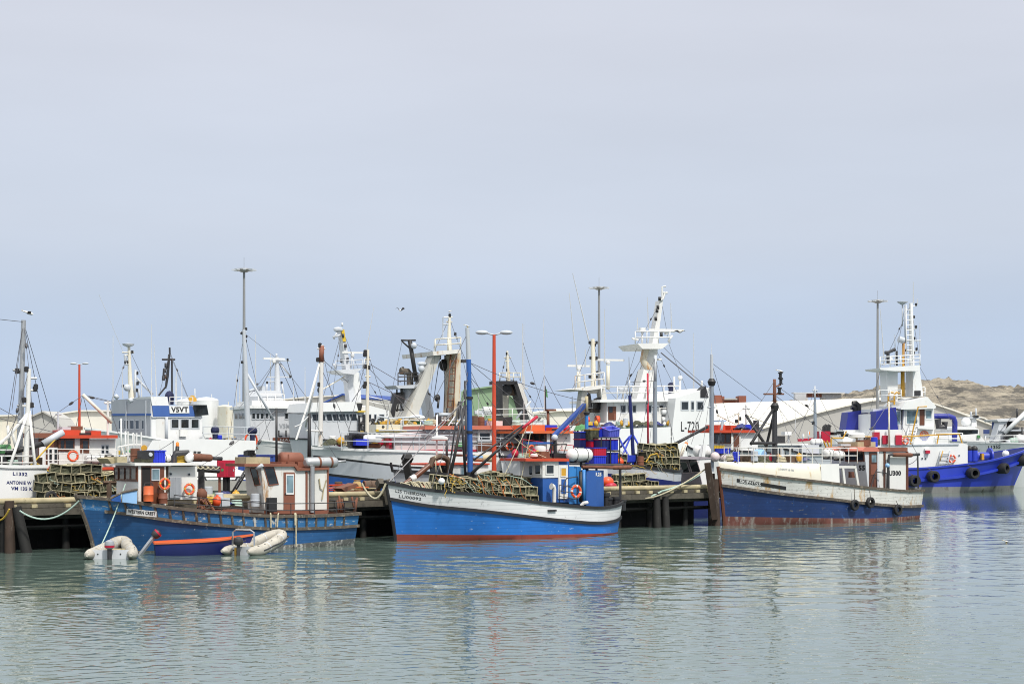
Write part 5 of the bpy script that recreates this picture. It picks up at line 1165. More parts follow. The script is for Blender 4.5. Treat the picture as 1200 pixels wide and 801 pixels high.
G_ = Thing('gangway', 'black pipe gangway leaning from the pier to the blue boat roof', 'gangway', PIER.l2w((PIER.q(262, 585, 2).x, 2, PZ)), PIER.th)
mb = MB()
for t, dx in ((0, 0), (.6, 3)):
    mb.tube([G_.q(268 + dx, 583, t), G_.q(291 + dx, 544, t)], .05, 6)
for k in range(5): f = k / 5 + .1; mb.tube([G_.q(268 + 23 * f, 583 - 39 * f, 0), G_.q(271 + 23 * f, 583 - 39 * f, .6)], .03, 5)
G_.part('frame', mb, 'black')
tyre(60, 581.5, PIER, 1.2, 6.6, 'black tyre hanging beside the stern of the white registered boat', None, .2, 'tyre fenders at the pier')
def van():
    S = Thing('van', 'small white panel van parked on the concrete quay behind the crimson cabinet', 'van', W(257, 124.5, 1.55), R(18)); b = MB()
    prof = [(-2.0, .35), (-2.02, 1.0), (-1.95, 1.62), (-1.8, 1.74), (.35, 1.74), (.62, 1.66), (1.25, 1.08), (1.95, .92), (2.08, .7), (2.08, .35)]
    b.prism([(x, -.8, z) for x, z in prof], (0, 1.6, 0)); S.part('body', b, 'shipwhite')
    for sd in (-.815, .815):
        b = MB(); b.prism([(x, sd, z) for x, z in ((.1, 1.12), (.15, 1.6), (.55, 1.56), (1.05, 1.12))], (0, -.02 if sd < 0 else .02, 0)); S.part('window', b, 'glass')
        b = MB(); b.prism([(x, sd * 1.003, z) for x, z in ((-1.95, .55), (-1.95, .6), (2.0, .6), (2.0, .55))], (0, -.012 if sd < 0 else .012, 0)); S.part('side_moulding', b, 'darksteel')
        b = MB(); b.box((.0, sd * 1.01, .92), (.18, .03, .04)); S.part('door_handle', b, 'darksteel')
    b = MB(); b.prism([(.66, -.7, 1.63), (1.2, -.7, 1.12), (1.2, .7, 1.12), (.66, .7, 1.63)], (.02, 0, .02)); S.part('windscreen', b, 'glass')
    for x in (-1.32, 1.32):
        for y in (-.72, .72):
            b = MB(); b.lathe((x, y - .1, .31), (0, 1, 0), [(0, .2), (0, .29), (.03, .31), (.17, .31), (.2, .29), (.2, .2)], 20); wh = S.part('wheel', b, 'tyre')
            b = MB(); b.lathe((x, y - .115, .31), (0, 1, 0), [(0, .19), (.23, .19)], 16); S.part('rim', b, 'steel', wh)
    for y in (-.6, .6): b = MB(); b.ball((2.05, y, .74), (.06, .14, .1), 8); S.part('headlight', b, 'glassblue')
    b = MB(); b.box((2.1, 0, .45), (.12, 1.55, .22)); S.part('bumper', b, 'darksteel')
van()
S = Thing('shipping_container', 'blue steel container standing on the quay right of the white van', 'container', W(279, 127, 1.55), R(8)); h = P(0, 533, 127).z - 1.55
mb = MB(); mb.box2((0, 0, .1), (3.2, 6, h)); S.part('body', mb, 'canopyblue')
for k in range(10): mb = MB(); mb.box2((.1 + k * .31, -.05, .2), (.25 + k * .31, -.002, h - .1)); S.part('corrugation', mb, 'canopyblue')
mb = MB(); mb.box2((-.03, -.08, 0), (3.23, .1, .14)); mb.box2((-.03, -.08, h - .1), (3.23, .1, h + .02)); S.part('frame', mb, 'navy')
# mooring ropes
def rope(label, pts, mats, sg, r=.03):
    p = [P(*q) for q in pts]; T = Thing('mooring_rope', label, 'rope', p[0], 0, 'mooring ropes'); mb = MB()
    for a, b, s_ in zip(p, p[1:], sg): mb.tube([v - p[0] for v in sag(a, b, s_, 14)], r, 6)
    T.part('line', mb, mats)
rope('sea green rope sagging from the leaning pile to the blue bow', [(23, 598, 71.9), (93, 586, 71.8)], 'grope', [.55], .035)
rope('pale thick rope looping from the stern of the middle boat to the pier end', [(722, 577, 92.5), (776, 575, 93.3), (820, 556, 95)], 'grope', [.35, .1], .05)
rope('thin pale rope looping beneath the thick one', [(722, 578, 92.4), (780, 577, 93.2), (832, 545, 95.5)], 'rope', [.3, .1], .04)
rope('short cream rope hanging from the grey post beside the blue bow', [(424, 566, 80.5), (437, 583, 80.2), (452, 566, 80.2)], 'rope', [.1, .25], .05)
rope('tan rope knotted on the brown pile', [(0, 609, 72), (11, 596, 71.6)], 'yrope', [.1], .04)
# odds and ends on the pier between the blue boats
S = Thing('sack', 'full straw coloured sack standing on the pier', 'sack', PIER.l2w((PIER.q(418, 570, 1.5).x, 1.5, PZ + .25)), R(10)); mb = MB(); mb.lathe((0, 0, 0), (0.05, 0, 1), [(0, .12), (.03, .22), (.3, .24), (.42, .18), (.47, .13), (.52, .2)], 10); S.part('bag', mb, 'sack'); mb = MB(); mb.torus((.02, 0, .45), (0, 0, 1), .14, .02, 12, 5); S.part('tie', mb, 'rope')
S = Thing('steel_drum', 'rusty brown drum lying on the pier behind the grey post', 'drum', PIER.l2w((PIER.q(434, 566, 1.8).x, 1.8, PZ + .25)), R(35)); mb = MB(); mb.lathe((-.35, 0, .2), (1, -.2, 0), [(0, .27), (.3, .27), (.32, .3), (.34, .27), (.8, .27)], 16); S.part('barrel', mb, 'wood'); mb = MB(); mb.torus((-.35, 0, .2), (1, -.2, 0), .25, .03, 16, 6); S.part('rim', mb, 'rust')
S = Thing('timber_stack', 'heap of orange and pale planks lying on the pier', 'planks', PIER.l2w((PIER.q(405, 575, 1.2).x, 1.2, PZ)), R(35)); rr = random.Random(3)
for k in range(9): mb = MB(); mb.box((rr.uniform(-.6, .8), rr.uniform(-.4, .6), .06 + .06 * k), (rr.uniform(1.5, 2.6), .2, .05), rr.uniform(-.3, .3)); S.part('plank', mb, ('red', 'bullrail', 'orange', 'rust')[k % 4])
# ================================================================== boats on the far side of the pier
def simple_hull(T, L, half, sheer, bow, rows, mats, flip=False, bul=.5, tr=.6, so=.1, deck='plank', cap='black', strake=None, inner=None):
    H = Hull(T, L, half, sheer, bow, so, fe=.42, pe=2, fa=.6, tr=tr, pa=2.2, few=.5, pew=1.6, trw=tr * .8, flip=flip)
    H.shell(rows, mats, bul, deck, inner); H.strake(('s', 0), .08, .14, cap, 'gunwale')
    if strake: H.strake(('s', strake), .1, .14, cap)
    return H
def px_sheer(T, L, t, pts, flip=False):
    out = []
    for x, y in pts:
        p = T.q(x, y, t); f = p.x / L; out.append(((1 - f) if flip else f, p.z))
    return sorted(out)
def tubes(T, name, segs, mats, t=0, r=.05, n=6, parent=None):
    if name[-1] == 's' and len(segs) > 1:             # struts, posts, legs: each one a part
        for sgm in segs: o = tubes(T, name[:-1], [sgm], mats, t, r, n, parent)
        return o
    mb = MB()
    for sgm in segs: mb.tube([T.q(p[0], p[1], p[2] if len(p) > 2 else t) for p in sgm], r, n)
    return T.part(name, mb, mats, parent)
def mast(T, name, pts, r0, r1, mats, t=0, lamps=(), bars=(), parent=None, lampm='black'):
    """tapering mast with lamps (px,py) and crossbars (x0,x1,y), all as its sub-parts"""
    mb = MB(); k = len(pts); mb.tube([T.q(p[0], p[1], t) for p in pts], [r0 + (r1 - r0) * i / (k - 1) for i in range(k)], 9); o = T.part(name, mb, mats, parent)
    par = o if parent is None else parent
    for x0, x1, y in bars: b = MB(); b.bar(T.q(x0, y, t), T.q(x1, y, t), .07); T.part('crossbar', b, mats, par)
    for x, y in lamps: b = MB(); b.lathe(T.q(x, y, t), (0, 0, 1), [(-.15, .06), (-.12, .11), (.08, .11), (.12, .05)], 8); T.part('mast_lamp', b, lampm, par)
    return o
def left_white():
    T = Thing('fishing_boat', 'white boat with registration lettering on its stern quarter, left edge behind the pier', 'fishing boat', W(-78, 76.5), R(35)); L = T.q(44, 575, -1.6).x + .9
    zt = T.q(30, 551, -1.8).z + .12; zb = T.q(30, 582, -1.8).z
    H = simple_hull(T, L, 2.1, [(0, zt + .6), (.5, zt + .12), (1, zt + .05)], .6, [(-.5, 0), (zb - .25, 1), (zb - .08, 2), (('s', 0), 2)], ['navy', 'black', 'shipwhite'], so=-.55, tr=.85, cap='shipwhite')
    for tx, q in (('L1332', [(15, 552.6), (32, 553.4), (32, 557.4), (15, 556.6)]), ('ANTONIE W', [(7.5, 562.8), (37, 563.5), (37, 567.6), (7.5, 566.9)]), ('VM 135 K', [(13, 569.6), (38.2, 570.4), (38.2, 574.6), (13, 573.8)])): lettering(T, tx, q, [H.mb], 'navy', bold=.03)
    o = mast(T, 'main_mast', [(22, 545), (24.5, 480), (27.6, 375)], .16, .11, 'steel', .6, [(20, 434)], [(15, 32, 433.5), (20, 38, 475)])
    o = mast(T, 'signal_mast', [(30, 552), (32, 500), (34, 432)], .14, .10, 'white', -.4, [(37, 474), (41, 455), (42, 452.5), (31, 432), (28, 468)], [(34, 43, 443), (33, 42, 457), (26, 40, 475.5), (29, 38, 523)], None)
    tubes(T, 'mast_legs', [[(33, 481), (6, 563, -1.2)], [(34, 481), (43, 562, -1)], [(32, 485), (9, 512), (-2, 521)], [(14, 506, .4), (25, 548, .8)], [(9, 498, .4), (11, 520, .4)]], 'white', -.4, .075)
    tubes(T, 'deck_rails', [[(-5, 534), (38, 534)], [(-5, 542), (43, 542)], [(2, 534), (2, 552)], [(14, 534), (14, 552)], [(-5, 527), (15, 527)]], 'white', -.8, .035)
    o = tubes(T, 'derrick_boom', [[(7, 531), (51, 519.5)]], 'black', -.2, .13, 8); tubes(T, 'boom_end', [[(50, 520), (74, 506)]], 'lgrey', -.2, .16, 8, o)
    tubes(T, 'fish_net_roll', [[(-6, 529), (11, 529)]], 'green', .2, .35, 10)
    for a, b in (((27.4, 377, .6), (64, 500, 3)), ((27.4, 377, .6), (-20, 372, -2)), ((27.4, 377, .6), (8, 500, 0)), ((27.4, 377, .6), (52, 498, 3)), ((0, 478, -3), (40, 500, 2)), ((0, 490, -3), (70, 508, 2)), ((27, 380, .6), (14, 480, -1))): wire(T, T.q(*a), T.q(*b), .014)
    tubes(T, 'yellow_line', [[(72, 507, -.2), (36, 545, -.6)], [(40, 541, -.6), (52, 548, 0), (57, 552, 0)]], 'yrope', 0, .035)
    gull('g', 'small seagull flying off the top of the grey mast at the left', T.l2w(T.q(34, 371, .6)), R(200), wings=.12, sc=.8)
left_white()
def wheel_boat(label, px_bow, Y, th, L, t0, t1, sheer, parts, hullmats, rows, deckline=None, flip=False):
    T = Thing('fishing_boat', label, 'fishing boat', W(px_bow, Y), th); H = simple_hull(T, L, 2.3, sheer, .6, rows, hullmats, flip); return T, H
def red_left():
    T = Thing('fishing_boat', 'blue hulled boat with white wheelhouse and red roof, leftmost of the red roofed ones', 'fishing boat', W(10, 86.5), R(28)); L = T.q(140, 560, -1.5).x
    z = T.q(80, 549, -1.9).z; H = simple_hull(T, L, 2.2, [(0, z + .7), (.3, z + .1), (1, z)], .6, [(-.5, 0), (('s', -.12), 1), (('s', 0), 1)], ['blue', 'red'], cap='red', bul=.3)
    HO, n_, f_, pp, hm = house(T, [(69, 513), (105, 513), (105, 549), (69, 549)], -1.2, 1.2, 'white', 'wheelhouse')
    wb = slab(T, rect(68.6, 513.2, 87.5, 528.5), -1.24, -1.195, 'varnish', 'window_band', HO); window(T, rect(71, 515.5, 75, 527), ((0, -1.24, 0), (0, 1, 0)), 'glass', 'varnish', .04, parent=wb); window(T, rect(77, 515.5, 86, 527), ((0, -1.24, 0), (0, 1, 0)), 'glass', 'varnish', .04, parent=wb)
    d = slab(T, rect(94, 513.2, 104.5, 531), -1.24, -1.195, 'varnish', 'door', HO); window(T, rect(97, 516, 103, 526), ((0, -1.24, 0), (0, 1, 0)), 'glass', 'varnish', .04, parent=d)
    slab(T, rect(66, 509.5, 138, 513.2), -1.5, 1.4, 'red', 'roof', HO); slab(T, rect(70.5, 503.5, 93, 509.6), -.9, .8, 'red', 'roof_locker', HO); slab(T, rect(107, 504.5, 118.5, 509.6), -.7, .6, 'red', 'roof_locker', HO); slab(T, rect(94, 507, 107, 509.8), -.6, .5, 'black', 'roof_vent', HO)
    slab(T, rect(83, 499, 97, 503.6), -.2, .5, 'rust', 'rust_tank', HO); slab(T, rect(73, 500, 83, 503.4), -.5, .3, 'lgrey', 'skylight', HO)
    HA, n2, _, _, _ = house(T, [(105.2, 514), (136, 514), (136, 549), (105.2, 549)], -1.1, 1.2, 'white', 'after_house')
    for x in (119, 124): window(T, rect(x, 522, x + 3, 531), n2, 'glass', 'lgrey', .04, parent=HA)
    HF, n3, f3, _, _ = house(T, [(45, 513), (68.5, 513), (68.5, 549), (45, 549)], -1.1, 1.1, 'varnish', 'fore_cabin'); slab(T, rect(38, 507, 70, 512.8), -1.3, 1.2, 'rustbrown', 'roof', HF); slab(T, rect(46, 518, 53.5, 548), -1.13, -1.09, 'shipwhite', 'white_panel', HF); slab(T, rect(56, 524, 67.5, 548), -1.13, -1.09, 'shipwhite', 'white_panel', HF)
    for x in (58, 64): window(T, rect(x, 526, x + 2.5, 540), ((0, -1.13, 0), (0, 1, 0)), 'glass', 'black', .03, parent=HF)
    pts = [T.q(53, 548, -1.9), T.q(97, 548, -2.0), T.q(137, 549, -2.0)]; railing(T, pts, .95, (.4, .75, 1), 1.3, .025, 'white')
    lifebuoy(85.5, 534, T, -1.95, 6.8, 'orange lifebuoy on the rail below the leftmost red roof', 'ringorange'); raft(T, (99, 537.5), (122.5, 537.5), 6.4, -1.6)
    mb = MB(); mb.torus(T.q(128, 537, -1.3), (0, 1, 0), .22, .06, 14, 6); T.part('black_hose_ring', mb, 'black')
    slab(T, rect(95, 551, 101, 560), -2.22, -2.1, 'blue', 'blue_door'); slab(T, rect(101, 550.5, 130, 562), -2.2, -2.05, 'varnish', 'brown_bulkhead')
    o = tubes(T, 'derrick', [[(131, 495), (97, 462)]], 'cream', .5, .09, 7); wire(T, T.q(97, 462, .5), T.q(108, 505, .5)); wire(T, T.q(97, 462, .5), T.q(88, 505, .5)); wire(T, T.q(97, 462, .5), T.q(130, 470, .5))
    mast(T, 'signal_post', [(68, 510), (68, 482)], .07, .05, 'lgrey', .6, (), [(65, 72, 485)]); mast(T, 'signal_post', [(126.5, 510), (126.5, 469)], .07, .05, 'white', .6, (), [(122.5, 130, 472)])
red_left()
def grey_big():
    T = Thing('fishing_vessel', 'long vessel with white bulwark over grey and blue hull and salmon roof', 'fishing vessel', W(384, 98), R(22)); L = T.q(625, 560, -2).x
    sh = px_sheer(T, L, -2.4, [(400, 525), (450, 527.2), (500, 528.5), (560, 531), (620, 533)]); sh = [(0, T.q(368, 523.5, 0).z)] + sh
    zb = [T.q(x, y, -2.4).z for x, y in ((380, 536), (457, 548), (620, 556))]; d = lambda f: (zb[0] + (zb[1] - zb[0]) * f / .35) if f < .35 else zb[1] + (zb[2] - zb[1]) * (f - .35) / .65
    H = simple_hull(T, L, 2.9, sh, 1.0, [(-.5, 0), (lambda f: d(f) - 1.0, 1), (lambda f: d(f) - .85, 2), (d, 1), (lambda f: d(f) + .12, 3), (('s', 0), 3)], ['blue', 'black', 'grey' if False else 'lgrey', 'shipwhite'], cap='shipwhite', bul=.4)
    HO, n_, f_, pp, hm = house(T, [(463, 511), (500, 505), (560, 505), (560, 531), (463, 529)], -1.5, 1.8, 'pinkish', 'deckhouse'); slab(T, rect(464, 526.6, 560, 528.6), -1.56, -1.49, 'crimson', 'red_sill', HO)
    for k in range(6): slab(T, rect(470 + k * 14, 513, 471 + k * 14, 527), -1.53, -1.49, 'lgrey', 'seam', HO)
    HW, n2, f2, _, _ = house(T, [(560, 503), (612, 503), (612, 533), (560, 532)], -1.7, 1.8, 'white', 'wheelhouse')
    for x0, x1 in ((562, 574), (578, 586), (590, 600), (603, 609)): window(T, rect(x0, 507, x1, 515), n2, 'glass', 'white', .06, parent=HW)
    slab(T, rect(560, 519, 610, 528), -1.74, -1.69, 'varnish', 'brown_band', HW); slab(T, rect(560, 514.5, 612, 517), -1.76, -1.69, 'lgrey', 'ledge', HW)
    slab(T, rect(498, 498.6, 613, 503), -2.0, 2.0, paint('salmon_roof_paint', (.52, .15, .09), .5, var=.08), 'roof', HW); slab(T, rect(500, 503.4, 560, 507), -1.7, 1.9, 'lgrey', 'fascia', HW)
    pts = [T.q(400, 526, -2.5), T.q(462, 527.5, -2.75), T.q(520, 529, -2.8), T.q(608, 533, -2.6)]; railing(T, pts, .95, (.5, 1), 1.3, .025, 'lgrey')
    tubes(T, 'deck_pipework', [[(440, 512), (500, 512)], [(440, 517.5), (600, 517.5)], [(444, 504), (497, 504)]], 'lgrey', -1.6, .05)
    cyl_px(T, (425, 513.5), (447, 513.5), 4.6, -1.4, 'shipwhite', 'white_tank', 14); cyl_px(T, (425, 522), (446, 522), 3, -1.2, 'rust', 'rusty_drum', 12)
    mb = MB(); rr = random.Random(4)
    for k in range(16): x = 411 + rr.random() * 14; mb.box(T.q(x, 510 + rr.random() * 14, -1.2), (.5 * rr.random() + .2, .6, .5 * rr.random() + .2))
    T.part('anchor_windlass', mb, 'darksteel')
    mb = MB()
    for k in range(14): x = 382 + rr.random() * 22; mb.tube([T.q(x, 521, -.8), T.q(x + 3, 514 + rr.random() * 4, -.9), T.q(x + 9, 520, -.8)], .07, 6)
    T.part('coiled_hawser', mb, 'rope')
    ladder(T, T.q(524, 507, -1.9), T.q(537, 488, -1.2), .45, 'lgrey', axis=(1, 0, 0), r=.04)
    for x0, x1, y0, y1, m_ in ((456, 459, 514, 525, 'crimson'), (473, 497, 512, 517, 'darksteel'), (522, 532, 510, 523, 'lgrey'), (590, 600, 489, 499, 'black'), (576, 589, 493, 499, 'pinkish')): slab(T, rect(x0, y0, x1, y1), -1.2, -.4, m_, 'deck_box')
    mast(T, 'signal_mast', [(430, 524), (431, 409.5)], .12, .08, 'cream', -.5, [(428, 412), (427.5, 415), (428, 429), (428, 449), (427, 452), (432, 430)], [(428, 434, 421), (428, 434, 441)]); o = mast(T, 'foremast', [(375, 523), (376, 470), (377, 404)], .15, .12, 'white_rust', -.2, [(375, 404), (372.5, 421), (374, 450)], [(372, 381, 408.5), (374, 380, 424.5)]); tubes(T, 'mast_tip', [[(376.6, 424), (377, 405)]], 'rustbrown', -.2, .145, 8, o)
    tubes(T, 'mast_legs', [[(374, 426), (358, 500, 1.2)], [(374, 427), (362, 470, -1), (347, 515, -1.4)], [(359, 504, -1), (378, 505, -.4)]], 'white', -.2, .06)
    for a, b in (((431, 425, -.5), (470, 448, 2)), ((431, 447, -.5), (480, 470, 2)), ((377, 420, -.2), (408, 448, 3))): wire(T, T.q(*a), T.q(*b), .018)
    whip(T, 430, 409, 360, -.5, .02, 8)
    lifebuoy(597.5, 522.5, T, -2.9, 5.2, 'orange lifebuoy on the rail under the long salmon roof', 'shipwhite')
grey_big()
def pelagic():
    T = Thing('fishing_boat', 'grey boat with red roof edge and dark slanted bridge windows behind the lobster traps', 'fishing boat', W(472, 90.5), R(36)); L = T.q(575, 590, -1).x
    sh = px_sheer(T, L, -1.7, [(480, 547.5), (506, 552.5), (545, 557), (580, 557)]); sh = [(0, T.q(463, 543, 0).z)] + sh
    H = simple_hull(T, L, 2.0, sh, .7, [(-.5, 0), (('s', -.72), 1), (('s', -.60), 2), (('s', 0), 2)], ['navy', 'black', 'lgrey'], bul=.4)
    lettering(T, 'PELAGIC GREEN', [(472, 549.4), (505, 553.2), (505, 556.2), (472, 552.4)], [H.mb], bold=.02)
    HO, n_, f_, pp, hm = house(T, [(529, 544), (549.5, 543.4), (549.5, 566), (533, 566)], -1.0, 1.0, 'white', 'wheelhouse'); slab(T, [(503, 542.8), (551, 541.8), (551, 544), (503, 545)], -1.15, 1.1, 'red', 'roof', HO)
    for x0, x1 in ((504.5, 511), (512, 519), (520, 527.5)): window(T, [(x0, 546), (x1, 545.5), (x1 + 1.4, 558), (x0 + 1.4, 558.5)], f_, 'glass', 'black', .05, parent=HO)
    window(T, rect(540, 546, 546.5, 557), n_, 'glassblue', 'lgrey', .05, parent=HO); slab(T, rect(558.5, 543.5, 573, 562), -.8, .9, 'white', 'engine_casing'); slab(T, rect(557, 542.4, 574, 544.2), -.95, 1.0, 'red', 'casing_roof'); tubes(T, 'liferaft_roll', [[(556, 536.5), (577, 537)]], 'bullrail', -.2, .19, 10)
    T.tube([(511.5, 555), (512, 486)], .05, 'white', 'radar_post', .2, 6); mb = MB(); mb.lathe(T.q(515, 516, .2), (0, 0, 1), [(0, .35), (.05, .48), (.16, .47), (.24, .3), (.26, .05)], 18); mb.v = [Vector((v.x, v.y, v.z)) for v in mb.v]; T.part('radar_drum', mb, 'white'); T.tube([(523.5, 543), (523.5, 514)], .07, 'darksteel', 'radar_stand', .3, 6)
    tubes(T, 'vent_hose', [[(504, 547), (507, 538), (516, 534.5), (524, 537.5), (527, 546), (526.5, 557)]], 'wood', -1.2, .16, 9); tubes(T, 'hanging_lines', [[(510, 534), (511, 558)], [(515, 545), (519, 558)]], 'rope', -1.3, .04); tubes(T, 'rail_post', [[(546, 540), (546, 475)]], 'darksteel', .3, .06)
    slab(T, rect(555, 533.5, 566, 536.2), -.4, .4, 'lblue', 'blue_box'); slab(T, rect(541, 532, 551, 534.5), -.3, .3, 'rust', 'roof_hatch')
pelagic()
def red_mid():
    T = Thing('fishing_boat', 'white hulled boat with orange red wheelhouse roof behind the bright blue cabin', 'fishing boat', W(596, 98.5), R(34)); L = T.q(722, 590, -1.5).x
    sh = px_sheer(T, L, -1.8, [(608, 533), (640, 538), (690, 541), (720, 540)]); sh = [(0, T.q(586, 531, 0).z)] + sh
    H = simple_hull(T, L, 2.1, sh, .6, [(-.5, 0), (('s', -1.35), 1), (('s', 0), 1)], ['navy', 'shipwhite'], bul=.4)
    HO, n_, f_, pp, hm = house(T, [(641, 507.4), (653, 507.4), (653, 540), (641, 540)], -1.1, 1.4, 'white', 'wheelhouse'); slab(T, rect(616, 504.6, 673, 507.6), -1.4, 1.6, 'orange', 'roof', HO); slab(T, rect(623, 497.5, 638.5, 504.8), -1.0, .9, 'orange', 'roof_box', HO); slab(T, rect(646.5, 500.5, 657.5, 504.8), -.7, .7, 'red', 'roof_box', HO); slab(T, rect(647, 502, 656.8, 504.4), -.74, -.69, 'black', 'grille', HO)
    for x0, x1 in ((618.5, 624), (626, 632), (633.5, 639.5)): window(T, rect(x0, 509, x1, 517.5), f_, 'glass', 'varnish', .09, parent=HO)
    slab(T, rect(645, 508, 652.5, 531), -1.13, -1.09, 'varnish', 'door', HO); HA, n2, _, _, _ = house(T, [(653.2, 507.6), (676, 507.6), (676, 540), (653.2, 540)], -1.0, 1.3, 'white', 'after_house'); porthole(T, 663, 513, n2, 1.1, HA); slab(T, rect(657, 527, 666, 538), -1.5, -1.2, 'orange', 'life_jacket_box')
    pts = [T.q(612, 534, -1.75), T.q(645, 538.5, -2.0), T.q(672, 541, -2.0)]; railing(T, pts, .95, (.55, 1), .9, .022, 'crimson')
    lifebuoy(622.8, 525.8, T, -1.85, 5.0, 'red lifebuoy on the rail just left of the white radomes', 'ringorange'); cyl_px(T, (616, 506.6), (624.5, 506.6), 1.5, -1.5, 'lgrey', 'lamp_tube', 10)
    for x, y0, y1 in ((657, 505, 521), (661, 499, 505), (667, 499, 505)): T.tube([(x, y1), (x, y0)], .045, 'darksteel', 'aerial_post', -.6, 5)
    T.tube([(642.5, 505), (642, 481)], .09, 'rust', 'exhaust_post', .4, 7); slab(T, rect(642, 479, 652, 481.4), .2, .6, 'rust', 'exhaust_cap'); whip(T, 638, 481, 374, .4, .025, -1); whip(T, 639, 480, 452, .4, .06, 0, 'darksteel'); whip(T, 614, 500, 380, .6, .02, 0)
    fl = MB(); fl.prism(T.poly([(639, 455), (641, 456), (642, 466), (639.5, 464)], .4), (0, .02, 0)); T.part('flag', fl, 'green')
    for x, h in ((671, 484), (677, 491)): T.tube([(x, 507), (x, h)], .06, 'rust', 'rusty_post', .5, 6)
red_mid()
def tripod_boat():
    T = Thing('fishing_boat', 'low grey boat with navy tripod mast and lobster traps on deck behind the pier', 'fishing boat', W(692, 101), R(32)); L = T.q(795, 590, -1).x
    sh = px_sheer(T, L, -1.8, [(720, 541), (750, 546), (792, 552)]); sh = [(0, T.q(686, 535, 0).z)] + sh
    H = simple_hull(T, L, 2.0, sh, .5, [(-.5, 0), (('s', -.6), 1), (('s', 0), 1)], ['navy', 'lgrey'], bul=.3)
    o = mast(T, 'tripod_mast', [(743, 550), (740.5, 505), (738, 463)], .12, .1, 'navy', .2, (), ()); T.tube([(738, 463), (737.6, 445)], .05, 'lgrey', 'mast_tip', .2, 6, o)
    tubes(T, 'mast_legs', [[(740, 509), (726, 541, -.8)], [(726, 514, .5), (742.5, 545, -.6)], [(741, 508), (766, 552, -.6)], [(738, 511), (727, 524, .8)]], 'tugblue', .2, .06)
    tubes(T, 'red_pole', [[(759.5, 541), (759, 437)]], 'crimson', .7, .06); mast(T, 'grey_mast', [(767.5, 546), (767.6, 447)], .15, .13, 'pipe', 1.0, [(767.5, 449)], [(764, 771, 476)]); tubes(T, 'grey_topmast', [[(767.7, 447), (768, 416)]], 'lgrey', 1.0, .1)
    slab(T, rect(733, 533, 746, 541), -.6, .4, 'tugblue', 'blue_box'); slab(T, rect(750, 533, 754, 541), -.6, .4, 'tugblue', 'blue_box'); slab(T, rect(746, 531.5, 750, 542), -.7, -.2, 'black', 'engine_box')
    traps_on(T, (-.8, .2), 757, 790, 546, 4, 15, 'lobster trap stacked on the low grey boat with the tripod mast', 'lobster traps on the tripod mast boat', 8, T.q(770, 549.5, -.6).z - .1)
    traps_on(T, (-.6,), 713, 728, 540, 2, 13, 'lobster trap stacked on the low grey boat with the tripod mast', 'lobster traps on the tripod mast boat', 9, T.q(720, 540, -.6).z - .4)
    tubes(T, 'yellow_line', [[(757, 541, -1.2), (762, 533, -1.2), (770, 531, -1.2), (772, 536, -1.2)]], 'yrope', 0, .04)
    S = Thing('buoy_heap', 'bright orange net float bag lying behind the gallows of the bright blue boat', 'float', PIER.l2w((PIER.q(712, 560, 2.5).x, 2.5, PZ)), R(20)); mb = MB(); mb.ball((0, 0, .42), (.36, .3, .3), 12); S.part('float_bag', mb, 'ringorange'); mb = MB(); mb.ball((.12, -.2, .2), (.36, .25, .2), 10); S.part('lower_float', mb, 'crimson')
tripod_boat()
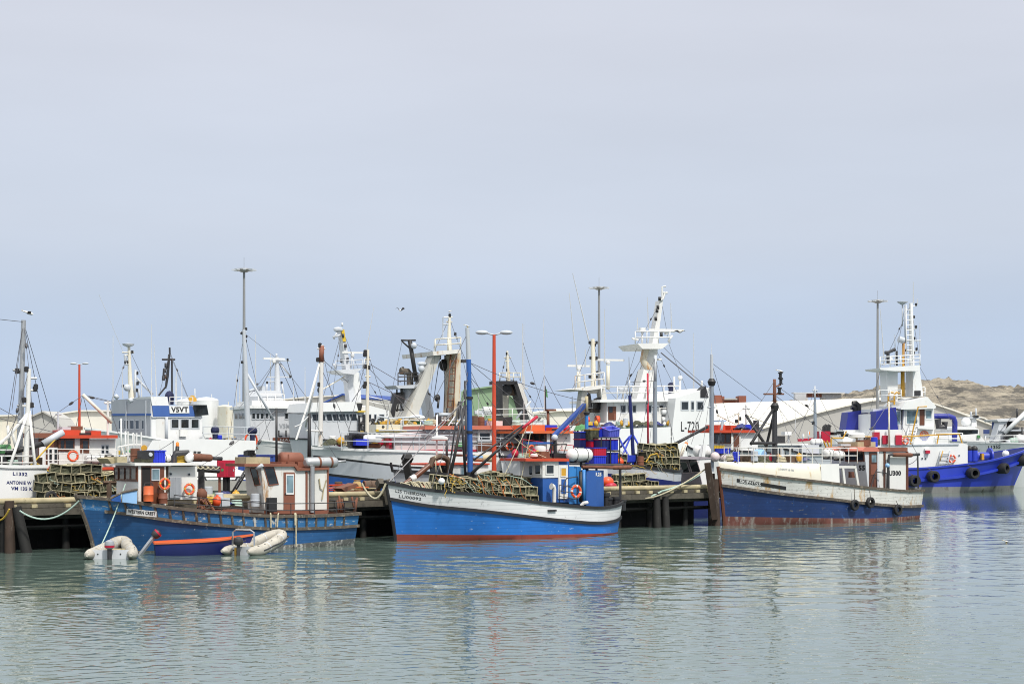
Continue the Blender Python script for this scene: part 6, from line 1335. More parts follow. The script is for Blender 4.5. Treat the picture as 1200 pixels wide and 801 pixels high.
def grey_cab():
    T = Thing('fishing_boat', 'small grey wheelhouse boat with three slanted front windows near the pier end', 'fishing boat', W(764, 104.5), R(36)); L = T.q(850, 590, -1).x
    sh = px_sheer(T, L, -1.5, [(770, 555), (785, 563), (815, 568), (848, 568)]); sh = [(0, T.q(752, 544, 0).z)] + sh
    H = simple_hull(T, L, 1.9, sh, .5, [(-.5, 0), (('s', -.8), 1), (('s', 0), 1)], ['navy', 'lgrey'], bul=.35)
    HO, n_, f_, pp, hm = house(T, [(816.5, 536.5), (832.8, 536.5), (832.8, 570), (823, 570)], -1.2, 1.15, 'shipwhite', 'wheelhouse')
    gp = MB(); pz = f_[1].normalized(); pz = pz if pz.dot(T.c - f_[0]) > 0 else -pz
    qd = [T.hit(x, y, f_[0] + pz * .01, pz) for x, y in ((788.5, 537.5), (816.3, 537), (823, 566), (793, 567))]; gp.prism(qd, pz * .04); go = T.part('front_panel', gp, paint('mauve_grey_paint', (.34, .31, .34), .5, var=.06), HO)
    for q in ([(789.5, 541.6), (794.5, 541.4), (798, 553.5), (792.6, 553.8)], [(797, 541.2), (804.6, 540.9), (808.6, 553), (800.8, 553.4)], [(807.6, 540.8), (817, 540.5), (820.8, 552.4), (811.2, 552.9)]): window(T, q, (f_[0] + pz * .05, pz), 'glass', 'pinkish', .05, parent=HO)
    window(T, rect(826.3, 543, 830.8, 551.5), n_, 'glass', 'lgrey', .04, parent=HO); slab(T, [(787, 537.4), (791, 534.6), (819, 534.6), (833.5, 535.6), (833.5, 537), (817, 538)], -1.25, 1.2, paint('mauve_grey_paint', (.34, .31, .34), .5, var=.06), 'roof', HO); 
    mb = MB(); mb.prism([T.qs(x, y, T.q(823, 560, -1.2).x - 2.2) for x, y in ((781.5, 538), (786, 538), (792, 563), (783, 563))], (.15, 0, 0)); T.part('spray_screen', mb, 'lgrey')
    tubes(T, 'exhaust_pipe', [[(797, 535), (803.5, 520)]], 'cream', .2, .12, 8); mb = MB(); mb.ball(T.q(804, 519.5, .2), .12, 8); T.part('pipe_cap', mb, 'amber'); tubes(T, 'derrick_boom', [[(785, 523), (829, 500)]], 'black', .6, .1, 7)
    spot_light(T, T.q(808, 536, -.8)); tubes(T, 'grey_mast', [[(834, 552), (834, 447)]], 'pipe', .6, .145, 9); o = mast(T, 'topmast', [(834, 448), (834, 415)], .12, .09, 'lgrey', .6, (), [(829, 838, 477)]); mb = MB(); mb.lathe(T.q(834, 447, .6), (0, 0, 1), [(-.25, .2), (0, .28), (.2, .16)], 10); T.part('mast_collar', mb, 'black'); whip(T, 834, 415, 402, .6)
    for b in ((810, 520, -1), (822, 535, -1.5), (893, 469, 4), (862, 520, 2), (846, 505, 0)): wire(T, T.q(834, 448 if b[0] < 850 else 425, .6), T.q(*b), .016)
    raft(T, (814, 528.5), (836, 528.5), 7, .9); slab(T, [(824, 521), (828, 521), (826, 536), (821, 536)], .2, .4, 'shipwhite', 'white_chute')
    G = 'fish crates at the pier end'
    crate('yellow fish crate above the blue one beside the brown posts', T.l2w(T.q(839, 527.5, .8)), T.th, 'yellow', None, G, .85, .6, .3); crate('blue fish crate below the yellow one beside the brown posts', T.l2w(T.q(846, 531, .3)), T.th, 'plasticblue', None, G, .85, .6, .3)
    mb = MB(); mb.ball(T.q(838, 535, .3), .32, 10); mb.ball(T.q(846, 535.5, .3), .30, 10); T.part('fenders', mb, 'pinkish')
grey_cab()
def red_right():
    T = Thing('fishing_boat', 'boat with red roof and brown wheelhouse windows behind the navy boat bow', 'fishing boat', W(812, 114), R(33)); L = T.q(900, 590, -1).x
    sh = px_sheer(T, L, -1.8, [(835, 526), (860, 528), (898, 530)]); sh = [(0, T.q(806, 522, 0).z)] + sh
    H = simple_hull(T, L, 2.0, sh, .5, [(-.5, 0), (('s', 0), 0)], ['shipwhite', 'shipwhite'], bul=.3)
    HO, n_, f_, pp, hm = house(T, [(857, 506.5), (868, 506.5), (868, 529), (857, 529)], -1.1, 1.2, 'white', 'wheelhouse'); slab(T, rect(836, 503.6, 889, 506.8), -1.3, 1.4, 'red', 'roof', HO); slab(T, rect(842, 497.5, 850, 503.8), -.6, .8, 'red', 'roof_box', HO); slab(T, rect(856, 498, 866, 503.8), -.6, .6, 'red', 'roof_box', HO); slab(T, rect(860, 501.5, 868.5, 504), -.7, -.2, 'black', 'roof_vent', HO)
    for x0, x1 in ((838, 843), (844.5, 849.5), (851, 856)): window(T, rect(x0, 508.5, x1, 518), f_, 'glass', 'varnish', .09, parent=HO)
    slab(T, rect(860, 508, 866.5, 528), -1.14, -1.09, 'varnish', 'door', HO); house(T, [(868.2, 507), (888, 507), (888, 529), (868.2, 529)], -1.0, 1.2, 'shipwhite', 'after_house')
    mast(T, 'signal_mast', [(874.5, 505), (874, 474)], .07, .05, 'antenna', .3, (), [(870.5, 879, 478.5)]); mast(T, 'signal_mast', [(865.5, 505), (865.5, 483)], .06, .05, 'cream', .6, [(863, 493), (867, 490)], [(861, 867, 485)]); slab(T, rect(842, 492, 851, 493.6), .4, .9, 'lblue', 'solar_panel'); tubes(T, 'grey_davit', [[(842, 520), (847, 493)]], 'pipe', -.6, .1); tubes(T, 'rigging_rope', [[(840, 486, 0), (862, 497, 0), (898, 498, 0)], [(874, 486, .3), (902, 497, .3)]], 'rope', 0, .03)
red_right()
def far_red():
    T = Thing('fishing_vessel', 'grey vessel with red bulwark strip and black exhaust cluster behind the cream whaleback', 'fishing vessel', W(905, 124), R(20)); L = T.q(1000, 590, -1).x
    z = T.q(950, 533, -2).z; H = simple_hull(T, L, 2.3, [(0, z + .8), (.3, z + .1), (1, z)], .6, [(-.5, 0), (('s', 0), 0)], ['lgrey'], bul=.4)
    HO, n_, f_, pp, hm = house(T, [(909, 521), (945, 521), (945, 545), (909, 545)], -1.2, 1.6, 'lgrey', 'deckhouse')
    for x in (912, 919, 926, 937): window(T, rect(x, 524, x + 3.6, 533), n_, 'glass', 'white', .05, parent=HO)
    slab(T, rect(906, 519.4, 947, 521.4), -1.4, 1.8, 'white', 'roof', HO); slab(T, [(937, 514), (971, 511.6), (971, 514.6), (937, 517)], .4, .7, 'crimson', 'red_strip'); slab(T, rect(913, 510.5, 920, 519), -.2, .6, 'black', 'exhaust_trunk'); slab(T, rect(920, 505.5, 927.6, 509.5), 0, .6, 'shipwhite', 'white_box'); T.tube([(924, 519), (924, 509)], .07, 'lgrey', 'box_post', .3, 6)
    raft(T, (950, 517.8), (964, 517.8), 4.2, -.6); HA, n2, _, _, _ = house(T, [(963, 505), (973, 505), (973, 518), (963, 518)], .2, 1.2, 'crimson', 'funnel_base')
    for k in range(5): tubes(T, 'exhaust_stack', [[(965 + k * 1.7, 506, .5), (965 + k * 1.7, 500 - (k % 2), .5), (966.6 + k * 1.7, 498.5 - (k % 2), .5)]], 'black', .5, .1, 7)
    mast(T, 'grey_mast', [(955.5, 519), (955, 470)], .14, .11, 'pipe', .3, [(953, 495)], [(951, 957, 494)]); T.tube([(955, 470), (954.7, 452)], .07, 'lgrey', 'topmast', .3, 6); mb = MB(); mb.bar(T.q(952, 457, .3), T.q(958, 457, .3), .07); T.part('crossbar', mb, 'lgrey')
    for x, y, m_ in ((947.5, 505, 'amber'), (941, 508, 'cream'), (961, 505, 'crimson')): T.tube([(x, 515), (x, y)], .05, 'lgrey', 'flag_pole', -.2, 5); mb = MB(); mb.prism(T.poly([(x, y), (x + 1.6, y + .6), (x + 1.6, y + 4), (x, y + 4)], -.2), (0, .03, 0)); T.part('flag', mb, m_)
    for x, y in ((977, 506), (985, 505), (990, 508)): slab(T, rect(x, y, x + 4, y + 3.5), 0, .6, 'black', 'vent_box')
    slab(T, rect(940, 521, 960, 531), -1.6, -.8, 'shipgrey', 'machinery_box'); slab(T, rect(948, 538, 963, 545), -2, -1, 'crimson', 'red_box'); tubes(T, 'yellow_rail', [[(965, 516), (968, 524)], [(969, 516), (972, 524)], [(974, 514), (974, 524)], [(974, 513), (988, 513), (992, 505)]], 'gold', -.6, .06)
    whip(T, 932, 512, 470, 1, .025)
far_red()
def MB_ball(p, r): mb = MB(); mb.ball(p, r, 8); return mb
# ================================================================== larger ships moored further back
def banded():
    T = Thing('ship', 'grey fronted white ship with blue band and V5VT board on its bridge', 'ship', W(120, 139), R(36)); L = T.q(300, 560, -3).x
    z = T.q(220, 519, -3.4).z
    H = simple_hull(T, L, 4.2, [(0, z + 1.2), (.4, z + .2), (1, z - .6)], 1.5, [(-.5, 0), (('s', 0), 0)], ['shipwhite'], cap='shipwhite', bul=.6)
    HO, n_, f_, pp, hm = house(T, [(177.3, 475), (226, 475), (237, 487.8), (237, 521), (177.3, 521)], -3.3, 4.2, 'shipwhite', 'bridge', front=(0, 4))
    pz = f_[1].normalized(); pz = pz if pz.dot(T.c - f_[0]) > 0 else -pz
    def fpanel(name, quad, off, th, m_, par=HO):
        mb = MB(); mb.prism([T.hit(x, y, f_[0] + pz * off, pz) for x, y in quad], pz * th); return T.part(name, mb, m_, par)
    fp = fpanel('front_wall', [(131, 468.5), (177, 465.5), (177, 521), (132, 521)], .01, .06, 'grey' if False else paint('ship_blue_grey', (.40, .42, .45), .5, var=.05, wear=.1, wearcol=(.2, .17, .14))); fpanel('blue_line', [(131, 484.6), (177, 484.2), (177, 486.6), (131, 487)], .08, .04, 'blue', fp)
    for x0, x1 in ((139.5, 144), (146, 150.7), (152.6, 157), (159, 163), (166.5, 168.6)): window(T, [(x0, 492.5), (x1, 492.3), (x1, 502), (x0, 502.2)], (f_[0] + pz * .07, pz), 'glass', 'lgrey', .07, parent=fp)
    for x in (148, 171): fpanel('conduit', [(x, 469), (x + .7, 469), (x + .7, 520), (x, 520)], .08, .08, 'lgrey', fp)
    slab(T, [(176.5, 464.5), (196, 464.5), (198, 475), (178.5, 475)], -3.4, -.5, 'shipwhite', 'bridge_wing', HO)
    bb = MB(); bb.prism(T.poly([(178.5, 475.2), (225.5, 475.2), (228.6, 487.4), (180, 487.6)], -3.42), (0, .1, 0)); bo = T.part('blue_band', bb, 'canopyblue' if False else paint('faded_band_blue', (.05, .12, .36), .5, var=.08), HO)
    wbm = MB(); wbm.prism(T.poly([(198.3, 475.4), (221.5, 475.2), (222, 483.8), (199, 484)], -3.48), (0, .05, 0)); so_ = T.part('call_sign_board', wbm, 'shipwhite', bo); lettering(T, 'V5VT', [(200.3, 476.6), (220.6, 476.4), (220.8, 482.8), (200.6, 483)], [wbm], 'letter', so_, bold=.04)
    slab(T, [(227, 474.2), (242.5, 474.2), (244.5, 486), (228.6, 487)], -3.5, -1, 'glass', 'wheelhouse_window', HO); slab(T, rect(178, 487.8, 236, 489.2), -3.4, -3.29, 'lgrey', 'ledge', HO)
    for x0, x1 in ((201, 209), (212.2, 221), (224.3, 232.6)): window(T, rect(x0, 491.3, x1, 501.2), n_, 'glass', 'lgrey', .1, parent=HO)
    slab(T, rect(183, 489.8, 192.5, 518), -3.33, -3.28, 'white', 'door', HO); slab(T, rect(211.3, 503, 219.5, 511), -3.6, -3.28, 'white', 'locker', HO); tubes(T, 'down_pipe', [[(194.5, 488), (194.5, 519)], [(196, 488), (196, 519)]], 'lgrey', -3.4, .07, 6, HO)
    for k in range(3): slab(T, rect(216 + k * 0, 535, 217, 536), -3, -2.9, 'lgrey', 'fairlead') if k == 0 else None
    slab(T, [(172, 531), (181, 515.5), (238, 514), (300, 516), (300, 560), (165, 560)], -4.3, -3.9, 'shipwhite', 'bulwark_plating')
    tubes(T, 'draught_marks', [[(213, 528.6), (216, 528.6)], [(219, 528.6), (223, 528.6)], [(227, 529.4), (230, 529.4)], [(231.5, 529.6), (235, 529.6)]], 'letter', -4.34, .08, 4)
    railing(T, [T.q(199, 475, -3.2), T.q(226, 475, -3.2)], .7, (.5, 1), 1.2, .03, 'white'); railing(T, [T.q(238, 516, -4), T.q(268, 516, -4.1), T.q(304, 517, -4)], 1.15, (.5, 1), 1.6, .035, 'lgrey')
    # masts and aerials
    o = mast(T, 'main_mast', [(154, 470), (152.2, 440), (151, 405)], .24, .11, 'cream', .8, [(147, 424), (155, 412), (144, 452), (149, 424)], [(143, 157, 412.8), (146, 151, 416), (147, 150, 405)]); mb = MB(); mb.lathe(T.q(150.3, 404.5, .8), (0, 0, 1), [(-.15, .1), (0, .45), (.12, .5), (.18, .1)], 12); T.part('top_light', mb, 'lgrey', o)
    tubes(T, 'mast_struts', [[(146.3, 416), (147.5, 427), (152, 427)], [(160, 443, .8), (179, 462, .8)], [(157.5, 466), (159, 433)], [(163, 466), (162, 455)]], 'lgrey', .8, .11)
    for x, y in ((160.5, 437), (161, 449), (160, 457)): mb = MB(); mb.lathe(T.q(x, y, .8), (0, 0, 1), [(-.15, .08), (-.12, .13), (.12, .13), (.15, .08)], 8); T.part('mast_lamp', mb, 'black', o)
    mb = MB(); mb.ball(T.q(149, 454, .6), (.32, .25, .3), 10); T.part('searchlight', mb, 'lgrey')
    tubes(T, 'lattice_mast', [[(186, 463), (195, 452), (197, 440), (199, 412)], [(194, 455), (196, 436), (198, 415)], [(201.5, 465), (201.5, 420)], [(190, 421), (205, 421)], [(194, 432), (198, 432)], [(192, 441), (197.5, 441)], [(191, 445), (192, 432)], [(199, 415), (198.8, 407)]], 'darksteel', 2.2, .085)
    for x, y in ((194.5, 428), (193, 434), (194, 441), (191.5, 443)): mb = MB(); mb.lathe(T.q(x, y, 2.2), (0, 0, 1), [(-.2, .13), (.2, .13)], 7); T.part('radar_fitting', mb, 'darksteel')
    mb = MB(); mb.ball(T.q(198.6, 464.5, 1.2), (.4, .4, .5), 10); mb.lathe(T.q(199.5, 474, 1.2), (0, 0, 1), [(0, .28), (.6, .32)], 10); T.part('covered_binnacle', mb, 'overall')
    for x, y0, y1, ln in ((177.6, 466, 380, 0), (132.5, 470, 393, 0), (144, 467, 430, -1), (166, 466, 431, -1), (183.5, 464, 403, -3), (207, 474, 434, 0), (213.4, 474, 435, -.5), (205.5, 474, 441, 0)): whip(T, x, y0, y1, 0, .04, ln)
    wire(T, T.q(145.5, 415, .8), T.q(116, 345, .8), .018, 0, 'antenna')
    tubes(T, 'loudhailers', [[(135, 466), (138, 463.5)], [(151, 470), (155, 468)]], 'lgrey', -2.5, .2)
    mb = MB(); mb.lathe(T.q(225.5, 468, -1), (0, -1, .2), [(-.2, .15), (0, .36), (.08, .36)], 14); T.part('brass_lamp', mb, 'gold'); T.tube([(228.5, 476), (228.3, 455)], .06, 'lgrey', 'lamp_post', -1, 6); mb = MB(); mb.box(T.q(226, 473, -1), (.5, .5, .4)); T.part('camera_box', mb, 'lgrey')
    tubes(T, 'forward_posts', [[(142, 536), (142, 490)], [(147, 536), (147, 505)], [(156, 532), (156, 507)], [(160, 532), (160, 507)], [(126, 519), (126, 471)], [(122, 471.5), (130, 471.5)]], 'white', -5, .07)
    for px, py, lab in ((252, 502.5, 0), (295.8, 503, 1)):
        c = MB(); b = T.q(px, py + 21, -3.4); hh = T.q(px, py + 5, -3.4).z - b.z; c.lathe(b, (0, 0, 1), [(0, .22), (hh * .3, .26), (hh * .62, .2), (hh, .24)], 12); c.ball(b + Vector((0, 0, hh + .25)), (.36 + .08 * lab, .36, .38), 12); o = T.part('covered_searchlight', c, 'overall')
        if lab: k = MB(); k.torus(b + Vector((0, .25, hh * .55)), (0, 1, 0), .55, .09, 18, 6); T.part('red_ring', k, 'ringorange', o)
    mb = MB(); rr = random.Random(6)
    for k in range(14): x = 245 + rr.random() * 40; mb.box(T.q(x, 521 - rr.random() * 6, -3), (.8 * rr.random() + .3, .6, .5))
    T.part('deck_gear', mb, 'lgrey'); tubes(T, 'yellow_handrail', [[(244, 525), (262, 525)], [(262, 525), (265, 518), (265, 527)]], 'gold', -3.9, .06)
banded()
def round_front():
    T = Thing('ship', 'white ship with rounded bridge front, marked V5MK and L1266', 'ship', W(266, 162), R(30)); L = T.q(372, 570, -3).x
    z = T.q(320, 524, -3).z
    H = simple_hull(T, L, 4.8, [(0, z + 1), (1, z)], 1.2, [(-.5, 0), (('s', 0), 0)], ['shipwhite'], cap='shipwhite')
    # faceted bridge: the near wall and three bow-facing facets
    c0 = T.q(324, 500, -3); c1 = T.q(362, 500, -3); zt, zb = T.q(324, 478.5, -3).z, T.q(324, 527, -3).z; w2 = 6.4
    def foot(px, x): return T.qs(px, 500, x)
    A, B_, C_, D_ = Vector((c0.x, -3, 0)), foot(293, c0.x - 2.1), None, None
    B_ = Vector((c0.x - 2.6, T.qs(293, 500, c0.x - 2.6).y, 0)); C_ = Vector((c0.x - 1.0, T.qs(273.5, 500, c0.x - 1.0).y, 0)); E_ = Vector((c1.x, C_.y, 0)); D_ = Vector((c1.x, -3, 0))
    ring = [A, B_, C_, E_, D_]; mb = MB(); mb.prism([p + Vector((0, 0, zb)) for p in ring], (0, 0, zt - zb)); HO = T.part('bridge', mb, 'shipgrey')
    cen = sum(ring, Vector()) / 5; mb = MB(); mb.prism([p + (p - cen).normalized() * .6 + Vector((0, 0, zt)) for p in ring], (0, 0, .25)); mb.prism([p * .9 + cen * .1 + Vector((0, 0, zt + .25)) for p in ring], (0, 0, .5)); T.part('roof', mb, 'shipwhite', HO)
    def fac(P_, Q_): n = (Q_ - P_).cross(Vector((0, 0, 1))).normalized(); n = n if n.dot(T.c - P_) > 0 else -n; return (P_ + n * .02, n)
    for pl, xs in ((fac(A, B_), (295.5, 300.5, 305.5, 311, 316)), (fac(B_, C_), (275.5, 280.5, 285.5)), (((0, -3, 0), (0, 1, 0)), (334, 340, 346, 351.5))):
        for x in xs: window(T, [(x, 484), (x + 3.3, 484), (x + 3.3, 490.3), (x, 490.3)], pl, 'glass', 'lgrey', .09, parent=HO)
    nm = MB(); nm.add([Vector((A.x, -3.02, zb)), Vector((c1.x, -3.02, zb)), Vector((c1.x, -3.02, zt)), Vector((A.x, -3.02, zt))], [(0, 1, 2, 3)])
    lettering(T, 'V5MK', [(327, 496.3), (345, 496.3), (345, 501.8), (327, 501.8)], [nm], 'grey', HO, bold=.03); lettering(T, 'L1266', [(326, 503.6), (359, 503.6), (359, 511.8), (326, 511.8)], [nm], 'letter', HO, bold=.02, sp=1.3)
    st = MB(); c = T.q(346.5, 494, -3.06); st.add([c + Vector((math.cos(a) * r_, -.02, math.sin(a) * r_)) for k in range(10) for a, r_ in [(k * math.pi / 5 + math.pi / 2, .5 if k % 2 == 0 else .2)]], [tuple(range(10))]); T.part('star_emblem', st, 'yellow', HO)
    bmn = slab(T, rect(320, 512.5, 362, 520), -3.1, -3.0, 'rustbrown', 'brown_name_strip', HO); lettering(T, 'NAM SEA', [(328, 513.8), (358, 513.8), (358, 516.5), (328, 516.5)], [((0, -3.1, 0), (0, 1, 0))], 'letterw', bmn, .02)
    slab(T, rect(342, 519.2, 356, 527.5), -3.6, -2.6, 'orange', 'orange_box'); slab(T, rect(326, 520, 340, 528), -3.4, -2.6, 'darksteel', 'machinery'); slab(T, rect(308, 521.5, 326, 526), -4, -3, 'shipwhite', 'white_boat_cover')
    slab(T, [(304.5, 464), (310, 457.5), (329, 457.5), (333, 474.5), (305, 474.5)], -1, 3, 'shipgrey', 'monkey_island'); railing(T, [T.q(303, 474, -1.2), T.q(333, 474, -1.2)], 1, (.5, 1), 1, .04, 'white')
    mast(T, 'main_mast', [(325, 462), (324.8, 440), (324.5, 418)], .35, .18, 'shipgrey', 1, [(337, 421), (321, 424), (313, 448), (340, 441), (330, 448)], [(316, 341, 422.5), (313, 341, 441.5), (312, 328, 447)]); tubes(T, 'mast_struts', [[(328, 426), (340, 440)], [(313, 448), (312, 461)], [(330, 448), (333, 465)], [(324, 418), (324, 414)]], 'shipgrey', 1, .1)
    scanner(T, T.q(321, 425, .6), 2.2); slab(T, rect(307, 452, 311, 458), .5, 1.5, 'lgrey', 'searchlight_box')
    mast(T, 'foremast', [(291, 521), (288, 440), (285.5, 386)], .28, .17, 'lgrey', -5, [(283, 390), (288.5, 385), (288.7, 394), (283.5, 424), (288, 399)], [(281, 289, 389), (282.5, 289, 424)]); tubes(T, 'mast_legs', [[(288.5, 436, -5), (321, 492, -5.6)], [(289.5, 459, -5), (300, 455, -2)]], 'lgrey', -5, .13)
    for x, y0, y1 in ((277, 478, 438), (281, 478, 441), (299.5, 470, 392), (317, 458, 414), (357.5, 478, 430), (344, 478, 452)): whip(T, x, y0, y1, 1.5, .05)
    for a, b in (((324.5, 420, 1), (304, 457, 0)), ((324.5, 420, 1), (347, 470, 2)), ((336, 421, 1), (352, 476, 2))): wire(T, T.q(*a), T.q(*b), .03)
    mb = MB(); mb.lathe(T.q(299, 474, 2), (0, 0, 1), [(0, .3), (.9, .35), (1.5, .1)], 10); T.part('covered_compass', mb, 'overall')
round_front()
def leaning():
    T = Thing('trawler', 'grey white trawler with raked bridge windows and leaning yellow topped mast', 'trawler', W(352, 156), R(24)); L = T.q(470, 570, -3).x
    z = T.q(410, 520, -3).z; H = simple_hull(T, L, 4.5, [(0, z + .5), (1, z)], 1, [(-.5, 0), (('s', 0), 0)], ['shipgrey'])
    HO, n_, f_, pp, hm = house(T, [(363, 482), (419, 482), (422, 522), (366, 522)], -3.2, 3.6, 'shipgrey', 'bridge'); slab(T, [(367, 471.5), (417, 470.5), (420, 481.5), (364, 482.5)], -3.6, 4.0, 'shipwhite', 'bridge_roof', HO)
    for q in ((365.5, 373), (374.5, 380), (382, 388), (389.3, 396), (397.2, 404), (405.3, 408), (409.6, 417)): window(T, [(q[0], 485), (q[1], 484.6), (q[1] + 1.6, 492.4), (q[0] + 1.6, 492.8)], n_, 'glass', 'lgrey', .07, parent=HO)
    HA, n2, _, _, _ = house(T, [(420, 477), (432, 474.6), (456, 481), (456, 522), (420, 522)], -3.0, 3.4, 'shipwhite', 'after_house')
    for x0, x1 in ((424.5, 428), (432, 434.8), (438.5, 441), (444.5, 450)): window(T, rect(x0, 485.5, x1, 493), n2, 'glass', 'lgrey', .06, parent=HA)
    slab(T, [(418, 472.5), (425, 472.5), (423, 482), (417, 482)], -3.3, -2.4, 'black', 'funnel_louvre'); slab(T, rect(417, 481, 428.5, 482.6), -3.4, -2.3, 'yellow', 'yellow_ledge'); slab(T, rect(440, 494, 456, 500), -3.3, -3.0, 'yellow', 'yellow_panel')
    mb = MB(); rr = random.Random(4)
    for k in range(3): mb.torus(T.q(431 + k * 6, 499, -3.6), (0.4, 1, 0), .62, .09, 14, 6)
    T.part('winch_drum', mb, 'darksteel'); tubes(T, 'winch_frame', [[(421, 506), (421, 487), (427, 487), (427, 506)], [(420, 496), (430, 496)]], 'black', -3.5, .1); tubes(T, 'yellow_guard', [[(420, 506), (430, 506), (437, 498)]], 'yellow', -3.5, .09)
    mb = MB(); a = [T.q(*p, .5) for p in ((410, 472), (417, 472), (403.5, 386), (400, 386))]; mb.prism(a, (0, 1.2, 0)); o = T.part('leaning_mast', mb, 'shipgrey'); slab(T, [(399.5, 386), (403.5, 386), (405.5, 400), (402, 400)], .4, .5, 'yellow', 'yellow_stripe', o)
    slab(T, [(413, 471), (423.5, 471), (421, 436), (412, 436)], 1.4, 2.6, 'shipwhite', 'mast_leg', o); slab(T, [(395, 433.5), (424, 431.5), (416, 438.5), (402, 437)], -.6, 2.8, 'shipgrey', 'mast_platform', o)
    railing(T, [T.q(393.5, 433.5, -.5), T.q(425, 432, -.5)], .85, (.5, 1), .8, .05, 'shipgrey', parent=o)
    tubes(T, 'mast_brackets', [[(390, 395), (404, 391)], [(401, 382), (401, 378)], [(396, 387), (391, 397)], [(411, 431), (413, 416)], [(426, 431), (428, 420)], [(393, 432), (391, 426)], [(400, 445), (408, 446)]], 'shipgrey', .5, .1, 6, o); mb = MB(); mb.ball(T.q(396.5, 386, .5), (.5, .3, .25), 8); T.part('camera', mb, 'lgrey', o); scanner(T, T.q(413, 418, .5), 2.0, parent=o)
    for x, y in ((405, 405), (402, 393), (407.5, 421), (400, 422.5)): mb = MB(); mb.lathe(T.q(x, y, .4), (0, 0, 1), [(-.16, .12), (.16, .12)], 8); T.part('mast_lamp', mb, 'darksteel', o)
    wire(T, T.q(404, 441, .5), T.q(378, 456, 0), .06, 0, 'cream'); wire(T, T.q(428, 447, .5), T.q(398, 492, -3.3), .04)
    railing(T, [T.q(430, 475, -1), T.q(456, 481, -1)], .9, (.5, 1), 1.5, .035, 'white')
leaning()
def gantry_trawler():
    T = Thing('trawler', 'rusty cream stern trawler with tall slanted gantry and black exhaust tower', 'trawler', W(452, 131), R(26)); L = T.q(585, 570, -3).x
    z = T.q(520, 520, -3).z; H = simple_hull(T, L, 4.3, [(0, z + .2), (1, z)], 1, [(-.5, 0), (('s', 0), 0)], ['white_rust'])
    g = 'white_rust'; o = slab(T, [(473.5, 492), (488, 490), (516.5, 417), (508.5, 415)], -1.5, -.3, 'cream' if False else paint('gantry_off_white', (.52, .51, .47), .5, var=.08, wear=.18, wearcol=(.4, .26, .1)), 'gantry_leg')
    slab(T, [(496, 458), (502, 455), (511.5, 497), (503, 498)], 3.0, 4.0, 'shipgrey', 'gantry_leg'); lg = slab(T, [(532.5, 410), (540, 410), (539, 508), (528, 508)], -1.4, .2, paint('rust_streaked_cream', (.58, .53, .42), .55, var=.1, wear=.55, wearcol=(.42, .2, .06)), 'gantry_leg')
    ladder(T, T.q(526.5, 500, -1.6), T.q(531.5, 415, -1.6), .5, 'rust', parent=lg, r=.045, step=.5)
    slab(T, [(507, 411.5), (540, 409), (540, 413.5), (508, 416.5)], -2, 4.2, 'white_rust', 'gantry_platform', o); railing(T, [T.q(510, 411, -2), T.q(540, 409, -2)], .9, (.5, 1), .9, .05, 'cream', parent=o); tubes(T, 'rail_loop', [[(508.5, 416), (509, 400), (512, 397.5)], [(519, 397.5), (519, 387), (519, 372), (526, 372)], [(519, 380), (525.5, 380)]], 'lgrey', -1.5, .05)
    m_ = mast(T, 'top_mast', [(526.8, 411), (526.4, 390), (526.8, 372)], .2, .1, 'cream', .5, [(527, 369), (533.5, 391)], [(520, 530, 371.5), (523, 530, 377)]); gull('g', 'seagull standing on the very top of the gantry mast', T.l2w(T.q(527.2, 366, .5)), R(10), sc=.45)
    mb = MB(); mb.ball(T.q(520.6, 427.5, .2), (.42, .35, .48), 14); T.part('trawl_block', mb, 'black', o); slab(T, [(514, 416), (517, 416), (517, 421), (513.5, 419)], 0, .4, 'black', 'block_hanger', o); slab(T, [(523.5, 416), (528, 416), (526, 430), (524, 430)], .3, .8, 'black', 'block_hanger', o)
    # exhaust tower
    ct = MB(); p = T.q(479, 482, .2); ct.lathe(p, (0, 0, 1), [(0, .72), (2.0, .68)], 16); o2 = T.part('exhaust_tower', ct, 'lgrey'); slab(T, [(463.5, 451.5), (490, 450.5), (486, 454.6), (467, 455)], -1, 1.4, 'lgrey', 'tower_platform', o2); railing(T, [T.q(466.5, 451.5, -.9), T.q(490, 451, -.9)], .95, (.35, .7, 1), .55, .045, 'darksteel', parent=o2)
    tubes(T, 'exhaust_bend', [[(480.5, 452), (480.5, 439), (478, 435.5), (469, 434.5)]], 'rail', .2, .27, 12, o2); tubes(T, 'exhaust_tip', [[(472, 433), (472, 429.5)]], 'black', .2, .1, 6, o2); slab(T, [(465, 460), (474, 459), (474, 472), (470, 473), (463, 472)], -.6, .4, 'black', 'black_locker', o2); slab(T, [(463.5, 462), (467.5, 462), (462, 490), (458.5, 482)], -.7, -.5, 'black', 'black_chute', o2); tubes(T, 'tower_frame', [[(464, 480), (473, 480)], [(467, 472), (465, 482)], [(469, 472), (472, 480)], [(471, 454), (471, 462)], [(465, 456), (465, 462)]], 'black', -.6, .07, 5, o2)
    dk = tubes(T, 'black_derrick', [[(480, 398), (488, 447)]], 'black', -.5, .17, 7); tubes(T, 'derrick_arm', [[(471, 399.5), (482, 409.5)], [(470, 398.5), (487, 398.5)]], 'black', -.5, .07, 6, dk); [T.part('floodlight', MB_ball(T.q(x, y, -.8), r_), 'lgrey', dk) for x, y, r_ in ((485, 405, .25), (494, 432, .28), (495, 426, (.45, .2, .16)))]
    # net and floats on the working deck
    slab(T, [(441, 497), (498, 497), (495, 506), (441, 507)], -2.6, -.6, 'yellow' if False else 'cream', 'net_bin'); slab(T, rect(441, 503, 486, 505.5), -2.8, -2.62, 'yellow', 'bin_rail')
    rr = random.Random(12)
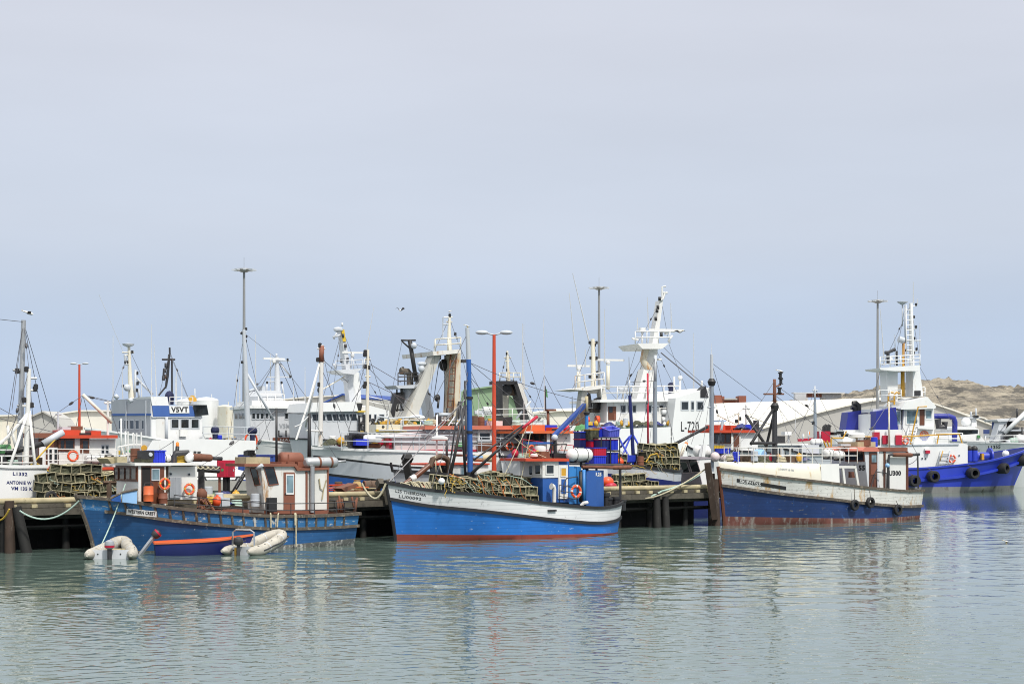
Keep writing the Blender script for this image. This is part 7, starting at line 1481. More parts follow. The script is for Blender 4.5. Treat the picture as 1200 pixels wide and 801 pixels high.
    for k in range(46): x = 447 + rr.random() * 40; mb = MB(); mb.ball(T.q(x, 500 - rr.random() * 9 * (1 - abs(x - 467) / 40), rr.uniform(-2.5, -1.2)), .2, 7); T.part('net_float', mb, rr.choice(('gold', 'gold', 'gold', 'rope', 'darksteel')))
    mb = MB(); v = [T.q(*p, -1.4) for p in ((474, 498), (480, 490.5), (487, 488.5), (493, 492), (497, 500), (490, 503))]; mb.prism(v, (0, 1.2, 0)); T.part('green_net', mb, 'green'); tubes(T, 'bin_frame', [[(454, 506), (455, 490), (474, 489), (492, 488)], [(472, 489), (473, 505)], [(440, 495), (443, 488), (455, 489)]], 'lgrey', -2.7, .07)
    mb = MB(); mb.ball(T.q(489, 489.5, -1.6), (.7, .4, .25), 10); T.part('covered_dinghy', mb, 'shipwhite')
    HO, n_, f_, pp, hm = house(T, [(512, 488), (528, 488), (528, 508), (512, 508)], -1, 1.5, 'white_rust', 'winch_house'); slab(T, [(498, 497), (520, 493), (548, 494), (548, 500), (498, 501)], -1.2, -.6, 'red', 'red_beam')
    tubes(T, 'deck_posts', [[(511, 505), (511, 484), (517, 484)], [(545, 505), (545, 446)], [(538, 505), (538, 470)], [(524, 492), (524, 478)], [(513, 478), (514, 468)]], 'darksteel', -1.6, .09); tubes(T, 'white_pole', [[(542, 505), (542, 476)]], 'lgrey', -1.8, .16); mb = MB(); mb.ball(T.q(512.5, 466, -1), (.25, .25, .3), 8); T.part('black_hose', mb, 'black')
    for a, b in (((528, 421, 0), (522, 500, 0)), ((515, 421, 0), (508, 470, 0)), ((521, 434, 0), (521, 480, 0))): wire(T, T.q(*a), T.q(*b), .03)
    mb = MB(); mb.box2(T.q(541, 421, -1.5), T.q(545, 425, -1)); T.part('floodlight_box', mb, 'darksteel'); whip(T, 561, 500, 460, 0, .03); railing(T, [T.q(470, 507, -4), T.q(560, 507, -4)], .95, (.5, 1), 1.5, .04, 'white_rust')
    tubes(T, 'spare_radar', [[(514, 485.5), (528, 485.5)]], 'lgrey', -1.8, .14)
gantry_trawler()
def black_portal():
    T = Thing('trawler', 'trawler with black edged portal frame and small cream mast by the green building', 'trawler', W(570, 150), R(24)); L = T.q(645, 570, -3).x
    z = T.q(610, 512, -3).z; simple_hull(T, L, 4, [(0, z), (1, z)], 1, [(-.5, 0), (('s', 0), 0)], ['shipwhite'])
    house(T, [(574, 493), (640, 491), (640, 515), (574, 515)], -2, 3, 'shipwhite', 'deckhouse')
    o = slab(T, [(585, 446), (606, 446), (606, 450), (585, 450)], -1.2, 1, 'black', 'portal_beam'); slab(T, [(585, 450), (589, 450), (589.5, 493), (586, 493)], -1.2, 0, 'black', 'portal_leg', o); slab(T, [(602, 449), (606, 447), (621, 492), (616.5, 493)], -1.2, 0, 'black', 'portal_leg', o); slab(T, [(589.5, 451), (596, 451), (595.5, 493), (590, 493)], .8, 1.6, 'cream', 'inner_leg', o); slab(T, [(606.5, 449), (611, 449), (626, 488), (621, 492)], 0, 1.2, 'white_rust', 'inner_leg', o)
    for x, m_ in ((593, 'black'), (600.5, 'wood')): mb = MB(); mb.lathe(T.q(x, 457, -.4), (0.2, 1, 0), [(-.25, .5), (.25, .5)], 14); T.part('trawl_block', mb, m_, o)
    railing(T, [T.q(585.5, 446, -1), T.q(610, 446, -1)], .7, (.5, 1), .7, .045, 'cream', parent=o); mast(T, 'top_mast', [(596, 446), (595, 430), (594.4, 411)], .17, .1, 'cream', .4, [(594, 414), (594.5, 433)], [(590.5, 599, 419), (592, 597, 423)], o); slab(T, rect(604, 453.5, 619, 456), .8, 1.2, 'lgrey', 'floodlight_arm', o)
    whip(T, 612.5, 455, 379, .6, .05); whip(T, 614, 455, 440, .6, .1); slab(T, [(588, 489), (600, 488), (600, 496), (588, 497)], -2.6, -2.1, 'black', 'net_drum'); railing(T, [T.q(560, 493, -2.5), T.q(640, 491.5, -2.5)], 1, (.5, 1), 1.6, .04, 'white'); tubes(T, 'life_raft', [[(566, 480), (577, 480)]], 'shipwhite', -1, .3, 10); tubes(T, 'deck_pipes', [[(566, 483), (566, 500)], [(577, 483), (577, 500)], [(605, 490), (622, 470)]], 'lgrey', -1, .1)
black_portal()
def big_trawler():
    T = Thing('trawler', 'large white trawler marked L-720 with leaning rust streaked main mast', 'trawler', W(672, 142), R(18)); L = T.q(836, 570, -4).x
    z = T.q(760, 511, -4.4).z; H = simple_hull(T, L, 4.8, [(0, z + .2), (.5, z), (1, z)], 1, [(-.5, 0), (('s', 0), 0)], ['white'], cap='white')
    HO, n_, f_, pp, hm = house(T, [(711, 470.5), (795, 470.5), (795, 505), (711, 505)], -2.8, 3.4, 'shipwhite', 'bridge', front=(0, 3)); slab(T, [(704, 467.8), (797, 466.5), (797, 470.3), (703, 471)], -3.4, 4.0, 'shipwhite', 'bridge_roof', HO)
    for x0, x1 in ((727.5, 733), (736, 740), (741.5, 745), (757, 763), (773, 777)): window(T, rect(x0, 475, x1, 483), n_, 'glass', 'lgrey', .08, parent=HO)
    d = slab(T, rect(713, 476, 722, 492), -2.86, -2.79, 'varnish', 'door', HO); slab(T, rect(719, 484, 722, 492), -2.9, -2.85, 'rustbrown', 'door_panel', d); slab(T, rect(714, 476.5, 718, 483), -2.89, -2.855, 'glass', 'door_pane', d)
    slab(T, [(719, 500), (736, 484), (745, 484), (745, 505), (719, 503)], -3.6, -2.85, 'white', 'boat_deck_screen'); slab(T, [(745, 500), (768, 485), (775, 485), (775, 505)], -3.6, -2.85, 'white', 'boat_deck_screen'); slab(T, [(722, 501.5), (790, 500), (790, 502), (722, 503)], -3.9, -3.4, 'green', 'green_gunwale')
    bl = MB(); bl.prism(T.poly([(788, 500), (792, 466), (831, 454), (832.5, 458), (832.5, 548), (786, 548)], -4.95), (0, 9, 0)); bo = T.part('after_block', bl, 'shipwhite'); 
    for x0, x1 in ((798.6, 806.3), (810, 813), (817, 824)): window(T, rect(x0, 470.6, x1, 479.6), ((0, -4.95, 0), (0, 1, 0)), 'glass', 'lgrey', .08, parent=bo)
    lettering(T, 'L-720', [(798, 493.5), (819, 493.5), (819, 505.5), (798, 505.5)], [bl], 'letter', bo, bold=.01); slab(T, [(821, 457.5), (827, 452), (830.5, 465.5), (821, 465.5)], -5.0, -4, 'black', 'black_louvre', bo)
    slab(T, [(700, 503), (786, 500), (786, 550), (700, 550)], -4.94, -4.4, 'shipwhite', 'bulwark_plating')
    # main mast
    o = slab(T, [(740, 492), (748, 492), (761, 436), (754.5, 432)], -2.2, -1.0, 'white', 'mast_leg'); c = slab(T, [(757, 470), (766, 470), (771, 407), (760, 407)], -.8, .8, 'white', 'main_mast'); slab(T, [(747, 402.5), (784, 402), (776, 408.5), (753, 408.5)], -2.2, 2.2, 'white', 'mast_platform', c); railing(T, [T.q(744.5, 402.5, -2.1), T.q(785, 402, -2.1)], 1.0, (.5, 1), .9, .05, 'white', parent=c)
    slab(T, [(764.5, 403), (770.5, 403), (777, 352), (773, 352)], -.4, .5, 'white', 'upper_mast', c); tubes(T, 'mast_brackets', [[(773, 352), (777, 350), (779.5, 342)], [(776.5, 343), (782, 343)], [(776, 350), (776, 336), (780, 335.5)], [(773, 388.5), (791, 388)], [(752.5, 402), (752.5, 387)], [(740.5, 396.5), (748, 398)], [(783, 400), (788, 393)], [(770, 421), (775, 421)]], 'white', -.5, .09, 6, c)
    tubes(T, 'rusty_vent', [[(757, 408), (753.5, 422), (760, 432), (761, 434)]], paint('rust_streaked_cream', (.58, .53, .42)), -1.2, .3, 10, c); tubes(T, 'dome', [[(752.6, 388), (752.6, 384)]], 'shipwhite', -.5, .3, 12, c); scanner(T, T.q(781, 392, -.3), 3.2, parent=c)
    for x, y in ((771, 360), (768.5, 373.5), (773, 350), (775, 392), (770, 364)): mb = MB(); mb.lathe(T.q(x, y, -.6), (0, 0, 1), [(-.16, .13), (.16, .13)], 8); T.part('mast_lamp', mb, 'black', c)
    slab(T, [(753, 433), (765, 433.5), (763, 435.5), (754, 435)], -1.6, -.6, 'lgrey', 'lower_platform', c); wire(T, T.q(774.5, 413, 0), T.q(823, 453, -1), .05); wire(T, T.q(748, 435, 0), T.q(738, 470, 0), .07); gull('g', 'seagull gliding beside the main mast of the white trawler', T.l2w(T.q(797, 391.5, -1)), R(-60), wings=.25, sc=.8)
    railing(T, [T.q(705, 467.5, -3.2), T.q(796, 466, -3.2)], 1.0, (.5, 1), 1.5, .05, 'white'); cyl_px(T, (775, 491.5), (783, 491.5), 3.4, -3.2, 'shipwhite', 'white_drum', 12); cyl_px(T, (775, 482.5), (783, 482.5), 3.4, -3.2, 'shipwhite', 'white_drum', 12); tubes(T, 'drum_rack', [[(773, 500), (773, 478), (785, 478), (785, 500)]], 'white_rust', -3.4, .08)
    mb = MB(); mb.ball(T.q(786.5, 452, .5), .32, 10); mb.lathe(T.q(786.5, 461, .5), (0, 0, 1), [(0, .25), (.45, .22)], 10); T.part('covered_binnacle', mb, 'overall'); tubes(T, 'roof_posts', [[(797, 466), (797, 444)], [(822.5, 455), (822.5, 446)], [(790, 466), (790, 441)], [(730, 467), (730, 457)]], 'white', -.5, .09); mb = MB(); mb.ball(T.q(797, 442.5, -.5), .22, 8); T.part('dome', mb, 'shipwhite'); mb = MB(); mb.ball(T.q(730, 456, -1), (.5, .3, .25), 8); T.part('floodlight', mb, 'lgrey')
    # forward portal
    g = paint('gantry_off_white', (.52, .51, .47)); o = slab(T, [(669, 456), (709.5, 450.5), (709.5, 454.5), (688, 457.5)], -2, 2.2, 'white_rust', 'portal_platform'); slab(T, [(682.5, 457), (688, 457), (686, 492), (678, 492)], -1.6, -.6, g, 'portal_leg', o); slab(T, [(703, 455), (709, 455), (712, 470), (707, 476)], -1.6, -.6, g, 'portal_leg', o); slab(T, [(684, 456.5), (706, 455), (699, 461), (691, 461)], -1.2, -.9, g, 'portal_brace', o); railing(T, [T.q(674, 455.5, -1.9), T.q(708, 451, -1.9)], 1.05, (.5, 1), 1, .05, 'white_rust', parent=o)
    for q in ([(689, 463), (692, 461), (694.5, 477), (688, 477)], [(700, 467), (704.5, 465), (705, 479), (699, 480)]): slab(T, q, -1.4, -.5, 'black', 'trawl_block', o)
    slab(T, rect(687, 478, 703, 483), -1.2, 0, 'rail', 'winch', o); mast(T, 'portal_mast', [(695.5, 455), (695, 425), (694.5, 397)], .24, .17, 'cream', .2, [(691, 401), (699, 401), (697, 404), (692, 419), (699, 419), (700, 436), (691, 441), (699, 441)], [(690, 700, 402), (691, 699, 419)], o)
    for x, y, Lr in ((678, 433, 2.0), (712.5, 426, 2.9)): T.tube([(x, 456), (x, y + 2)], .16, 'cream', 'radar_post', .4, 7, o); scanner(T, T.q(x, y + 1.2, .4), Lr, parent=o)
    for x, y0, y1, ln in ((676, 430, 343, -9), (690, 399, 320, -19), (686, 430, 409, 0), (708.5, 425, 362, 0), (738, 460, 418, -1), (760, 385, 348, -1.5), (787, 388, 355, -1), (813, 455, 390, 0), (670.5, 492, 464, 0), (747, 387, 372, 0), (735, 462, 442, 0)): whip(T, x, y0, y1, .3, .045, ln)
    slab(T, [(672, 494), (684, 474), (690, 474), (684, 502), (672, 502)], -2.4, -1.8, 'wood', 'net_heap'); tubes(T, 'red_floats', [[(688, 492), (690, 492)], [(698, 491), (702, 491)]], 'ringorange', -2.5, .3, 8); slab(T, rect(703, 495, 717, 502), -3.2, -2.2, 'white', 'deck_locker'); slab(T, rect(704, 497, 716, 501), -3.25, -3.19, 'wood', 'locker_front')
big_trawler()
def tug():
    T = Thing('tug', 'ultramarine hulled harbour tug with white wheelhouse and row of black tyre fenders', 'tug', W(962, 158), R(9)); L = T.q(1187, 577, 0).x
    zb = [T.q(x, y, -4.4).z for x, y in ((1000, 548), (1070, 548.5), (1133, 542.5), (1165, 536))]; fr = lambda x, t=-4.4: 1 - T.q(x, 550, t).x / L
    sh = sorted([(0, T.q(1201, 523.5, 0).z)] + [(fr(x), z) for x, z in zip((1000, 1070, 1133, 1165), zb)] + [(1, zb[0])])
    gb = paint('weedy_grey_boottop', (.20, .205, .20), .7, var=.2, wear=.35, wearcol=(.08, .07, .05))
    H = Hull(T, L, 4.5, sh, 1.9, 0, fe=.36, pe=2.4, fa=.7, tr=.8, pa=2, few=.46, pew=1.6, trw=.7, flip=True)
    H.shell([(-.5, 0), (0, 0), (.52, 1), (('s', -1.12), 1), (('s', -1.0), 1), (('s', 0), 1)], [gb, 'tugblue'], .9, 'grey', 'navy', .14); H.strake(('s', -1.1), .22, .22, 'tugblue'); H.strake(('s', 0), .1, .16, 'tugblue', 'gunwale')
    for px, py, rx, lab in ((1093.5, 558, 8, 'double black tyre fender on the tug side below the small stair'), (1140, 554, 7.6, 'double black tyre fender on the tug side under the deck winch'), (1175, 548.5, 7.4, 'double black tyre fender on the tug bow shoulder'), (1196.5, 539, 8, 'double black tyre fender nearest the tug stem'), (1071, 563, 8, 'black tyre fender on the tug side just behind the navy boat stern')):
        h, n, i, d = H.mb.bvh().ray_cast(T.c, T.ray(px, py).normalized())
        if h is None: h = T.q(px, py, -1); n = Vector((.7, -.7, 0))
        n = n if n.dot(d * T.ray(px, py)) < 0 else -n; n.z = 0; n.normalize(); hv = h + n * .62
        tyre(px + 0, py, T, hv.y, rx * .86, lab, (px - 7, py - 10) if px < 1190 else None, .95, 'tyre fenders on the tug', n)
    # deckhouse with the raised forecastle
    wl = paint('tug_white', (.74, .75, .75), .4, var=.04, wear=.06, wearcol=(.5, .5, .46))
    HO, n_, f_, pp, hm = house(T, [(985, 520), (1040, 520), (1044, 521.5), (1129, 519), (1134, 521), (1134, 560), (985, 560)], -3.1, 3.1, wl, 'deckhouse')
    slab(T, [(1040, 520.6), (1124, 519.6), (1124, 521), (1040, 522)], -3.2, -3.08, 'green' if False else 'lgrey', 'deck_edge', HO); slab(T, [(1150, 522), (1200, 529), (1200, 552), (1150, 560)], 1.0, 3.4, 'shipwhite', 'white_screen') if False else None
    for x in (1075, 1080.5, 1084.5): porthole(T, x, 537, n_, 1.2, HO)
    porthole(T, 1123.8, 533.5, n_, 1.1, HO); ladder(T, T.q(1104.5, 546, -3.6), T.q(1108, 528, -3.15), .9, 'lgrey', 'stair', r=.07, parent=HO); tubes(T, 'stair_rail', [[(1101.5, 540), (1105, 528)]], 'gold', -3.7, .05, 5, HO)
    lifebuoy(1115.5, 537.3, T, -3.3, 5.0, 'orange lifebuoy with white bands on the tug deckhouse side', 'shipwhite'); slab(T, rect(1085.5, 527.5, 1090, 531), -3.4, -3.1, 'crimson', 'side_light'); slab(T, rect(1084, 525, 1089.5, 527.4), -3.3, -3.1, 'shipwhite', 'side_light_screen')
    # wheelhouse
    WH, n2, f2, _, wm = house(T, [(1060, 478), (1094.5, 478), (1095, 500), (1093, 521), (1056, 521)], -2.0, 2.0, wl, 'wheelhouse', front=(0, 4)); slab(T, [(1056, 478), (1062, 470.5), (1087, 464.8), (1097, 476), (1096, 478.6), (1056, 479.6)], -2.5, 2.5, 'shipwhite', 'wheelhouse_roof', WH)
    for x0, x1 in ((1062.5, 1074.5),): window(T, rect(x0, 481, x1, 496), n2, 'glassblue', 'shipwhite', .12, parent=WH)
    d = slab(T, rect(1078, 475.5, 1083.5, 498), -2.06, -1.99, 'varnish', 'door', WH); window(T, rect(1085, 481, 1091.5, 490), n2, 'glassblue', 'shipwhite', .1, parent=WH); slab(T, [(1075.5, 499.5), (1095, 499.5), (1095.5, 503), (1075.5, 502)], -2.4, -1.98, 'shipwhite', 'side_step', WH)
    HA, n3, _, _, _ = house(T, [(1020, 485), (1056, 480), (1056, 521), (1020, 521)], -1.7, 1.8, wl, 'after_house', front=(0, 3))
    for x0, x1, y0 in ((1022.5, 1033, 484), (1045, 1054.5, 482)): window(T, rect(x0, y0, x1, 497), n3, 'glassblue', 'shipgrey', .12, parent=HA)
    slab(T, rect(1044, 475.5, 1057, 478.5), -1.8, 1.2, 'shipgrey', 'roof_vent', HA); slab(T, rect(1023, 479, 1034, 483), -1.8, 1.2, 'shipgrey', 'roof_vent', HA); slab(T, rect(1053, 497, 1060.5, 521), -1.78, -1.69, 'shipgrey', 'grey_panel', HA)
    # port emblem: sunrise over waves in a ring
    em = MB(); c = T.q(1083, 510.5, -2.03); r_ = T.q(1088.4, 510.5, -2.03).x - c.x
    for k in range(12): a0, a1 = math.pi * k / 12, math.pi * (k + 1) / 12; em.add([c + Vector((math.cos(a) * q, -.03, math.sin(a) * q + .1 * r_)) for a, q in ((a0, r_), (a1, r_), (a1, r_ * .78), (a0, r_ * .78))], [(0, 1, 2, 3)], m=0)
    for k in range(5): a = math.pi * (k + .5) / 5; em.add([c + Vector((math.cos(a + da) * q, -.03, math.sin(a + da) * q + .1 * r_)) for da, q in ((-.18, r_ * .68), (.18, r_ * .68), (.3, r_ * .38), (-.3, r_ * .38))], [(0, 1, 2, 3)], m=0)
    for j, (zz, ww) in enumerate(((-.08, 1.25), (-.36, .95), (-.62, .8), (-.86, .5))):
        for k in range(5): x0 = -ww + 2 * ww * (k + .12) / 5; x1 = -ww + 2 * ww * (k + .85) / 5; em.add([c + Vector((x * r_, -.03, (zz + dz) * r_)) for x, dz in ((x0, 0), (x1, 0), (x1, .13), (x0, .13))], [(0, 1, 2, 3)], m=1)
    T.part('port_emblem', em, ['orange', 'tugblue'], WH)
    # funnels, deck gear
    for pts, t0, t1 in (([(994, 483), (1017, 479.5), (1019, 502.5), (991, 504.5)], 1.4, 3.2), ([(1027, 482), (1050, 477), (1052.5, 503), (1026, 503.5)], -3.0, -1.4)): slab(T, pts, t0, t1, 'funnelblue', 'funnel')
    tubes(T, 'exhaust_elbow', [[(1006, 482), (1006, 475), (1003, 472.5), (999, 473)], [(1002, 483), (1002, 478), (998, 476)]], 'black', 2.2, .28, 10); slab(T, rect(988, 503.5, 1020, 520), 1.0, 3.4, wl, 'funnel_casing'); slab(T, rect(1025, 503.2, 1057, 521), -3.1, -1.3, wl, 'funnel_casing')
    for x0, x1, y0, y1, t in ((1024.5, 1031, 506, 519, -3.3), (1034.5, 1041, 510, 520, -3.3), (1050, 1057, 509.5, 521, -3.3)): slab(T, rect(x0, y0, x1, y1), t, t + .5, 'crimson', 'fire_locker')
    S = lifebuoy(1061, 516.5, T, -3.3, 4.4, 'red lifebuoy with white bands beside the red locker on the tug', 'shipwhite'); lifebuoy(1020.5, 517, T, -3.3, 3.8, 'small red lifebuoy left of the fire lockers on the tug', 'shipwhite')
    pts = [(1000, 511), (1040, 512), (1068, 511), (1100, 509), (1124, 508)]; tubes(T, 'yellow_rail', [pts, [(1100, 509), (1098, 520)], [(1069, 511), (1067, 521)], [(1124, 508), (1128, 521)], [(1067, 517), (1076, 476.5), (1086, 476)], [(1042, 499), (1042, 512)]], 'gold', -3.0, .07); tubes(T, 'yellow_hoop', [[(1041, 476), (1041, 464), (1043, 459.5), (1047, 460)], [(1048, 474), (1048, 462), (1051, 459.5), (1054, 461)], [(1042, 470), (1049, 470)]], 'gold', -1.2, .09)
    ladder(T, T.q(1064.5, 521, -3.2), T.q(1070, 501, -2.2), .8, 'shipwhite', 'stair', r=.07); railing(T, [T.q(1096, 520, -3), T.q(1128, 520, -3)], 1.0, (.5, 1), 1.1, .05, 'shipwhite')
    ow = tubes(T, 'deck_crane', [[(1093, 487.5), (1112, 487.5), (1117.5, 489.5), (1119, 494), (1118.5, 517)]], 'funnelblue', 0, .25, 10); tubes(T, 'crane_arm', [[(1099, 491), (1100, 500), (1107, 500), (1107, 494)]], 'darksteel', 0, .3, 8, ow)
    # bow winch
    wx = MB(); wx.lathe(T.q(1141, 534.5, -1.6), (1, 0, 0), [(0, .8), (.15, .8), (.16, .4), (1.5, .4), (1.51, .8), (1.66, .8)], 14); wo2 = T.part('bow_winch', wx, 'tugblue'); slab(T, rect(1150.5, 531, 1153.4, 538.5), -2.3, -1.2, 'gold', 'yellow_brake', wo2)
    for x in (1136, 1142): T.tube([(x, 540), (x, 526.5)], .28, 'tugblue', 'towing_bitt', -2.4, 9); mb = MB(); mb.ball(T.q(x, 525.8, -2.4), .32, 8); T.part('bitt_cap', mb, 'black')
    slab(T, rect(1133, 531, 1145, 541), -1.8, -1.2, 'tugblue', 'winch_stand'); mb = MB(); mb.ball(T.q(1178.5, 531.5, -1.5), .35, 8); T.part('white_float', mb, 'shipwhite')
    # mast tower
    for q in ([(1039, 434), (1052, 433), (1052, 470), (1041, 470)], [(1070, 434), (1078, 434), (1082, 464), (1070, 464)]): slab(T, q, -.9, .9, 'shipwhite', 'mast_leg')
    tp = slab(T, [(1031, 431), (1078, 427.5), (1078, 434.5), (1047, 434.5), (1032, 433)], -1.9, 1.9, 'shipwhite', 'mast_platform'); railing(T, [T.q(1031.5, 431, -1.8), T.q(1078, 428, -1.8)], 1.0, (.33, .66, 1), 1.0, .05, 'shipwhite', parent=tp); slab(T, rect(1072, 457.5, 1079, 463.5), -1.0, -.88, 'black', 'black_vent'); tubes(T, 'mast_pipes', [[(1057, 464), (1057, 433)], [(1058.7, 464), (1058.7, 402)]], 'gold', -.3, .12, 7); tubes(T, 'red_pipe', [[(1059, 428), (1058.6, 401)]], 'rust', -.3, .12, 6)
    ladder(T, T.q(1066, 428, -.4), T.q(1065, 357, -.4), .55, 'shipwhite', 'mast_ladder', r=.05, step=.45)
    m2 = mast(T, 'signal_mast', [(1068.5, 428), (1068, 390), (1067.5, 355)], .26, .18, 'shipwhite', 0, [(1062, 384), (1073.5, 382.5), (1071, 371), (1071.5, 396), (1062, 410), (1074, 408.5), (1073.5, 356.5), (1071, 413)], [(1056, 1079, 399), (1061, 1074, 385), (1061, 1075, 411), (1066, 1074, 358.5)], None)
    T.tube([(1061, 402), (1060.5, 358)], .09, 'lgrey', 'aerial_post', -.3, 6); tubes(T, 'lamp_arm', [[(1059, 399), (1053, 397)]], 'lgrey', -.4, .3, 9); T.tube([(1057.6, 382), (1057.5, 354)], .06, 'lgrey', 'aerial_post', -.2, 6); mb = MB(); mb.lathe(T.q(1057.5, 354, -.2), (0, 0, 1), [(-.25, .1), (0, .5), (.06, .5), (.1, .1)], 12); T.part('dish', mb, 'lgrey')
    wc = tubes(T, 'water_cannon', [[(1041, 426), (1040.5, 413), (1049, 409)], [(1037, 413), (1042, 413)]], 'darksteel', -1.2, .17, 8); slab(T, rect(1042, 417, 1046, 421), -1.3, -.9, 'shipwhite', 'cannon_box'); tubes(T, 'black_post', [[(1051, 428), (1051, 411)]], 'black', -1, .1)
    for x, y0, y1, ln in ((1070.3, 355, 330, 0), (1075, 356, 350, 0), (1049.5, 428, 392, -1), (1078, 428, 378, 0), (1036.5, 428, 362, -5)): whip(T, x, y0, y1, .2, .045, ln)
    railing(T, [T.q(1030, 470, -1.6), T.q(1056, 469, -1.6)], 1.0, (.5, 1), 1, .05, 'shipwhite'); railing(T, [T.q(1078, 465, 1), T.q(1084, 465, 1)], .9, (.5, 1), .7, .05, 'shipwhite')
    mast(T, 'stern_post', [(1042, 530), (1041.7, 500)], .12, .1, 'cream', -3.5)
tug()
def yacht_and_grey():
    T = Thing('motor_vessel', 'white motor vessel with long dark bridge window behind the tug bow crane', 'motor vessel', W(1085, 190), R(8)); L = T.q(1185, 560, -2).x; z = T.q(1150, 518, -3).z
    H = simple_hull(T, L, 3.6, [(0, z + .3), (1, z)], .5, [(-.5, 0), (('s', 0), 0)], ['shipwhite'], cap='shipwhite'); house(T, [(1090, 512), (1147, 508), (1154, 516), (1154, 525), (1090, 525)], -2.8, 2.8, 'shipwhite', 'coachroof'); HO, n_, f_, pp, hm = house(T, [(1120, 503), (1147, 503), (1147, 509), (1120, 512)], -2.2, 2.2, 'shipwhite', 'bridge'); slab(T, [(1118, 500.5), (1140, 499), (1148, 503.2), (1118, 503.2)], -2.6, 2.6, 'shipwhite', 'bridge_roof', HO); slab(T, rect(1122, 503.6, 1146, 508.6), -2.28, -2.19, 'glass', 'bridge_window', HO)
    slab(T, [(1139, 490), (1144, 490), (1145, 500), (1138.5, 500)], -.6, .6, 'shipwhite', 'radar_arch'); slab(T, rect(1130, 488.4, 1149, 490), -.8, .8, 'lgrey', 'arch_top'); tubes(T, 'mast_post', [[(1144, 489), (1143.6, 478)], [(1138, 489), (1138, 482)]], 'lgrey', 0, .1); slab(T, rect(1142, 486.5, 1147, 489), -1, -.4, 'black', 'loudspeaker'); mb = MB(); mb.ball(T.q(1132, 494.5, -1), .55, 10); T.part('dome', mb, 'shipwhite'); slab(T, rect(1145.5, 509.5, 1149, 513), -3, -2.85, 'green', 'side_light')
    T = Thing('trawler', 'grey and white trawler at the right edge with slanted gantry, marked L1355', 'trawler', W(1138, 176), R(6)); L = T.q(1262, 560, -2).x; z = T.q(1180, 520, -3.5).z
    H = simple_hull(T, L, 4.2, [(0, z + .15), (1, z)], .4, [(-.5, 0), (('s', 0), 0)], ['shipwhite'], cap='shipwhite', tr=.9); lettering(T, 'L1355', [(1158, 522), (1172.4, 521), (1172.4, 525), (1158, 526)], [H.mb], 'letter', bold=.03); lettering(T, 'MKX', [(1138, 526), (1149, 526), (1149, 529.4), (1138, 529.4)], [H.mb], 'grey', bold=.02)
    house(T, [(1177, 500), (1240, 500), (1240, 524), (1177, 524)], -1, 3, paint('shed_grey', (.27, .265, .255), .6, var=.08), 'shelter_deck'); g = slab(T, [(1172, 493), (1181, 491), (1175, 517), (1165, 517)], -2.4, -1, 'shipgrey', 'gantry_leg'); slab(T, [(1168, 491.5), (1205, 489), (1205, 492), (1170, 494)], -2.6, 1, 'shipgrey', 'gantry_top', g); slab(T, [(1171, 503.6), (1205, 502.6), (1205, 504.6), (1171, 505)], -2.6, -1, 'lgrey', 'gantry_walk', g); slab(T, [(1166.5, 493), (1171, 492), (1171, 503), (1166.5, 503)], -.5, .5, 'canopyblue', 'blue_screen', g)
    tubes(T, 'white_boom', [[(1177, 507), (1204, 481)]], 'shipwhite', -2.8, .22, 8); slab(T, rect(1183.5, 492, 1187, 502.5), -2.2, -1.4, 'black', 'trawl_block'); tubes(T, 'gantry_posts', [[(1177, 522), (1177, 506)], [(1192, 490), (1192, 478)], [(1198, 522), (1198, 500)]], 'darksteel', -2.6, .1); railing(T, [T.q(1155, 521, -3.4), T.q(1205, 520, -3.4)], .9, (.5, 1), 1.5, .04, 'shipwhite')
    for x, y, m_, r_ in ((1186, 518, 'grope', .5), (1190, 517.5, 'grope', .5), (1195, 515, 'shipwhite', .6), (1199, 516.5, 'gold', .5), (1182, 519, 'lgrey', .4)): mb = MB(); mb.ball(T.q(x, y, -2.4), r_, 9); T.part('net_float', mb, m_)
    T = Thing('container', 'dark container with pale shape standing ashore left of the grey gantry', 'container', W(1163, 214, 1.7)); ashore(T, 1160, 1166, 503, 508, 214, 3, 'canopyblue', 'body'); ashore(T, 1160.3, 1165.8, 508.2, 513, 214, 3, 'lgrey', 'base')
yacht_and_grey()
gull('g', 'seagull floating alone on the open water at the right', P(1179, 635, 79.5) - Vector((0, 0, .06)), R(200), sc=.45)
gull('g', 'seagull in flight over the masts left of the gantry', P(469, 365.5, 120), R(70), wings=.3, sc=.5)
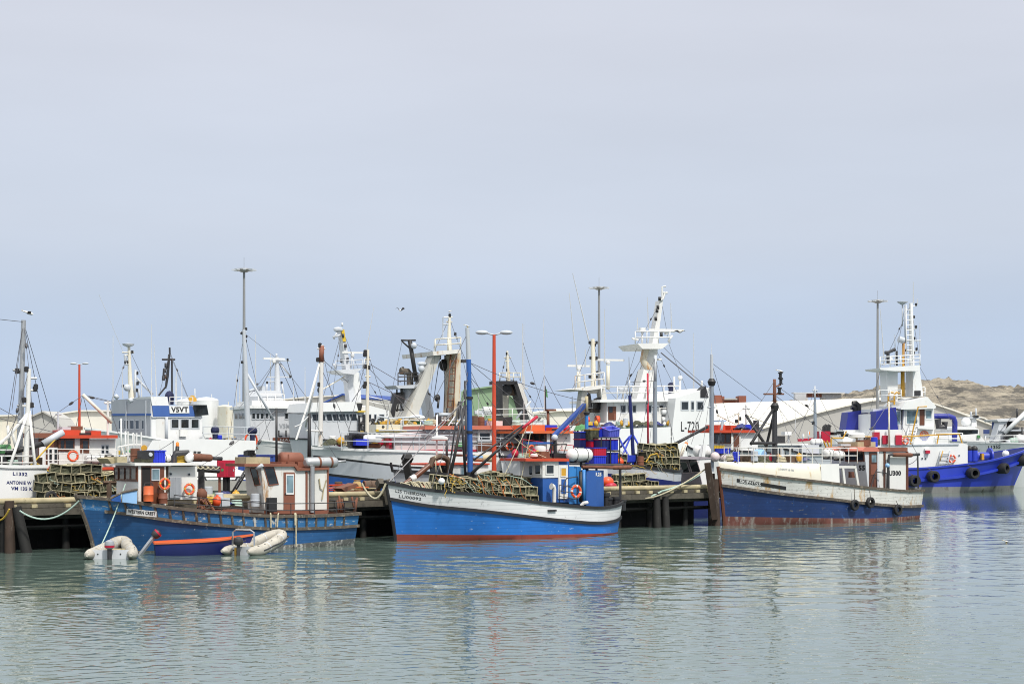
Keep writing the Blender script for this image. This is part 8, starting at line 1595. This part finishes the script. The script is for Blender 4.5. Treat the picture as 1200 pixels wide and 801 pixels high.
# ================================================================== rigging and loose gear
RIG = {
 'faded blue wooden': [((324, 479, .3), (291, 543, .2)), ((362.5, 485, .4), (397, 541, -.5)), ((362.5, 486, .4), (325, 482, .3)), ((324, 480, .3), (236, 545, .2)), ((203, 517, -.5), (160, 541, .3))],
 'grey fronted white ship': [((152, 410, .8), (131, 468, -1)), ((152, 410, .8), (178, 465, 0)), ((199, 412, 2.2), (186, 465, 1)), ((199, 412, 2.2), (224, 474, 0)), ((199, 414, 2.2), (243, 520, -3))],
 'rounded bridge front': [((286, 388, -5), (268, 521, -4)), ((286, 388, -5), (318, 524, -4)), ((286, 390, -5), (324.5, 420, 1)), ((324.5, 420, 1), (280, 478, 0)), ((324.5, 419, 1), (366, 474, 0))],
 'raked bridge windows': [((401, 386, .5), (388, 472, -2)), ((401, 386, .5), (376, 474, -2)), ((402, 388, .5), (440, 477, 0)), ((424, 433, 2), (452, 480, 0))],
 'white bulwark over grey': [((377, 406, -.2), (402, 524, -2)), ((431, 412, -.5), (462, 508, -1)), ((431, 412, -.5), (404, 522, -2)), ((377, 409, -.2), (368, 523, 0)), ((431, 430, -.5), (500, 500, 0)), ((376, 430, -.2), (416, 518, -1))],
 'rusty cream stern': [((540, 409, 0), (585, 500, 0)), ((508, 415, -1), (463, 492, -1)), ((526.6, 372, .5), (509, 411, 0)), ((526.6, 372, .5), (540, 409, 0)), ((480, 400, -.5), (508, 412, -1)), ((471, 400, -.5), (452, 490, -2)), ((540, 410, 0), (560, 500, -1)), ((510, 412, -1.8), (500, 505, -2.5)), ((515, 413, -1.8), (536, 505, -2.5)), ((488, 447, -.5), (512, 470, -.5))],
 'black edged portal': [((594.5, 412, .4), (586, 446, 0)), ((594.5, 412, .4), (610, 447, 0)), ((586, 447, 0), (568, 492, -1)), ((611, 448, 0), (638, 491, -1)), ((596, 450, 0), (596, 490, -1.5)), ((612.5, 400, .6), (640, 491, 0))],
 'orange red wheelhouse': [((642, 481, .4), (617, 505, 0)), ((638, 440, .4), (616, 505, 0)), ((638, 440, .4), (676, 507, .5)), ((671, 485, .5), (700, 540, 0)), ((661, 500, 0), (640, 538, -1.5)), ((642, 482, .4), (690, 541, -1))],
 'large white trawler': [((775, 352, 0), (747, 402, -1)), ((775, 352, 0), (784, 402, 1)), ((762, 407, 0), (733, 467, -1)), ((768, 408, 0), (797, 466, -1)), ((694.5, 397, .2), (671, 455, 0)), ((694.5, 397, .2), (709, 452, 0)), ((709, 452, 0), (742, 490, -2.5)), ((776, 405, 0), (831, 455, -2)), ((784, 403, .5), (806, 460, -1)), ((757, 410, 0), (722, 468, 0)), ((692, 458, -1), (676, 500, -2)), ((747, 404, -1), (728, 468, -2))],
 'navy tripod mast': [((768, 418, 1), (745, 546, -1)), ((768, 418, 1), (798, 551, -1)), ((738, 447, .2), (712, 540, -1)), ((738, 447, .2), (766, 446, 1)), ((768, 449, 1), (759, 540, -1)), ((759, 438, .7), (768, 418, 1))],
 'three slanted front': [((834, 447, .6), (852, 548, 0)), ((834, 447, .6), (798, 535, 0))],
 'cream whaleback bow': [((907.7, 450, .1), (1004, 514, .2)), ((907.7, 446, .1), (843, 541, 0)), ((907.7, 462, .1), (935, 543, -1.8)), ((1041.6, 471, .3), (1008, 523, 0)), ((1041.6, 471, .3), (1075, 532, 0))],
 'ultramarine hulled': [((1067.5, 356, 0), (1034, 428, 0)), ((1067.5, 356, 0), (1079, 428, 1)), ((1060.5, 359, -.3), (1048, 428, 0)), ((1078, 430, 1), (1124, 508, -2)), ((1032, 432, 0), (1020, 480, 0))],
 'grey vessel with red bulwark': [((955, 455, .3), (934, 515, -1)), ((955, 455, .3), (986, 515, 0)), ((955, 470, .3), (920, 519, 0))],
 'registration lettering': [((34, 433, -.4), (6, 530, -1)), ((34, 433, -.4), (44, 552, 0)), ((24.6, 480, .6), (-10, 545, -1)), ((27.5, 378, .6), (34, 433, -.4))],
 'leftmost of the red roofed': [((126.5, 470, .6), (97, 463, .5)), ((126.5, 470, .6), (140, 512, 0)), ((68, 483, .6), (45, 508, 0)), ((68, 483, .6), (97, 463, .5))],
 'red roof and brown wheelhouse': [((874.5, 475, .3), (900, 528, 0)), ((874.5, 475, .3), (838, 504, 0)), ((865.5, 484, .6), (846, 492, .5))],
 'loaded with lobster traps': [((549, 424, .2), (687, 470, .5)), ((687.4, 466, .5), (726, 545, .8)), ((687.4, 466, .5), (650, 537, 0)), ((549.5, 430, .2), (520, 578, -1.6)), ((548, 390, .2), (458, 565, 0))],
 'slanted gantry, marked L1355': [((1192, 480, -2.6), (1160, 519, -3)), ((1204, 482, -2.8), (1170, 518, -3))],
}
rr = random.Random(31)
for k, segs in RIG.items():
    T = find(k)
    for i, (a, b) in enumerate(segs):
        p, q = T.q(*a), T.q(*b); wire(T, p, q, .007 + .006 * (T.O.y / 100) * (1 + .5 * rr.random()), (p - q).length * rr.choice((0, .01, .025)))
        if i % 3 == 0:
            m_ = p.lerp(q, rr.uniform(.3, .7)); mb = MB(); d = (q - p).normalized(); mb.lathe(m_, d, [(-.14, .03), (-.06, .07), (.06, .07), (.14, .03)], 7); T.part('rigging_block', mb, 'darksteel')
# loose gear heaped on the decks, each piece a part of its boat
def clutter(key, px0, px1, y, t0, t1, n, seed, pal, kinds=('coil', 'box', 'float', 'drum', 'net')):
    T = find(key); r = random.Random(seed)
    for i in range(n):
        px = r.uniform(px0, px1); p = T.q(px, y + r.uniform(-1.5, 1.5), r.uniform(t0, t1)); k = r.choice(kinds); mb = MB(); c = r.choice(pal)
        if k == 'coil':
            for j in range(4): mb.torus(p + Vector((0, 0, .06 + .07 * j)), (r.uniform(-.1, .1), r.uniform(-.1, .1), 1), .26 - .02 * j, .045, 14, 5)
            T.part('rope_coil', mb, r.choice(('rope', 'grope', 'yrope')))
        elif k == 'box':
            mb.box(p + Vector((0, 0, .18)), (r.uniform(.4, .8), .5, .36), r.uniform(-.5, .5)); T.part('deck_box', mb, c)
        elif k == 'float':
            mb.ball(p + Vector((0, 0, .2)), (.22, .22, .24), 9); mb.lathe(p + Vector((0, 0, .42)), (0, 0, 1), [(0, .06), (.06, .05)], 6); T.part('net_float', mb, r.choice(('ringorange', 'shipwhite', 'gold', 'crimson')))
        elif k == 'drum':
            mb.lathe(p, (0, 0, 1), [(0, .2), (.24, .2), (.26, .22), (.28, .2), (.55, .2), (.57, .16)], 12); T.part('drum', mb, c)
        else:
            g = 6; mb.add([p + Vector(((i_ / g - .5) * 1.1, (j_ / g - .5) * .8, max(0, .34 - 1.3 * ((i_ / g - .5) ** 2 + (j_ / g - .5) ** 2)) + r.uniform(-.05, .05))) for j_ in range(g + 1) for i_ in range(g + 1)], [(j_ * (g + 1) + i_, j_ * (g + 1) + i_ + 1, (j_ + 1) * (g + 1) + i_ + 1, (j_ + 1) * (g + 1) + i_) for j_ in range(g) for i_ in range(g)]); T.part('net_heap', mb, r.choice(('olive', 'green', 'navy')))
GEN = ('lgrey', 'darksteel', 'rust', 'plasticblue', 'wood', 'shipwhite')
clutter('white bulwark over grey', 385, 560, 522, -1.8, 0, 22, 1, GEN); clutter('white bulwark over grey', 500, 610, 498, -1.5, 1, 12, 2, GEN)
clutter('large white trawler', 690, 790, 499, -4.2, -3.4, 16, 3, GEN); clutter('rusty cream stern', 500, 560, 505, -3, -1, 12, 4, GEN); clutter('rounded bridge front', 268, 360, 525, -4, -3.3, 12, 5, GEN)
clutter('navy tripod mast', 700, 760, 546, -1.2, .4, 9, 6, GEN); clutter('orange red wheelhouse', 640, 690, 505, -.8, .8, 8, 7, GEN); clutter('orange red wheelhouse', 600, 640, 536, -1.2, 0, 6, 8, GEN)
clutter('grey vessel with red bulwark', 912, 985, 540, -1.8, -.6, 12, 10, GEN)
clutter('grey fronted white ship', 140, 172, 533, -4, -2, 8, 12, GEN); clutter('grey fronted white ship', 240, 300, 518, -3.8, -2, 10, 13, GEN); clutter('cream whaleback bow', 855, 960, 541, -1.2, .8, 12, 14, GEN); clutter('cream whaleback bow', 1006, 1026, 523, -1, .8, 5, 15, GEN)
clutter('faded blue wooden', 232, 300, 592, -1.2, .6, 9, 16, GEN); clutter('faded blue wooden', 150, 225, 542, -.6, .8, 7, 17, GEN); clutter('loaded with lobster traps', 484, 505, 577, -.2, .5, 5, 18, GEN, ('coil', 'float')); clutter('loaded with lobster traps', 622, 664, 536.5, -.6, .5, 6, 19, GEN)
clutter('ultramarine hulled', 1000, 1060, 520, -3.0, -2.4, 6, 20, ('lgrey', 'crimson', 'darksteel')); clutter('registration lettering', -5, 40, 545, -1, .6, 8, 21, GEN); clutter('red roof and brown wheelhouse', 840, 888, 503, -.8, .8, 6, 22, GEN)
S = find('dark timber piled pier')
clutter('dark timber piled pier', 228, 300, 585, 1.2, 3, 7, 23, GEN); clutter('dark timber piled pier', 392, 450, 578, .8, 3, 8, 24, GEN)
